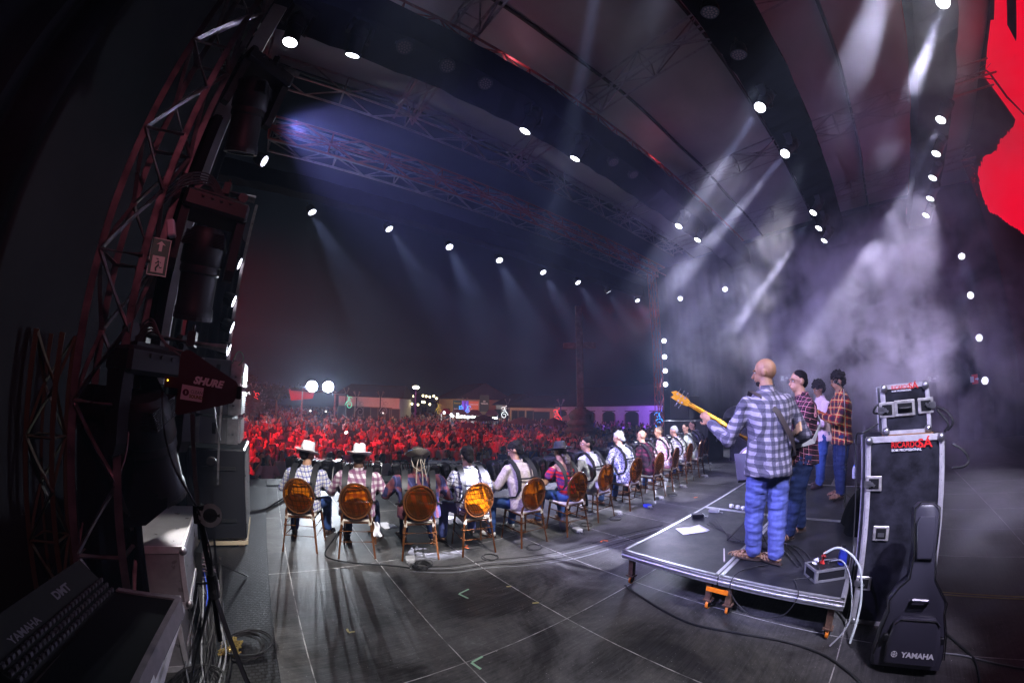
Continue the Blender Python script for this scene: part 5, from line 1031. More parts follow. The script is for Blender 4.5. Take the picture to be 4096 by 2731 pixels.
def accordion(label,loc,rz,S,ly,tz,b):
    if 'a' not in ACC:
        t=thing('accordion','proto','accordion'); K=mat('black_celluloid',(.008,.008,.010),.10,spec=.8)
        m=MB(); m.box((.21,.34,.86),(.13,.20,.40),(0,R(6),0),bev=.02); m.build('treble_box',K,t,world=False)
        m=MB(); m.box((-.25,.34,.88),(.12,.21,.42),(0,R(-10),0),bev=.025); m.build('bass_box',K,t,world=False)
        m=MB()
        for i in range(13): m.box((-.18+i*.027,.34,.872),(.010,.19-.012*(i%2),.37-.02*(i%2)),(0,R(-9+i*1.1),0))
        m.build('bellows',mat('bellows_cloth',(.05,.05,.055),.5),t,kind='stuff',world=False)
        m=MB(); m.box((.262,.455,.86),(.03,.03,.38),(0,R(6),0)); kb=m.build('keyboard',mat('ivory_keys',(.75,.74,.7),.3),t,world=False)
        m=MB()
        for i in range(14): m.box((.262,.475,.69+i*.026),(.022,.012,.009),(0,R(6),0))
        m.build('black_keys',K,kb,kind='stuff',world=False)
        m=MB()
        for i in range(9): m.ell((.14+.015*i,.44,1.075),(.008,.008,.008),n=6,m=4)
        m.tube([(-.22,.28,1.10),(-.05,.26,1.10),(.12,.28,1.09)],.006,6); m.build('chrome_trim',STEEL,t,smooth=True,world=False)
        ACC['a']=t
    else:
        t=copytree(ACC['a'])
        for c in list(t.children):
            if c.name.startswith('shoulder_strap') or c.name.startswith('cross_strap'): bpy.data.objects.remove(c)
    t['label']=label; t['group']='black piano accordions'; t.location=loc; t.rotation_euler=(0,0,rz)
    for e in(-1,1):
        x=e*.125*b; bk=-.155; z=tz
        pts=[(x*1.0,ly+.13,1.00+z),(x,ly+.07,1.085+z),(x,ly-.0,1.115+z),(x,ly-.085,1.075+z),(x*1.0,ly*.8-.160,.98+z),(x*1.0,ly*.58-.176,.86+z*.6),(x*1.06,ly*.42-.172,.75+z*.3),(x*1.30,ly*.3-.125,.66),(x*1.62,.02,.63)]
        nr=[(0,1,.6),(0,.4,1),(0,0,1),(0,-.8,.8),(0,-1,.15),(0,-1,0),(e*.4,-1,0),(e,-.6,0),(e,-.2,0)]
        ribbon('shoulder_strap',pts,[.06,.07,.078,.078,.072,.06,.045,.02,.02],LEATHER,t,nr,.010)
    z=tz; ribbon('cross_strap',[(-.125*b,ly*.6-.172,.895+z*.7),(0,ly*.6-.180,.885+z*.7),(.125*b,ly*.6-.172,.895+z*.7)],.022,LEATHER,t,(0,-1,0),.010)
    return t
# ------------------------------------------------------------ chair
def amber():
    m=bpy.data.materials.new('amber_resin'); m.use_nodes=True; nt=m.node_tree; N=nt.nodes; L=nt.links; N.clear()
    tr=N.new('ShaderNodeBsdfTransparent'); tr.inputs[0].default_value=(.86,.43,.05,1); gl=N.new('ShaderNodeBsdfGlossy'); gl.inputs['Roughness'].default_value=.08; gl.inputs[0].default_value=(1,.9,.8,1)
    df=N.new('ShaderNodeBsdfPrincipled'); df.inputs['Base Color'].default_value=(.22,.065,.008,1); df.inputs['Roughness'].default_value=.2
    a=N.new('ShaderNodeMixShader'); a.inputs[0].default_value=.16; L.new(tr.outputs[0],a.inputs[1]); L.new(df.outputs[0],a.inputs[2])
    lw=N.new('ShaderNodeLayerWeight'); lw.inputs[0].default_value=.15; b=N.new('ShaderNodeMixShader'); L.new(lw.outputs['Fresnel'],b.inputs[0]); L.new(a.outputs[0],b.inputs[1]); L.new(gl.outputs[0],b.inputs[2])
    o=N.new('ShaderNodeOutputMaterial'); L.new(b.outputs[0],o.inputs[0]); return m
AMB=amber(); AMBF=mat('amber_frame_resin',(.10,.036,.012),.18,spec=.7); CUSH=mat('cream_cushion',(.55,.50,.42),.8)
def chair_proto():
    t=thing('amber_chair','proto','chair')
    # oval back, slightly bowed, at y=-.20
    def bk(u,v):
        a=u*2*PI; r=v; x=.185*r*math.cos(a); z=.215*r*math.sin(a); return V((x,-.215-.10*(z+.2)+.25*x*x-.0,.70+z))
    m=MB(); m.grid(bk,36,5); o=m.build('backrest',AMB,t,smooth=True,world=False); md=o.modifiers.new('t','SOLIDIFY'); md.thickness=.005
    m=MB(); m.tube([bk(i/36,1.0) for i in range(36)],.014,8,closed=True); m.tube([bk(i/36,.84)+V((0,-.003,0)) for i in range(36)],.004,5,closed=True); m.build('back_frame',AMBF,o,smooth=True,world=False)
    m=MB(); m.box((0,.0,.425),(.37,.38,.018),bev=.006); m.build('seat_frame',AMBF,t,world=False)
    m=MB(); m.box((0,.0,.452),(.385,.39,.035),bev=.014)
    for e in(-1,1): m.box((e*.165,-.20,.43),(.035,.012,.06)); 
    m.build('cushion',CUSH,t,world=False)
    for e in(-1,1):
        m=MB(); m.tube([(e*.215,-.26,0),(e*.19,-.215,.25),(e*.172,-.19,.42),(e*.168,-.20,.50),(e*.150,-.215,.56)],[.012,.014,.016,.015,.012],8); m.build('leg',AMBF,t,smooth=True,world=False)
        m=MB(); m.tube([(e*.205,.215,0),(e*.19,.19,.22),(e*.175,.17,.42)],[.012,.014,.017],8); m.build('leg',AMBF,t,smooth=True,world=False)
    for z in (.20,.33):
        for p,q in (((-.2,-.22,z),(.2,-.22,z)),((-.195,-.215,z),(-.19,.19,z)),((.195,-.215,z),(.19,.19,z))):
            m=MB(); m.tube([p,q],.009,6); m.build('stretcher',AMBF,t,smooth=True,world=False)
    return t
CHP=chair_proto()
C_=lambda a,b:((a[0]+b[0])/2*.895,(a[1]+b[1])/2*.895,math.atan2(b[1]-a[1],b[0]-a[0]))
FEET=[((.19,5.22),(.56,5.07)),((.88,4.81),(1.27,4.68)),((1.64,4.46),(2.03,4.32)),((2.41,4.22),(2.82,4.14)),((3.26,4.03),(3.69,4.02)),((4.11,3.94),(4.52,3.92)),((4.99,4.07),(5.45,4.08)),((5.97,4.07),(6.41,4.07)),((6.98,4.12),(7.4,4.13)),((7.95,4.2),(8.37,4.25)),((8.9,4.3),(9.32,4.33)),((9.78,4.35),(10.2,4.4)),((10.45,4.5),(10.87,4.5))]
PURP=plaid('purple_gingham',(.62,.56,.58),[('u',.075,.036,0,(.17,.04,.12),.72),('z',.075,.036,0,(.17,.04,.12),.72)])
S1=plaid('blue_white_plaid',(.68,.68,.72),[('u',.05,.016,0,(.08,.09,.30),.75),('z',.05,.016,0,(.08,.09,.30),.75),('u',.05,.004,.45,(.35,.30,.12),.7),('z',.05,.004,.45,(.35,.30,.12),.7)])
S3=plaid('navy_red_check',(.022,.022,.07),[('u',.14,.05,0,(.20,.05,.04),.55),('z',.16,.04,0,(.18,.045,.04),.5),('u',.14,.012,.5,(.06,.06,.16),.8)])
S4=plaid('white_blue_grid',(.68,.66,.70),[('u',.055,.011,0,(.06,.09,.42),.85),('z',.055,.011,0,(.03,.03,.06),.85),('u',.055,.005,.4,(.03,.03,.05),.8)])
S5=plaid('beige_small_check',(.58,.50,.47),[('u',.018,.006,0,(.34,.28,.27),.6),('z',.018,.006,0,(.34,.28,.27),.6)])
S6=plaid('red_black_check',(.50,.015,.02),[('u',.06,.028,0,(.02,.02,.10),.75),('z',.06,.028,0,(.02,.02,.10),.75)])
S7=plaid('white_fine_grid',(.68,.68,.70),[('u',.016,.004,0,(.40,.42,.46),.7),('z',.016,.004,0,(.40,.42,.46),.7)])
S8=plaid('white_leaf_print',(.66,.66,.72),[],noise_=(26,.52,(.10,.11,.24)))
S9=plaid('maroon_black_check',(.10,.018,.045),[('u',.09,.04,0,(.012,.008,.014),.8),('z',.09,.04,0,(.012,.008,.014),.8)])
S10=plaid('pink_white_check',(.66,.58,.62),[('u',.06,.022,0,(.45,.09,.16),.7),('z',.07,.02,0,(.45,.09,.16),.5),('u',.06,.008,.5,(.10,.10,.35),.7)])
S11=plaid('white_dark_plaid',(.62,.60,.64),[('u',.06,.014,0,(.05,.05,.10),.8),('z',.07,.014,0,(.05,.05,.10),.8),('u',.06,.006,.5,(.3,.12,.14),.6)])
S12=plaid('pale_green_plain',(.45,.50,.46),[]); S13=plaid('blue_check_far',(.45,.45,.55),[('u',.06,.02,0,(.08,.08,.3),.8)])
PEOPLE=[
 ('man in a white hat and blue plaid shirt on the nearest left chair',S1,JB,'tan','short',dict(hyaw=-.75,hpitch=-.22,hat='white',shoe='dark',legs=1,tall=-.045)),
 ('man in a white hat and purple gingham shirt on the second chair',PURP,JD,'dark','short',dict(hyaw=-.1,hpitch=-.2,hat='white',shoe='dark',build=1.05,tall=-.03)),
 ('broad man in a decorated leather hat and navy red check shirt on the third chair',S3,JD,'dark','short',dict(hyaw=.1,hpitch=-.25,hat='leather',build=1.22,legs=-.5,tall=-.05)),
 ('man with short black hair in a white and blue grid shirt on the fourth chair',S4,JL,'tan','thick',dict(hyaw=.15,hpitch=-.3,sleeve='elbow',legs=1.4)),
 ('young man with thick black hair in a beige shirt looking down on the fifth chair',S5,JB,'tan','thick',dict(hyaw=.65,hpitch=-.42,sleeve='rolled',shoe='white',legs=1.4,tall=.05)),
 ('woman with long hair under a wide black hat in a red check off shoulder top',S6,JB,'tan','long',dict(hyaw=.2,hpitch=-.1,hat='black',bare=True,build=.86,tall=-.02)),
 ('smiling man with a hair bun and white shirt on the seventh chair',S7,JK,'tan','bun',dict(hyaw=1.1,hpitch=-.05,shoe='white',tall=.02)),
 ('grey haired man with glasses in a white leaf print shirt on the eighth chair',S8,JB,'tan','grey',dict(hyaw=.6,hpitch=-.35,glass=True,legs=1,build=1.1,tall=.06)),
 ('bald man with glasses in a maroon check shirt on the ninth chair',S9,JK,'tan',None,dict(hyaw=.55,hpitch=-.3,glass=True,shoe='sandal',tall=.02)),
 ('man with cropped dark hair in a pink and white check shirt on the tenth chair',S10,JB,'brown','fade',dict(hyaw=.85,hpitch=-.1,tall=.05)),
 ('grey haired man in a white and dark plaid shirt on the eleventh chair',S11,JD,'tan','greyshort',dict(hyaw=.5,hpitch=-.35,glass=True)),
 ('bearded man in a pale green shirt on the twelfth chair',S12,JB,'tan','short',dict(hyaw=1.1,hpitch=-.1,tall=.02)),
 ('man half hidden in a blue check shirt on the last chair',S13,JD,'tan','fade',dict(hyaw=.9,tall=.05)),
]
CN=ORD
for i,(fa,fb) in enumerate(FEET):
    x,y,a=C_(fa,fb); f=V((-math.sin(a),math.cos(a),0)); loc=V((x,y,0))+f*.26
    c=CHP if i==0 else copytree(CHP)
    c.location=loc; c.rotation_euler=(0,0,a); c['label']=f'{CN[i]} amber chair from the left, under '+['the man in the near white hat','the man in purple gingham','the man in the leather hat','the man in the blue grid shirt','the young man in beige','the woman in the black hat','the man with the hair bun','the man in the leaf print shirt','the bald man in maroon','the man in pink check','the grey man in dark plaid','the bearded man','the last player'][i]; c['group']='amber oval back chairs in a row'
    lab,sh,jn,sk,hr,kw=PEOPLE[i]; VOX=1.0 if i<5 else (1.25 if i<8 else 1.6)
    t,S_,ly,tz,b=seated(lab,tuple(loc),a+[.02,-.05,.03,.10,.12,-.03,.06,-.05,.05,.12,-.02,.1,0][i],sh,jn,sk,hr,seed=i+1,**kw)
    accordion('black piano accordion of '+['the man in the near white hat','the man in purple gingham','the man in the leather hat','the man in the blue grid shirt','the young man in beige','the woman in the black hat','the man with the hair bun','the man in the leaf print shirt','the bald man in maroon','the man in pink check','the grey man in dark plaid','the bearded man','the last player'][i],loc,a,S_,ly,tz,b)
m=MB(); m.grid(lambda u,v:V((1.17+.09*u*(.6+v*.6)+.015*math.sin(v*6),4.24-.04*v+.02*math.sin(u*7),.44-.17*v)),8,8); o=m.build('white_cloth',PAPER,smooth=True,label='white cloth hanging off the back of the second chair seat',cat='cloth')
q=onz(2255,2125); t=thing('backpack','small black backpack on the floor beside the sixth chair','bag',tuple(q),R(20)); blob('body',[('e',(0,0,.13),(.10,.065,.13)),('e',(0,-.05,.09),(.075,.045,.075))],mat('black_bag_fabric',(.02,.02,.022),.5),t,.010,1); MB().tube([(-.03,0,.25),(-.02,0,.29),(.02,0,.29),(.03,0,.25)],.006,6).build('handle',BLACKPL,t,world=False); MB().tube([(-.08,-.095,.10),(0,-.10,.165),(.08,-.095,.10)],.003,5).build('zip',STEEL,t,world=False)
VOX=1.0
# ------------------------------------------------------------ standing people
def standing(label,loc,rz,shirt,jeans,sk,hair,hyaw=0,hpitch=0,H=1.78,arms=None,feet=None,shoe='sandal',group=None,seed=1,sleeve=('elbow','elbow'),tw=0,beard=False,glass=False,build=1.0,hands=((V((0,1,0)),V((0,0,1)),.6),(V((0,1,0)),V((0,0,1)),.6)),vox=.010,hem=.78):
    t=thing('person',label,'person',loc,rz,group); k=H/1.78; B=build*k
    S={e:rotz((e*.180*B,0,1.405*k),tw) for e in(-1,1)}; E={-1:V(arms[0][0])*k,1:V(arms[1][0])*k}; W={-1:V(arms[0][1])*k,1:V(arms[1][1])*k}
    hc=V((0,.03,1.665*k)); hp,Rm,P=head_parts(hc,hyaw,hpitch,k*1.0)
    pr=hp+[('c',V((0,-.01,1.44*k)),.062*B,hc-V((0,0,.05)),.056*B)]
    for i,e in enumerate((-1,1)): pr+=[('c',S[e],.048*k,E[e],.042*k),('c',E[e],.042*k,W[e],.029*k)]+hand_parts(W[e],hands[i][0],hands[i][1],hands[i][2],side=-e)
    pr+=[('l',[((0,0,.88*k),.09*B,.06,tw*.5),((0,0,1.15*k),.11*B,.08,tw),((0,0,1.36*k),.13*B,.07,tw),((0,-.01,1.47*k),.08,.06,tw)])]
    A={-1:V(feet[0][0]),1:V(feet[1][0])}; K={e:V((A[e].x*.55+e*.055,A[e].y*.5+.03,.49*k)) for e in(-1,1)}; Hh={e:rotz((e*.09,0,.90*k),tw*.5) for e in(-1,1)}
    for i,e in enumerate((-1,1)): pr+=[('c',Hh[e],.06*k,K[e],.035*k),('c',K[e],.032*k,A[e],.030)]+foot_parts(A[e],feet[i][1])
    body=blob('body',pr,SK[sk],t,vox,2)
    sp=[('l',[((0,0,hem*k),.205*B,.15*B,tw*.6),((0,0,(hem+.14)*k),.195*B,.14*B,tw*.8),((0,0,1.12*k),.18*B,.135*B,tw),((0,-.01,1.30*k),.205*B,.135*B,tw),((0,-.012,1.41*k),.20*B,.115*B,tw),((0,-.012,1.475*k),.13*B,.085*B,tw),((0,-.008,1.52*k),.074,.070,tw)])]
    for i,e in enumerate((-1,1)):
        fr={'elbow':.14,'rolled':.35,'long':.88}[sleeve[i]]; sp+=[('c',S[e],.066*B,E[e],.060*B),('c',E[e],.062*B,E[e].lerp(W[e],fr),.052*B if fr<.5 else .045)]
    so=blob('shirt',sp,shirt,t,.012,2,.020,9,seed=seed,zs=.45)
    m=MB(); m.lathe([(.074,-.025),(.064,.028),(.059,.028),(.068,-.025)],c=(0,-.008,1.525*k),n=20,caps=False); m.build('collar',shirt,so,smooth=True,world=False)
    tp=[('e',rotz((0,0,.88*k),0),(.165*B,.13,.13))]
    for e in(-1,1): tp+=[('c',Hh[e],.100*B,K[e],.080*B),('c',K[e],.080*B,A[e]+V((0,0,.02)),.070)]
    blob('trousers',tp,jeans,t,.010,1,.010,7,seed=seed+4,zs=3.2)
    for i,e in enumerate((-1,1)): sandal(A[e],feet[i][1],{'sandal':SHOEB,'white':SHOEW,'dark':SHOED}[shoe],body,sk,strap=shoe=='sandal')
    if hair=='fade': short_hair(P,Rm,HAIRB,body,s=k,size=1.0,spike=.003,seed=seed)
    elif hair=='afro': afro(P,Rm,HAIRB,body,seed=seed,size=1.18)
    elif hair=='short': short_hair(P,Rm,HAIRB,body,s=k,seed=seed)
    if beard: blob('beard',[('e',P(0,.045,-.088),(.052,.045,.032),Rm),('e',P(0,.078,-.052),(.03,.016,.01),Rm)],HAIRB,body,.008,1,.003,50)
    if glass: glasses(P,Rm,body)
    eyes(P,Rm,body); return t,P,Rm,S,E,W,k
GING=plaid('black_grey_gingham',(.25,.23,.29),[('u',.068,.034,0,(.03,.03,.05),.72),('z',.068,.034,0,(.03,.03,.05),.72)])
MAROON=plaid('maroon_tartan',(.055,.012,.025),[('u',.052,.020,0,(.010,.008,.014),.8),('z',.052,.020,0,(.010,.008,.014),.8),('u',.052,.004,.1,(.6,.25,.32),.8),('z',.052,.004,.1,(.6,.25,.32),.8)])
RYB=plaid('red_yellow_check',(.36,.02,.02),[('u',.11,.05,0,(.02,.015,.03),.8),('z',.11,.05,0,(.02,.015,.03),.8),('u',.11,.016,.3,(.50,.34,.12),.75),('z',.11,.016,.3,(.50,.34,.12),.75)])
PINKP=plaid('pale_pink_plain',(.62,.48,.52),[])
# bassist: stands on the platform, back to the camera
bl=(3.46,.86,PZ); BR=R(40-90)
b1=standing('bald bassist in a grey gingham shirt and light blue jeans, seen from behind',bl,BR,GING,JL,'brown',None,hyaw=.95,hpitch=-.05,H=1.86,
 arms=(((-.33,.10,1.10),(-.42,.36,1.24)),((.34,-.02,1.12),(.20,.24,1.00))),feet=((V((-.06,.12,.09)),.85),(V((.10,-.02,.09)),.45)),beard=True,sleeve=('long','long'),seed=21,group='musicians on the platform',hands=((V((-.35,.6,.75)),V((-.6,-.75,.2)),.55),(V((-.7,.7,-.1)),V((.2,.3,.9)),.5)),vox=.006,build=1.05,hem=.80)
def bass():
    Mx=Matrix.Translation(bl)@Matrix.Rotation(BR,4,'Z'); L=lambda x,y,z:Mx@V((x,y,z))
    hd=L(-.60,.62,1.50); bd=L(.10,.26,1.02); d=(hd-bd); Ln=d.length; d.normalize(); t=thing('bass_guitar','yellow five string bass guitar held by the bald bassist, neck pointing up left','bass guitar',tuple(bd))
    YEL=mat('yellow_varnished_wood',(.62,.30,.012),.25,spec=.6,var=.2,scale=10); DK=mat('dark_wood_stripe',(.03,.012,.008),.4)
    out=V((Mx.to_3x3()@V((0,1,0)))); nrm=(out-d*out.dot(d)).normalized(); side=d.cross(nrm)
    MM=Matrix(((d.x,side.x,nrm.x,bd.x),(d.y,side.y,nrm.y,bd.y),(d.z,side.z,nrm.z,bd.z),(0,0,0,1)))
    m=MB(); m.prism([(-.28,-.10),(-.22,-.17),(-.08,-.17),(.02,-.11),(.10,-.14),(.17,-.16),(.14,-.09),(.06,-.045),(.06,.045),(.12,.09),(.12,.14),(.02,.11),(-.08,.16),(-.22,.17),(-.28,.10)],.04,MM); m.build('body',mat('dark_brown_varnish',(.07,.025,.01),.2),t)
    m=MB(); m.tube([bd+d*(.05),bd+d*(Ln*.55),bd+d*(Ln-.02)],[.030,.028,.024],10); nk=m.build('neck',YEL,t,smooth=True)
    m=MB(); 
    for s_ in(-1,1): m.tube([bd+d*.08-nrm*.026+side*(s_*.011),bd+d*(Ln-.02)-nrm*.021+side*(s_*.009)],.0035,5)
    m.build('stripe',DK,nk)
    m=MB(); m.box(bd+d*(Ln*.5)+nrm*.026,(Ln*.92,.052,.008),MM.to_3x3()); m.build('fingerboard',DK,nk)
    m=MB(); m.prism([(Ln-.03,-.026),(Ln+.03,-.046),(Ln+.16,-.050),(Ln+.20,-.015),(Ln+.16,.0),(Ln+.175,.035),(Ln+.05,.046),(Ln-.03,.026)],.018,MM@Matrix.Translation((0,0,-.008))); hs=m.build('headstock',YEL,nk)
    for i in range(3):
        for s_ in(-1,1):
            if i==2 and s_==1: continue
            q=MM@V((Ln+.04+i*.045,s_*.05,-.012)); m=MB(); m.cyl(q,q+side*s_*.028-nrm*.006,.005,n=6); m.ell(q+side*s_*.036-nrm*.006,(.013,.009,.010),n=8,m=6); m.cyl(q-side*s_*.022,q-side*s_*.022-nrm*.012,.011,n=10); m.build('tuning_peg',STEEL,hs,smooth=True)
    S_=b1[3]; k=b1[6]
    ribbon('strap',[L(-.16,.16,1.30*k),L(-.15,.03,1.51*k),L(-.10,-.085,1.46*k),L(.02,-.155,1.32*k),L(.13,-.165,1.12*k),L(.21,-.10,.98*k),L(.22,.06,.95*k)],.05,mat('brown_strap',(.03,.022,.022),.5),t,[V(Mx.to_3x3()@V(v)) for v in ((0,1,.4),(0,0,1),(0,-.8,.7),(0,-1,.1),(.2,-1,0),(1,-.5,0),(1,0,0))],.006).matrix_parent_inverse=Matrix.Translation(-bd)
bass()
Mx=Matrix.Translation(bl)@Matrix.Rotation(BR,4,'Z'); q=V(b1[5][-1]).lerp(b1[4][-1],.12); dW=(b1[5][-1]-b1[4][-1]).normalized(); m=MB(); m.lathe([(.036,-.013),(.036,.013),(.033,.013),(.033,-.013)],c=q,ax=dW,n=18,caps=False); o=m.build('wristband',mat('white_band',(.8,.8,.82),.4)); o.parent=[c for c in b1[0].children if c.name.startswith('body')][0]
# guitarist on his right
b2=standing('guitarist with glasses in a maroon tartan shirt and dark jeans looking left','' or (4.36,.70,PZ),R(90-90+25),MAROON,JD,'tan','fade',hyaw=.25,hpitch=.02,H=1.78,
 arms=(((-.32,.12,1.14),(-.16,.34,1.02)),((.33,-.04,1.14),(.22,.26,.98))),feet=((V((-.12,.16,.09)),.5),(V((.12,-.02,.09)),.1)),glass=True,beard=False,seed=31,group='musicians on the platform',sleeve=('rolled','rolled'),hands=((V((.3,.8,-.3)),V((0,.3,1)),.5),(V((-.2,.9,-.35)),V((.3,.3,.9)),.5)),build=1.06,hem=.80)
t=thing('electric_guitar','dark electric guitar held low by the guitarist with glasses','guitar',(4.36,.70,1.3)); Mx=Matrix.Translation((4.36,.70,PZ))@Matrix.Rotation(R(25),4,'Z'); MM=Mx@Matrix.Translation((-.05,.27,.98))@Matrix.Rotation(R(18),4,'Y')@Matrix.Rotation(R(90),4,'X')
m=MB(); m.prism([(-.20,-.12),(-.10,-.16),(.05,-.12),(.15,-.16),(.14,-.05),(.14,.05),(.15,.15),(.04,.11),(-.10,.15),(-.20,.12)],.04,MM); m.build('body',mat('smoked_varnish',(.05,.05,.055),.15),t); m=MB(); m.box(MM@V((-.48,0,-.005)),(.62,.045,.022),MM.to_3x3()); m.box(MM@V((-.84,0,-.01)),(.14,.08,.016),MM.to_3x3()); m.build('neck',mat('maple',(.35,.2,.08),.4),t)
L=lambda x,y,z:Mx@V((x,y,z)); ribbon('strap',[L(.16,.20,1.1),L(.17,.16,1.34),L(.14,.02,1.50),L(.04,-.12,1.42),L(-.10,-.16,1.22),L(-.2,-.05,1.05),L(-.2,.2,1.0)],.055,mat('pale_strap',(.5,.5,.5),.6),t,[V(Mx.to_3x3()@V(v)) for v in ((0,1,0),(0,1,.4),(0,0,1),(0,-1,.4),(0,-1,0),(-1,-.4,0),(-1,0,0))],.008).matrix_parent_inverse=Matrix.Translation((-4.36,-.70,-1.3))
q=V(b2[5][1]).lerp(b2[4][1],.10); m=MB(); m.lathe([(.035,-.012),(.035,.012),(.030,.012),(.030,-.012)],c=q,ax=(b2[5][1]-b2[4][1]),n=16,caps=False); m.ell(q+V((.034,-.01,.01)),(.012,.02,.02),n=10,m=6); o=m.build('wristwatch',BLACKMETAL); o.parent=[c for c in b2[0].children if c.name.startswith('body')][0]
b3=standing('man with curly hair and glasses in a red and yellow checked shirt',(6.25,.42,PZ),R(25),RYB,JD,'brown','afro',hyaw=.15,hpitch=-.12,H=1.80,
 arms=(((-.30,.18,1.12),(-.16,.42,1.22)),((.30,.12,1.14),(.14,.38,1.26))),feet=((V((-.10,.05,.09)),.3),(V((.10,-.02,.09)),.1)),glass=True,seed=41,group='musicians on the platform',sleeve=('long','long'),hands=((V((.1,.6,.7)),V((0,-.7,.6)),.8),(V((-.1,.6,.7)),V((0,-.7,.6)),.8)))
MB().tube([V((5.86,.72,1.62)),V((5.70,.88,1.96))],.007,6).build('drumstick',mat('pale_wood_stick',(.5,.32,.18),.5),smooth=True,label='wooden drumstick raised by the man with the afro',cat='drumstick')
b4=standing('man with curly hair in a pale pink shirt standing behind the guitarist',(6.95,.80,PZ),R(35),PINKP,JB,'brown','afro',hyaw=.2,hpitch=-.3,H=1.72,
 arms=(((-.30,.14,1.10),(-.18,.40,1.12)),((.30,.10,1.08),(.20,.36,1.10))),feet=((V((-.12,.10,.09)),.3),(V((.12,-.05,.09)),.1)),shoe='dark',seed=51,group='musicians on the platform',sleeve=('long','long'))
b5=standing('figure in the smoke raising an arm with a phone behind the tall flight case',(8.9,-.55,0),R(60),plaid('smoke_grey_shirt',(.5,.46,.48),[]),JK,'tan','short',H=1.72,
 arms=(((-.42,.25,1.30),(-.55,.42,1.62)),((.30,.02,1.12),(.22,.24,1.0))),feet=((V((-.12,.05,.09)),.2),(V((.12,-.02,.09)),.1)),shoe='dark',seed=61,sleeve=('elbow','elbow'),hands=((V((-.1,.2,.95)),V((-.3,-.8,.2)),.5),(V((0,1,0)),V((0,0,1)),.5)))
m=MB(); m.box((8.72,-1.0+.02,1.86),(.012,.075,.15),(0,R(-6),R(60)),bev=.003); m.build('phone',BLACKPL,label='phone held up by the figure in the smoke',cat='phone')
# ------------------------------------------------------------ the square: rail, crowd, buildings
GZ=-1.5
RAILM=mat('painted_rail',(.35,.25,.25),.5,.3)
for i in range(10):
    x=-1.6+i*2.5; t=thing('crowd_barrier','metal crowd barrier panel in front of the first row of people','barrier',(x,10.25,GZ),0,'crowd barriers before the stage')
    m=MB(); m.tube([(x-1.2,10.25,GZ+1.12),(x+1.2,10.25,GZ+1.12)],.03,8); m.tube([(x-1.2,10.25,GZ+.1),(x+1.2,10.25,GZ+.1)],.02,6); m.build('rail',RAILM,t,smooth=True)
    for e in(-1.18,1.18): MB().tube([(x+e,10.25,GZ),(x+e,10.25,GZ+1.12)],.022,6).build('post',RAILM,t,smooth=True)
    m=MB(); m.box((x,10.25,GZ+.6),(2.3,.01,.85)); m.build('panel',mat('barrier_sheet',(.04,.035,.04),.6) if i==0 else bpy.data.materials['barrier_sheet'],t)
def objcol(name,rough=.85):
    m=bpy.data.materials.new(name); m.use_nodes=True; N=m.node_tree.nodes; oi=N.new('ShaderNodeObjectInfo'); m.node_tree.links.new(oi.outputs['Color'],N['Principled BSDF'].inputs['Base Color']); N['Principled BSDF'].inputs['Roughness'].default_value=rough; return m
SKC=objcol('crowd_skin',.55); SHC=objcol('crowd_cloth'); HRC=objcol('crowd_hair',.6)
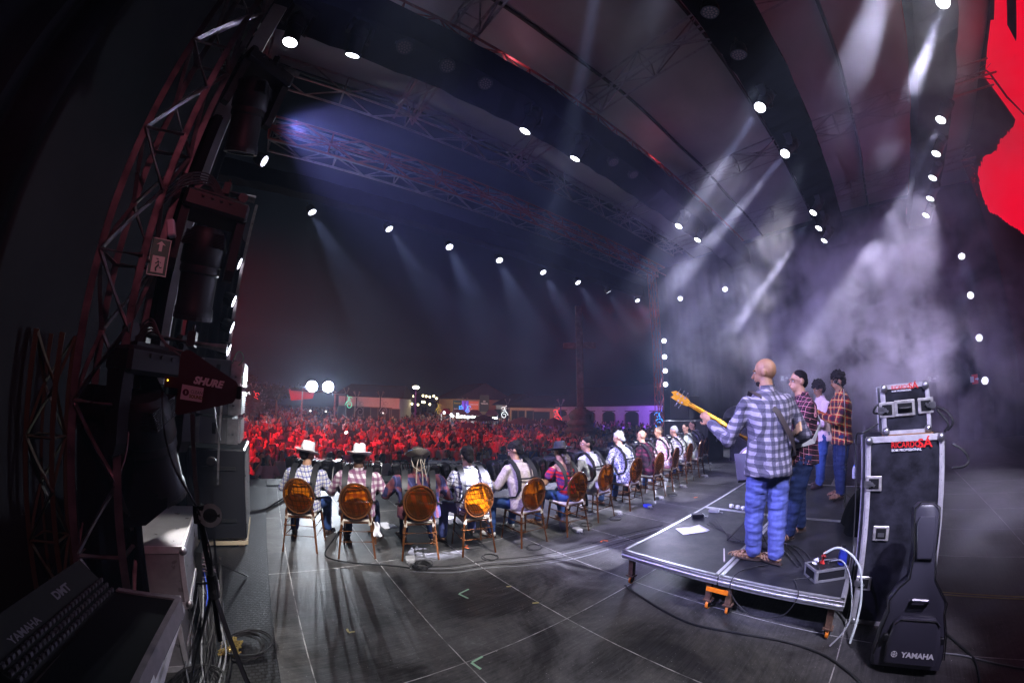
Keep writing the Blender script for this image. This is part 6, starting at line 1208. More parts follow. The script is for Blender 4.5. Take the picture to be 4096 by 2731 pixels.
def crowd_proto(kind,seed):
    """kind: down / crossed / up / phone / clap ; faces -y"""
    rnd=random.Random(seed); t=thing('person','proto','person'); s=1
    hc=V((0,-.02,1.62)); pr=[('e',hc+V((0,0,.02)),(.075,.092,.10)),('e',hc+V((0,-.03,-.05)),(.055,.058,.065)),('e',hc+V((0,-.095,-.015)),(.014,.018,.024)),('c',(0,.0,1.42),.055,hc-V((0,0,.05)),.05)]
    SS={e:V((e*.18,0,1.40)) for e in(-1,1)}
    P={'down':((-.25,-.02,1.12),(-.22,-.14,.90),(.25,-.02,1.12),(.22,-.14,.90)),'crossed':((-.25,-.08,1.14),(.04,-.24,1.16),(.25,-.08,1.14),(-.04,-.26,1.19)),
       'up':((-.27,-.12,1.36),(-.26,-.16,1.66),(.25,-.02,1.12),(.18,-.22,1.12)),'phone':((-.22,-.16,1.24),(-.05,-.26,1.50),(.22,-.16,1.24),(.05,-.26,1.50)),'rail':((-.28,-.14,1.18),(-.18,-.34,1.12),(.28,-.14,1.18),(.18,-.34,1.12))}[kind]
    for i,e in enumerate((-1,1)):
        E_,W_=V(P[i*2]),V(P[i*2+1]); pr+=[('c',SS[e],.045,E_,.04),('c',E_,.038,W_,.028),('e',W_+(W_-E_).normalized()*.05,(.035,.03,.045))]
    pr.append(('l',[((0,0,.9),.12,.09,0),((0,0,1.35),.14,.08,0),((0,0,1.42),.06,.05,0)]))
    blob('skin',pr,SKC,t,.022,1)
    sp=[('l',[((0,0,.80),.17,.12,0),((0,0,1.1),.165,.12,0),((0,0,1.32),.20,.12,0),((0,0,1.42),.15,.09,0),((0,0,1.46),.07,.06,0)])]
    for i,e in enumerate((-1,1)): sp+=[('c',SS[e],.065,SS[e].lerp(V(P[i*2]),.75),.062)]
    blob('shirt',sp,SHC,t,.024,1,.008,9,seed=seed)
    m=MB(); 
    for e in(-1,1): m.tube([(e*.09,0,.85),(e*.10,0,.45),(e*.11,0,.06)],[.09,.07,.06],8); m.ell((e*.11,-.05,.04),(.05,.12,.04),n=8,m=5)
    m.build('trousers',JD,t,smooth=True)
    hk=seed%5
    if hk==0: h=[('e',hc+V((0,.02,.05)),(.083,.092,.085))]
    elif hk==1: h=[('e',hc+V((0,.02,.05)),(.086,.095,.088)),('c',hc+V((-.05,.05,.0)),.045,(-.08,.06,1.36),.03),('c',hc+V((.05,.05,0)),.045,(.08,.06,1.36),.03),('c',hc+V((0,.07,0)),.06,(0,.09,1.34),.05)]
    elif hk==2: h=[('e',hc+V((0,.02,.05)),(.12,.12,.115)),('e',hc+V((0,.05,-.02)),(.11,.08,.09))]
    elif hk==3: h=[('e',hc+V((0,.015,.045)),(.080,.090,.080))]
    else: h=[('e',hc+V((0,.0,.06)),(.088,.098,.065)),('e',hc+V((0,-.10,.045)),(.065,.055,.010))]
    ho=blob('hair' if hk!=4 else 'cap',h,HRC,t,.02,0,.012 if hk in(1,2) else .004,25,seed=seed)
    if kind=='phone': MB().box((0,-.30,1.56),(.08,.012,.15)).build('phone',BLACKPL,t)
    return t,hk
KIN=['down','crossed','up','phone','rail']; PROT=[]
for i,(k,s_) in enumerate((('down',0),('crossed',1),('down',2),('phone',3),('up',4),('crossed',5),('down',6),('clap' if 0 else 'down',7),('rail',8),('rail',11),('up',13),('phone',15))): PROT.append((k,)+crowd_proto(k,s_))
COLS=[('white',(.75,.72,.72)),('black',(.015,.015,.018)),('pale',(.55,.48,.45)),('dark',(.05,.04,.06)),('red',(.45,.03,.03)),('grey',(.22,.21,.22)),('white',(.7,.7,.7)),('blue',(.05,.08,.25)),('black',(.02,.02,.02)),('pink',(.6,.3,.34))]
HN={0:'short hair',1:'long hair',2:'big curly hair',3:'cropped hair',4:'a cap'}; KN={'down':'standing still','crossed':'with folded arms','up':'arm raised','phone':'with raised phone','rail':'on the barrier'}
rnd=random.Random(77); CR=[]; y=10.75; row=0
while len(CR)<300:
    half=.62+.012*(y-10); x=-1.2-.05*(y-10)+rnd.uniform(0,.5); xm=1.62*y+1
    while x<xm and len(CR)<300:
        CR.append((x+rnd.uniform(-.14,.14),y+rnd.uniform(-.24,.24),row)); x+=half+rnd.uniform(0,.35)
    y+=.82; row+=1
used=set(); rc={}
for i,(x,y,row) in enumerate(CR):
    rail=row==0 and rnd.random()<.6
    cand=[j for j,p in enumerate(PROT) if (p[0]=='rail')==rail]; j=rnd.choice(cand); k,pt,hk=PROT[j]
    t=pt if j not in used else copytree(pt); used.add(j)
    s_=rnd.uniform(.90,1.06); t.location=(x,y+(-.05 if rail else 0),GZ); t.rotation_euler=(0,0,math.atan2(-(x-7),(y-2))*.5*0+rnd.gauss(0,.25)+math.atan2(x-6,y+3)*-.6); t.scale=(s_*rnd.uniform(.95,1.1),s_,s_)
    cn,cc=rnd.choice(COLS); v=rnd.uniform(.75,1.1); hn={0:(.02,.015,.012)}
    for c in t.children:
        b=c.name.split('.')[0]
        if b=='skin': c.color=(*[q*rnd.uniform(.8,1.2) for q in rnd.choice(((.42,.23,.14),(.28,.15,.09),(.12,.06,.04),(.5,.3,.2)))],1)
        elif b=='shirt': c.color=(*[q*v for q in cc],1)
        elif b=='hair': c.color=(*rnd.choice(((.012,.01,.01),(.02,.015,.012),(.04,.02,.012),(.15,.14,.14))),1)
        elif b=='cap': c.color=(*rnd.choice(((.6,.6,.6),(.03,.03,.04),(.4,.05,.05))),1)
    n=rc[row]=rc.get(row,0)+1
    art='a '+cn+' top'; base=f"{HN[hk]}, {cn} shirt, {KN[k]}"
    if row<3: lab=f"{base}, number {n} in "+("the barrier row" if row==0 else f"{ORD[row]} crowd row"); 
    else: lab=f"person in crowd, {base}"
    t['label']=lab; t['group']='crowd watching in the square' if row<3 else f'crowd people, {base}'
# the rest of the crowd, as one mass
def low_person(m,x,y,s,rnd,yaw):
    c,s_n=math.cos(yaw),math.sin(yaw); P=lambda a,b,z:V((x+(a*c-b*s_n)*s,y+(a*s_n+b*c)*s,GZ+z*s))
    Rz=Matrix.Rotation(yaw,3,'Z')
    m.m=rnd.choice((0,1,2,3,1,4)); vs=[];n=8
    for z,rx,ry in ((.75,.17,.12),(1.1,.17,.12),(1.32,.22,.12),(1.43,.12,.08),(1.47,.05,.05)):
        for k in range(n): a=2*PI*k/n; vs.append(P(rx*math.cos(a),ry*math.sin(a),z))
    m.add(vs,[(r_*n+i,r_*n+(i+1)%n,(r_+1)*n+(i+1)%n,(r_+1)*n+i) for r_ in range(4) for i in range(n)])
    for e in(-1,1):
        up=rnd.random()<.07; m.tube([P(e*.2,0,1.38),P(e*.27,-.05,1.12 if not up else 1.4),P(e*.15,-.25,1.05 if not up else 1.75)],[.06*s,.05*s,.035*s],5)
    m.m=5; m.ell(P(0,-.02,1.62),(.078*s,.092*s,.118*s),Rz,n=8,m=6); m.m=6; k=rnd.random(); m.ell(P(0,.022,1.655),((.083 if k<.6 else .11)*s,.09*s,(.09 if k<.6 else .12)*s),Rz,n=8,m=6)
    if k>.8: m.ell(P(0,.06,1.5),(.09*s,.06*s,.14*s),Rz,n=6,m=5)
    m.m=1; m.tube([P(0,0,.8),P(0,0,.02)],[.16*s,.10*s],6)
m=MB(); n_=0
while y<78 and n_<2300:
    y+=.85+.018*(y-18); x=-2-.16*(y-10); xm=min(1.75*y,62)
    while x<xm:
        d=math.hypot(x-17.5,y-15.9)
        if d>3.2 and rnd.random()<.9: low_person(m,x+rnd.uniform(-.2,.2),y+rnd.uniform(-.3,.3),rnd.uniform(.9,1.06),rnd,rnd.gauss(0,.4)); n_+=1
        x+=.72+.012*(y-10)+rnd.uniform(0,.4)
m.build('crowd',[mat('far_white_cloth',(.6,.58,.58),.9),mat('far_black_cloth',(.02,.02,.022),.9),mat('far_grey_cloth',(.2,.19,.2),.9),mat('far_red_cloth',(.35,.04,.04),.9),mat('far_blue_cloth',(.06,.09,.2),.9),mat('far_skin',(.32,.18,.12),.6),mat('far_hair',(.015,.012,.01),.7)],smooth=True,kind='stuff')
# phones lit in the crowd
for i,(px_,py_,y) in enumerate(((1385,1730,19.5),(1242,1643,30),(1303,1645,30),(1532,1651,36),(1520,1650,35))):
    q=ony(px_,py_,y); t=thing('phone_light',['bright phone torch held up in the middle of the crowd','tiny phone light in the far left crowd','small phone light far back in the crowd','whitish phone light far back near the white building','bluish phone light beside the white one'][i],'phone',tuple(q)); MB().ell(q,.07 if i==0 else .06,n=10,m=6).build('lamp',emis('phone_glow',(1,.97,.9),30 if i==0 else 6),t); MB().box(q+V((0,.08,-.04)),(.09,.012,.16)).build('body',BLACKPL,t)
# the two flood lights that shine back at the stage
FM=emis('flood_glow',(.85,.93,1),400)
for i,(px_,py_) in enumerate(((1248,1545),(1313,1547))):
    q=ony(px_,py_,32); t=thing('flood_light',('left' if i==0 else 'right')+' of the two blinding flood lights above the crowd','flood light',tuple(q)); d=(V((.7,3.6,.4))-q).normalized()
    m=MB(); m.lathe([(.44,.012),(.44,.016)],c=q,ax=d,n=20); m.build('lens',FM,t); m=MB(); m.lathe([(.16,-.35),(.44,-.1),(.47,.008),(.45,.010)],c=q,ax=d,n=20); m.build('housing',BLACKMETAL,t,smooth=True); m=MB(); m.tube([q+V((-.5,.05,.0)),q+V((-.5,.05,-.52)),q+V((.5,.05,-.52)),q+V((.5,.05,0))],.02,6); m.build('yoke',BLACKMETAL,t)
    spot(q+d*.06,d,11000,(.80,.88,1),12,1,.12,'flood_lamp')
for x,z0 in ((2.6,GZ),(5.4,GZ)): MB().tube([(x,32.4,z0),(x,32.4,2.6)],.06,8).build('scaffold_post',TRUSSM,smooth=True,label=('left' if x<3 else 'right')+' scaffold post of the flood light platform above the crowd',cat='scaffold')
m=MB(); m.box((3.9,32.5,2.45),(4.6,.5,.12)); m.build('scaffold_deck',BLACKMETAL,label='scaffold deck carrying the flood lights above the crowd',cat='scaffold')
q=ony(1225,1572,33); m=MB(); m.add([ony(1155,1556,33),ony(1150,1600,33)+V((.3,0,0)),ony(1250,1594,33),ony(1262,1560,33)]+[p+V((0,.05,0)) for p in (ony(1155,1556,33),ony(1150,1600,33)+V((.3,0,0)),ony(1250,1594,33),ony(1262,1560,33))],[(0,1,2,3),(7,6,5,4),(0,4,5,1),(1,5,6,2),(2,6,7,3),(3,7,4,0)]); m.build('banner',mat('red_banner',(.5,.02,.03),.7),label='red banner hanging left of the flood lights',cat='banner')
# buildings round the square
WALLW=mat('white_plaster',(.62,.60,.58),.85,var=.12,scale=.7); WALLY=mat('yellow_plaster',(.62,.50,.28),.85,var=.12,scale=.7); ROOFT=mat('clay_roof_tile',(.05,.03,.025),.85,var=.4,scale=3); DARKD=mat('dark_doorway',(.012,.015,.015),.6); FRAMEW=mat('timber_frame',(.16,.13,.09),.6)
def building(name,label,a,b,zt,wallm,doors,depth=9,roofh=1.6,arched=False):
    a=V((*a,0));b=V((*b,0)); d=(b-a); L=d.length; d.normalize(); n=V((-d.y,d.x,0)); n=n if n.dot(a)>0 else -n
    t=thing(name,label,'building',(a.x,a.y,GZ)); rz=math.atan2(d.y,d.x); Rz=Matrix.Rotation(rz,3,'Z'); c=(a+b)/2+n*depth/2
    m=MB(); m.box(V((c.x,c.y,(GZ+zt)/2)),(L,depth,zt-GZ),Rz); w=m.build('wall',wallm,t)
    e=.5; A,B=a-d*e-n*.45,b+d*e-n*.45; C,D=b+d*e+n*(depth+.4),a-d*e+n*(depth+.4); r0,r1=a+n*depth/2,b+n*depth/2
    P=lambda q,z:V((q.x,q.y,z)); m=MB(); m.add([P(A,zt-.02),P(B,zt-.02),P(C,zt-.02),P(D,zt-.02),P(r0,zt+roofh),P(r1,zt+roofh),P(A,zt-.12),P(B,zt-.12),P(C,zt-.12),P(D,zt-.12)],[(0,1,5,4),(2,3,4,5),(3,0,4),(1,2,5),(6,7,1,0),(7,8,2,1),(8,9,3,2),(9,6,0,3),(9,8,7,6)])
    for i in range(int(L/.35)): q=A+d*(i*.35+.2); m.cyl(P(q,zt-.03),P(q+n*.5,zt+.12),.09,n=6)
    m.build('roof',ROOFT,t)
    for s_,wd,h0,h1,kind in doors:
        q=a+d*(s_*L)-n*.01; m=MB()
        poly=[(-wd/2,h0),(wd/2,h0),(wd/2,h1)]+([(wd/2*math.cos(k*PI/6),h1+.28*math.sin(k*PI/6)) for k in range(1,6)] if arched else [])+[(-wd/2,h1)]
        MM=Matrix(((d.x,0,n.x,q.x),(d.y,0,n.y,q.y),(0,1,0,GZ),(0,0,0,1))); m.prism(poly,.06,MM); do=m.build('door' if h0<.3 else 'window',DARKD,t)
        m=MB()
        for e_ in(-1,1): m.prism([(e_*wd/2-.05,h0),(e_*wd/2+.05,h0),(e_*wd/2+.05,h1),(e_*wd/2-.05,h1)],.12,MM)
        m.prism([(-wd/2-.05,h1-.0+(.25 if arched else 0)),(wd/2+.05,h1+(.25 if arched else 0)),(wd/2+.05,h1+.1+(.25 if arched else 0)),(-wd/2-.05,h1+.1+(.25 if arched else 0))],.12,MM); m.build('frame',FRAMEW,do)
    return t
def on_ray(px_,py_,d): q=atd(px_,py_,d); return (q.x,q.y)
def zat(px_,py_,d): return atd(px_,py_,d).z
building('long_white_building','long low white building with a row of dark doors behind the flood lights',on_ray(1355,1600,46),on_ray(1598,1600,44),zat(1450,1583,45),WALLW,[(.06,1.0,.0,2.6,0),(.2,1.0,0,2.6,0),(.36,1.0,0,2.6,0),(.48,.9,0,2.6,0),(.60,.9,0,2.6,0),(.72,.9,0,2.6,0),(.82,.9,0,2.6,0),(.93,1.2,0,2.5,0)])
building('gabled_building','dim yellowish gabled building lit from the side behind the stalls',on_ray(1755,1600,58),on_ray(1835,1600,52),zat(1790,1592,55),WALLY,[(.5,1.2,0,2.6,0)],roofh=2.4)
building('white_corner_building','white lit building right of the food stalls',on_ray(1985,1630,50),on_ray(2035,1630,49),zat(2010,1617,50),WALLW,[(.15,1,0,2.7,0),(.75,1,0,2.7,0)])
building('yellow_building','yellow building with shuttered openings left of the stone cross',on_ray(2040,1630,48),on_ray(2212,1630,43),zat(2120,1627,46),WALLY,[(.13,1.1,1.0,2.6,0),(.3,1.1,1.0,2.6,0),(.5,1.2,0,2.6,0),(.75,2.6,0,2.5,0)])
building('long_arcade_building','long white building with arched doorways washed in violet light',on_ray(2214,1630,42.8),on_ray(2668,1630,34),zat(2450,1620,37.5),WALLW,[(.10,1.3,0,2.5,0),(.38,1.3,0,2.4,0),(.55,1.5,0,2.4,0),(.74,1.5,0,2.4,0),(.93,1.5,0,2.4,0)],arched=True,roofh=2.2)
building('left_far_building','pale far building behind the decorative neon at the left',on_ray(975,1600,60),on_ray(1075,1600,62),zat(1030,1540,60),WALLW,[(.5,1.6,0,2.4,0)],roofh=.4)
building('dark_back_building','dark roofed building beyond the string lights',on_ray(1600,1600,80),on_ray(1760,1600,84),zat(1680,1610,80),WALLY,[(.3,1,0,2.4,0),(.6,1,0,2.4,0)],roofh=2.0)
spot(atd(2648,1640,30.5)+V((0,0,.4)),V((.2,.75,.0)),2200,(.30,.08,1),150,.9,.2,'neon_spill_lamp')
spot(atd(1835,1640,47),V((-.2,1,.05)),260,(1,.75,.4),120,.9,.2,'street_spill_lamp'); spot(atd(2085,1640,41),V((0,1,.05)),420,(1,.72,.4),130,.9,.2,'street_spill_lamp'); spot(atd(1590,1640,38),V((-.25,1,0)),420,(1,.72,.5),110,.9,.2,'street_spill_lamp'); spot(atd(1400,1640,38),V((0,1,0)),260,(.7,.85,1),100,.9,.2,'street_spill_lamp'); spot(atd(2010,1650,44),V((.1,1,.1)),300,(.9,.95,1),110,.9,.2,'stall_spill_lamp'); spot(atd(2240,1650,37),V((.1,1,.1)),260,(1,.35,.35),110,.9,.2,'neon_spill_lamp'); spot(atd(2420,1650,32),V((.1,1,.1)),120,(1,.6,.7),130,.9,.2,'neon_spill_lamp')
# stone cross
STONE=mat('weathered_stone',(.20,.14,.13),.9,var=.45,scale=3,bump=.4,bscale=10)
D=24; q=atd(2322,1700,D); b=zat(2322,1760,D); t=thing('stone_cross','tall weathered stone cross on a stepped round pedestal in the square','monument',(q.x,q.y,GZ)); cx,cyy=q.x,q.y
zt=zat(2325,1225,D); za=zat(2320,1382,D); zb=zat(2325,1640,D); ang=R(42-90)
m=MB(); m.box((cx,cyy,(zt+zb)/2),(.48,.42,zt-zb),(0,0,ang),bev=.05); m.build('shaft',STONE,t); 
for e in(-1,1): m=MB(); m.box(V((cx,cyy,za))+Matrix.Rotation(ang,3,'Z')@V((e*.66,0,0)),(.86,.36,.40),(0,0,ang),bev=.05); m.build('arm',STONE,t)
m=MB(); m.lathe([(1.55,GZ-.0-zb),(1.6,GZ+.25-zb),(1.5,GZ+.9-zb),(1.2,GZ+1.0-zb),(1.38,GZ+1.25-zb),(1.0,GZ+1.5-zb),(1.12,GZ+1.75-zb),(.80,GZ+1.95-zb),(.92,GZ+2.15-zb),(.66,GZ+2.45-zb),(.72,-.55),(.78,-.25),(.62,-.05),(.38,.08),(.34,.2)],c=(cx,cyy,zb),n=28); m.build('pedestal',STONE,t,smooth=True)
# street lamps, neon decorations, string lights, stalls
D=38; q=atd(1662,1600,D); zt=zat(1662,1549,D); t=thing('street_lamp','tall street lamp shining warm white above the far crowd','street lamp',(q.x,q.y,GZ)); MB().tube([V((q.x,q.y,GZ)),V((q.x,q.y,zt))],.07,8).build('pole',TRUSSM,t,smooth=True); MB().ell(V((q.x,q.y,zt)),(.36,.2,.15),n=14,m=8).build('lamp',emis('street_lamp_glow',(1,.88,.55),40),t,smooth=True)
NEON={'red':emis('red_neon',(1,.05,.05),3),'blue':emis('blue_neon',(.05,.30,1),4),'green':emis('green_neon',(.15,1,.65),2),'white':emis('white_neon',(.9,.97,1),3),'yellow':emis('yellow_neon',(1,.65,.1),1.6)}
def lamp_post(px_,pyb,D,col,label,h=4.3,flip=1,star=False,s=1.0):
    q=atd(px_,pyb,D); x,y_=q.x,q.y; t=thing('decorated_lamp_post',label,'lamp post',(x,y_,GZ)); r=V((q.y,-q.x,0)).normalized(); zt=zat(px_,pyb,D)
    MB().tube([V((x,y_,GZ)),V((x,y_,zt))],.05,8).build('pole',BLACKMETAL,t,smooth=True)
    for e in(-1,1): MB().tube([V((x,y_,zt))+r*e*.05,V((x,y_,zt+.55))+r*e*.28],[.05,.10],8).build('lantern',mat('lantern_glass',(.3,.25,.2),.4) if 'lantern_glass' not in bpy.data.materials else bpy.data.materials['lantern_glass'],t,smooth=True)
    pts=[]
    for i in range(40): a=i*.22; rr=.42*math.exp(-a*.14); pts.append(V((x,y_,zt-1.25))+r*flip*(.35-rr*math.cos(a))+V((0,0,rr*math.sin(a)*1.2)))
    m=MB(); m.tube([V((x,y_,zt-.2))+r*flip*.1,V((x,y_,zt-.5))+r*flip*.35]+pts,.028*s,6); pts=[]
    for i in range(24): a=i*.24; rr=.22*math.exp(-a*.1); pts.append(V((x,y_,zt-.55))+r*flip*(.45+rr*math.cos(a))+V((0,0,rr*math.sin(a))))
    m.tube(pts,.025*s,6)
    if col: m.build('neon_scroll',NEON[col],t,smooth=True)
    else: m.build('scroll',STEEL,t,smooth=True)
    if star:
        m=MB(); c=V((x,y_,zt-.6))-r*flip*.45; m.tube([c+r*((.30 if i%2==0 else .13)*math.cos(i*PI/5))+V((0,0,(.30 if i%2==0 else .13)*math.sin(i*PI/5))) for i in range(10)],.04,5,closed=True); m.build('neon_star',NEON[star],t)
lamp_post(1012,1555,40,'red','lamp post with a red neon scroll and flower at the far left of the square',flip=1,star='white')
lamp_post(1385,1572,40,'green','lamp post with green neon scroll in front of the long white building',flip=1)
for p,l in ((1427,'unlit lamp post with curled iron arms, left of the pair'),(1522,'unlit lamp post with curled iron arms, right of the pair')): lamp_post(p,1590,34,None,l)
lamp_post(1745,1605,46,'yellow','lamp post with yellow neon scroll near the string lights',s=.8); lamp_post(1860,1610,42,'blue','lamp post with blue neon scroll against the violet banner',star='blue'); lamp_post(2030,1615,40,'white','lamp post with a white neon crown and hanging sign',flip=-1); lamp_post(2243,1622,32,'red','lamp post with a tall red neon scroll left of the stone cross',flip=-1); lamp_post(2652,1630,29,'blue','lamp post with a bright blue neon star and scroll beside the tower',flip=-1,star='blue')
BULB=emis('bulb_glow',(1,.82,.45),14)
BP=[(1609,1595),(1622,1592),(1636,1589),(1651,1585),(1692,1582),(1705,1585),(1719,1587),(1735,1584),(1746,1593),(1603,1614),(1634,1617),(1648,1615),(1672,1618),(1690,1607),(1697,1608),(1719,1617)]
for i,p in enumerate(BP):
    q=atd(*p,52); t=thing('string_bulb','warm round bulb hanging in the string lights over the far crowd','bulb',tuple(q),group='string light bulbs'); MB().ell(q,.15,n=8,m=6).build('globe',BULB,t,smooth=True); MB().cyl(q+V((0,0,.13)),q+V((0,0,.24)),.05,n=6).build('socket',BLACKPL,t)
cable('string_light_wire','thin wire carrying the bulbs over the far crowd',[atd(*p,52)+V((0,0,.22)) for p in ((1598,1590),(1622,1592),(1651,1585),(1692,1582),(1719,1587),(1746,1593))],.02)
STG=emis('stall_bulb_glow',(.95,.98,1),16)
for i,p in enumerate(((1777,1650),(1805,1658),(1811,1664),(1831,1656),(1829,1666),(1837,1667),(1847,1665),(1858,1666),(1869,1668),(1874,1668),(1888,1667),(1897,1668),(1957,1670),(1972,1673),(1982,1673))):
    q=atd(*p,40); t=thing('stall_bulb','white round bulb hanging at the food stalls','bulb',tuple(q),group='stall bulbs'); MB().ell(q,.13,n=8,m=6).build('globe',STG,t,smooth=True); MB().cyl(q+V((0,0,.12)),q+V((0,0,.2)),.04,n=6).build('socket',BLACKPL,t)
def stall(px0,px1,D,zr,label,col):
    a,b=atd(px0,1660,D),atd(px1,1660,D); c=(a+b)/2; w=(b-a).length; rz=math.atan2(b.y-a.y,b.x-a.x); Rz=Matrix.Rotation(rz,3,'Z'); t=thing('food_stall',label,'food stall',(c.x,c.y,GZ),rz)
    P=lambda x,y_,z:V((c.x,c.y,0))+Rz@V((x,y_,0))+V((0,0,z)); m=MB(); m.add([P(-w/2-.2,-.9,zr),P(w/2+.2,-.9,zr),P(w/2+.2,1.4,zr),P(-w/2-.2,1.4,zr),P(-w/4,.2,zr+.6),P(w/4,.2,zr+.6)],[(0,1,5,4),(1,2,5),(2,3,4,5),(3,0,4),(3,2,1,0)]); m.build('roof',col,t)
    m=MB(); m.box(P(0,0,GZ+.55),(w,.8,1.1),Rz); m.build('counter',mat('lit_counter',(.45,.43,.42),.6) if 'lit_counter' not in bpy.data.materials else bpy.data.materials['lit_counter'],t)
    for x in(-w/2,w/2):
        for yy in(-.8,1.3): MB().cyl(P(x,yy,GZ),P(x,yy,zr),.03,n=6).build('post',STEEL,t)
    l=bpy.data.lights.new('stall_lamp','POINT'); l.energy=70; l.shadow_soft_size=.1; l.color=(.95,.98,1); o=bpy.data.objects.new('stall_lamp',l); COL.objects.link(o); o.location=P(0,.3,zr-.25)
GR=mat('grey_awning',(.2,.2,.2),.7); MG=mat('magenta_awning',(.4,.05,.15),.7)
stall(1765,1800,42,.72,'food stall with a magenta peaked awning',MG); stall(1803,1868,41,.68,'long food stall with lit counter and grey awning',GR); stall(1872,1925,41,.66,'food stall under the dark brand banner',GR); stall(1945,1990,41,.70,'small lit stall at the right end of the row',GR)
def banner(px0,py0,px1,py1,D,label,bg,words,emit=0):
    a=atd(px0,(py0+py1)/2,D);b=atd(px1,(py0+py1)/2,D); c=(a+b)/2; z0=zat((px0+px1)/2,py1,D); z1=zat((px0+px1)/2,py0,D); w=(V((b.x-a.x,b.y-a.y,0))).length; rz=math.atan2(b.y-a.y,b.x-a.x); Rz=Matrix.Rotation(rz,3,'Z')
    t=thing('banner',label,'banner',(c.x,c.y,z0)); m=MB(); m.box((c.x,c.y,(z0+z1)/2),(w,.06,z1-z0),Rz); m.build('panel',bg,t)
    for s_,size,x,z,col in words:
        M0=Matrix.Translation(V((c.x,c.y,z0+(z1-z0)*z))+Rz@V((w*x,-.036,0)))@Matrix.Rotation(rz,4,'Z')@Matrix.Rotation(R(90),4,'X'); text(s_,size*w,'lettering',col,M0,t,ext=.004,bold=.006*w)
    for x in(-w/2,w/2): MB().cyl(V((c.x,c.y,GZ))+Rz@V((x,.05,0)),V((c.x,c.y,z0))+Rz@V((x,.05,0)),.03,n=6).build('post',STEEL,t)
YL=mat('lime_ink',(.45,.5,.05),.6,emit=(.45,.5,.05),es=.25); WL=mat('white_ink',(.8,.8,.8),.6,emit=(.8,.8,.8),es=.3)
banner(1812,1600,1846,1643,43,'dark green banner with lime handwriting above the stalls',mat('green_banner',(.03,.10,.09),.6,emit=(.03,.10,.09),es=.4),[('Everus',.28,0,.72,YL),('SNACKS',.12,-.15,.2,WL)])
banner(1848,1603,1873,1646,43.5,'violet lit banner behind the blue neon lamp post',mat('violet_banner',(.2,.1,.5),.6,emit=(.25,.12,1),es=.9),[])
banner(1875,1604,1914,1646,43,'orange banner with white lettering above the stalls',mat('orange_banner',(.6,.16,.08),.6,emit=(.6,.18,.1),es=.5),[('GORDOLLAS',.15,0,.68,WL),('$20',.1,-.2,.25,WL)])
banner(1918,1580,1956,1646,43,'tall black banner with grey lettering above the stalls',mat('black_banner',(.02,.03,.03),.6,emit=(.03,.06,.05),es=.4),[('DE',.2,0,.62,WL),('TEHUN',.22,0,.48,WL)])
def parasol(px_,py_,D,r,col,label):
    q=atd(px_,py_,D); t=thing('parasol',label,'parasol',(q.x,q.y,GZ)); m=MB(); m.lathe([(r,0),(r*.98,.04),(r*.5,.33),(.02,.55)],c=(q.x,q.y,q.z-.5),n=8,caps=False); m.build('canopy',col,t); MB().cyl(V((q.x,q.y,GZ)),q,.03,n=6).build('pole',STEEL,t)
parasol(1935,1660,34,1.5,mat('dark_parasol',(.03,.03,.035),.8),'dark parasol in front of the stalls'); parasol(2090,1668,30,1.4,mat('brown_parasol',(.12,.05,.02),.8),'brown parasol left of the red neon lamp post'); parasol(2215,1672,28,1.0,mat('maroon_parasol',(.15,.03,.05),.8),'maroon and white parasol below the red neon scroll'); parasol(2280,1657,34,1.3,mat('cream_parasol',(.55,.45,.33),.8),'cream parasol left of the cross pedestal'); parasol(1880,1690,30,1.4,mat('violet_parasol',(.08,.05,.12),.8),'violet black parasol among the crowd')
# trees behind the left part of the square
LEAF=mat('dark_foliage',(.05,.07,.04),.8)
def tree(px_,D,h,r,label,seed):
    q=atd(px_,1600,D); rnd=random.Random(seed); t=thing('tree',label,'tree',(q.x,q.y,GZ)); m=MB(); top=V((q.x,q.y,GZ+h*.55)); m.tube([V((q.x,q.y,GZ)),V((q.x+.1,q.y,GZ+h*.3)),top],[.22,.17,.1],8)
    for k in range(6): a=k*1.05; m.tube([top-V((0,0,.5)),top+V((math.cos(a)*r*.5,math.sin(a)*r*.5,h*.18)),top+V((math.cos(a)*r*.8,math.sin(a)*r*.8,h*.3))],[.08,.05,.02],5)
    m.build('trunk',WOOD,t,smooth=True); m=MB(); cl=[V((rnd.gauss(0,r*.45),rnd.gauss(0,r*.45),rnd.gauss(h*.72,h*.11))) for _ in range(22)]
    for i in range(2200):
        c=rnd.choice(cl)+V((rnd.gauss(0,r*.16),rnd.gauss(0,r*.16),rnd.gauss(0,r*.13)))+V((q.x,q.y,GZ)); u=V((rnd.uniform(-1,1),rnd.uniform(-1,1),rnd.uniform(-1,1))).normalized(); w=u.orthogonal().normalized()*.10; u*=.16; m.add([c-u,c+w,c+u,c-w],[(0,1,2,3)])
    m.build('crown',LEAF,t,kind=None)
tree(985,48,5.2,2.0,'dark tree beside the far left building',1); tree(1105,52,5.6,2.4,'dim leafy tree left of the red banner',2); tree(1010,34,3.2,1.4,'small dark tree under the red neon flower',3)
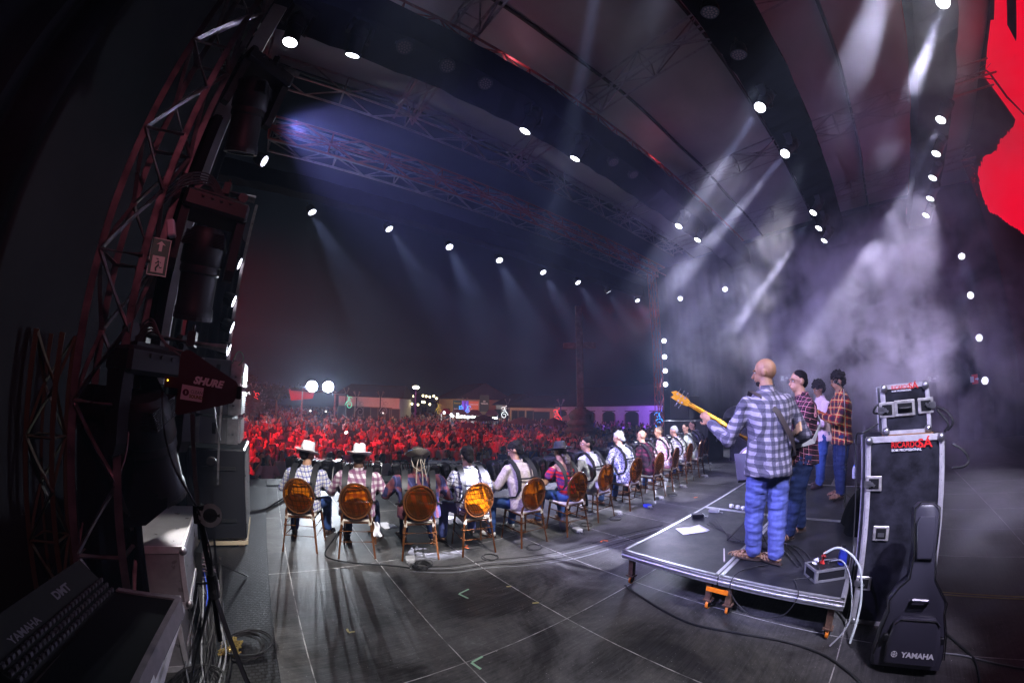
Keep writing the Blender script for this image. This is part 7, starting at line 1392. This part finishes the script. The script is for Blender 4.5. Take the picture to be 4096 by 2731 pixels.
# ------------------------------------------------------------ air
def vol(name,c,sz,dens,col,lab=None,noise_=None,aniso=.3):
    b=MB().box(c,sz).build(name,None,kind='stuff'); m=bpy.data.materials.new(name); m.use_nodes=True; nt=m.node_tree; N=nt.nodes; N.clear(); L=nt.links
    v=N.new('ShaderNodeVolumePrincipled'); v.inputs['Color'].default_value=(*col,1); v.inputs['Density'].default_value=dens; v.inputs['Anisotropy'].default_value=aniso
    if noise_:
        tc=N.new('ShaderNodeTexCoord'); n=N.new('ShaderNodeTexNoise'); n.inputs['Scale'].default_value=noise_[0]; n.inputs['Detail'].default_value=5; n.inputs['Roughness'].default_value=.62; n.inputs['Distortion'].default_value=.5
        L.new(tc.outputs['Object'],n.inputs[0]); mr=N.new('ShaderNodeMapRange'); mr.inputs[1].default_value=noise_[1]; mr.inputs[2].default_value=noise_[2]; mr.inputs[4].default_value=dens; L.new(n.outputs[0],mr.inputs[0])
        # fade towards an ellipsoid's rim
        vm=N.new('ShaderNodeVectorMath'); vm.operation='SUBTRACT'; vm.inputs[1].default_value=c; L.new(tc.outputs['Object'],vm.inputs[0])
        v2=N.new('ShaderNodeVectorMath'); v2.operation='DIVIDE'; v2.inputs[1].default_value=(sz[0]/2,sz[1]/2,sz[2]/2); L.new(vm.outputs[0],v2.inputs[0])
        v3=N.new('ShaderNodeVectorMath'); v3.operation='LENGTH'; L.new(v2.outputs[0],v3.inputs[0])
        m2=N.new('ShaderNodeMapRange'); m2.inputs[1].default_value=1; m2.inputs[2].default_value=.45; L.new(v3.outputs['Value'],m2.inputs[0])
        mm=N.new('ShaderNodeMath'); mm.operation='MULTIPLY'; L.new(mr.outputs[0],mm.inputs[0]); L.new(m2.outputs[0],mm.inputs[1]); L.new(mm.outputs[0],v.inputs['Density'])
    o=N.new('ShaderNodeOutputMaterial'); L.new(v.outputs[0],o.inputs[1]); b.data.materials.append(m); return b
vol('haze',(20,45,12.4),(240,240,30),.0031,(.58,.70,1.0),aniso=.35)
vol('smoke',(9.8,-.3,2.8),(8.0,7.6,7.2),.8,(.88,.84,.96),noise_=(.85,.475,.66),aniso=.15)
vol('smoke',(5.6,-1.9,6.0),(6.4,3.6,5.2),.5,(.85,.85,.95),noise_=(.9,.45,.7),aniso=.1)
vol('smoke',(8.2,2.2,4.0),(9,4.6,5.6),.17,(.85,.85,.95),noise_=(.9,.47,.68),aniso=.1)
bpy.data.scenes.remove(TS)
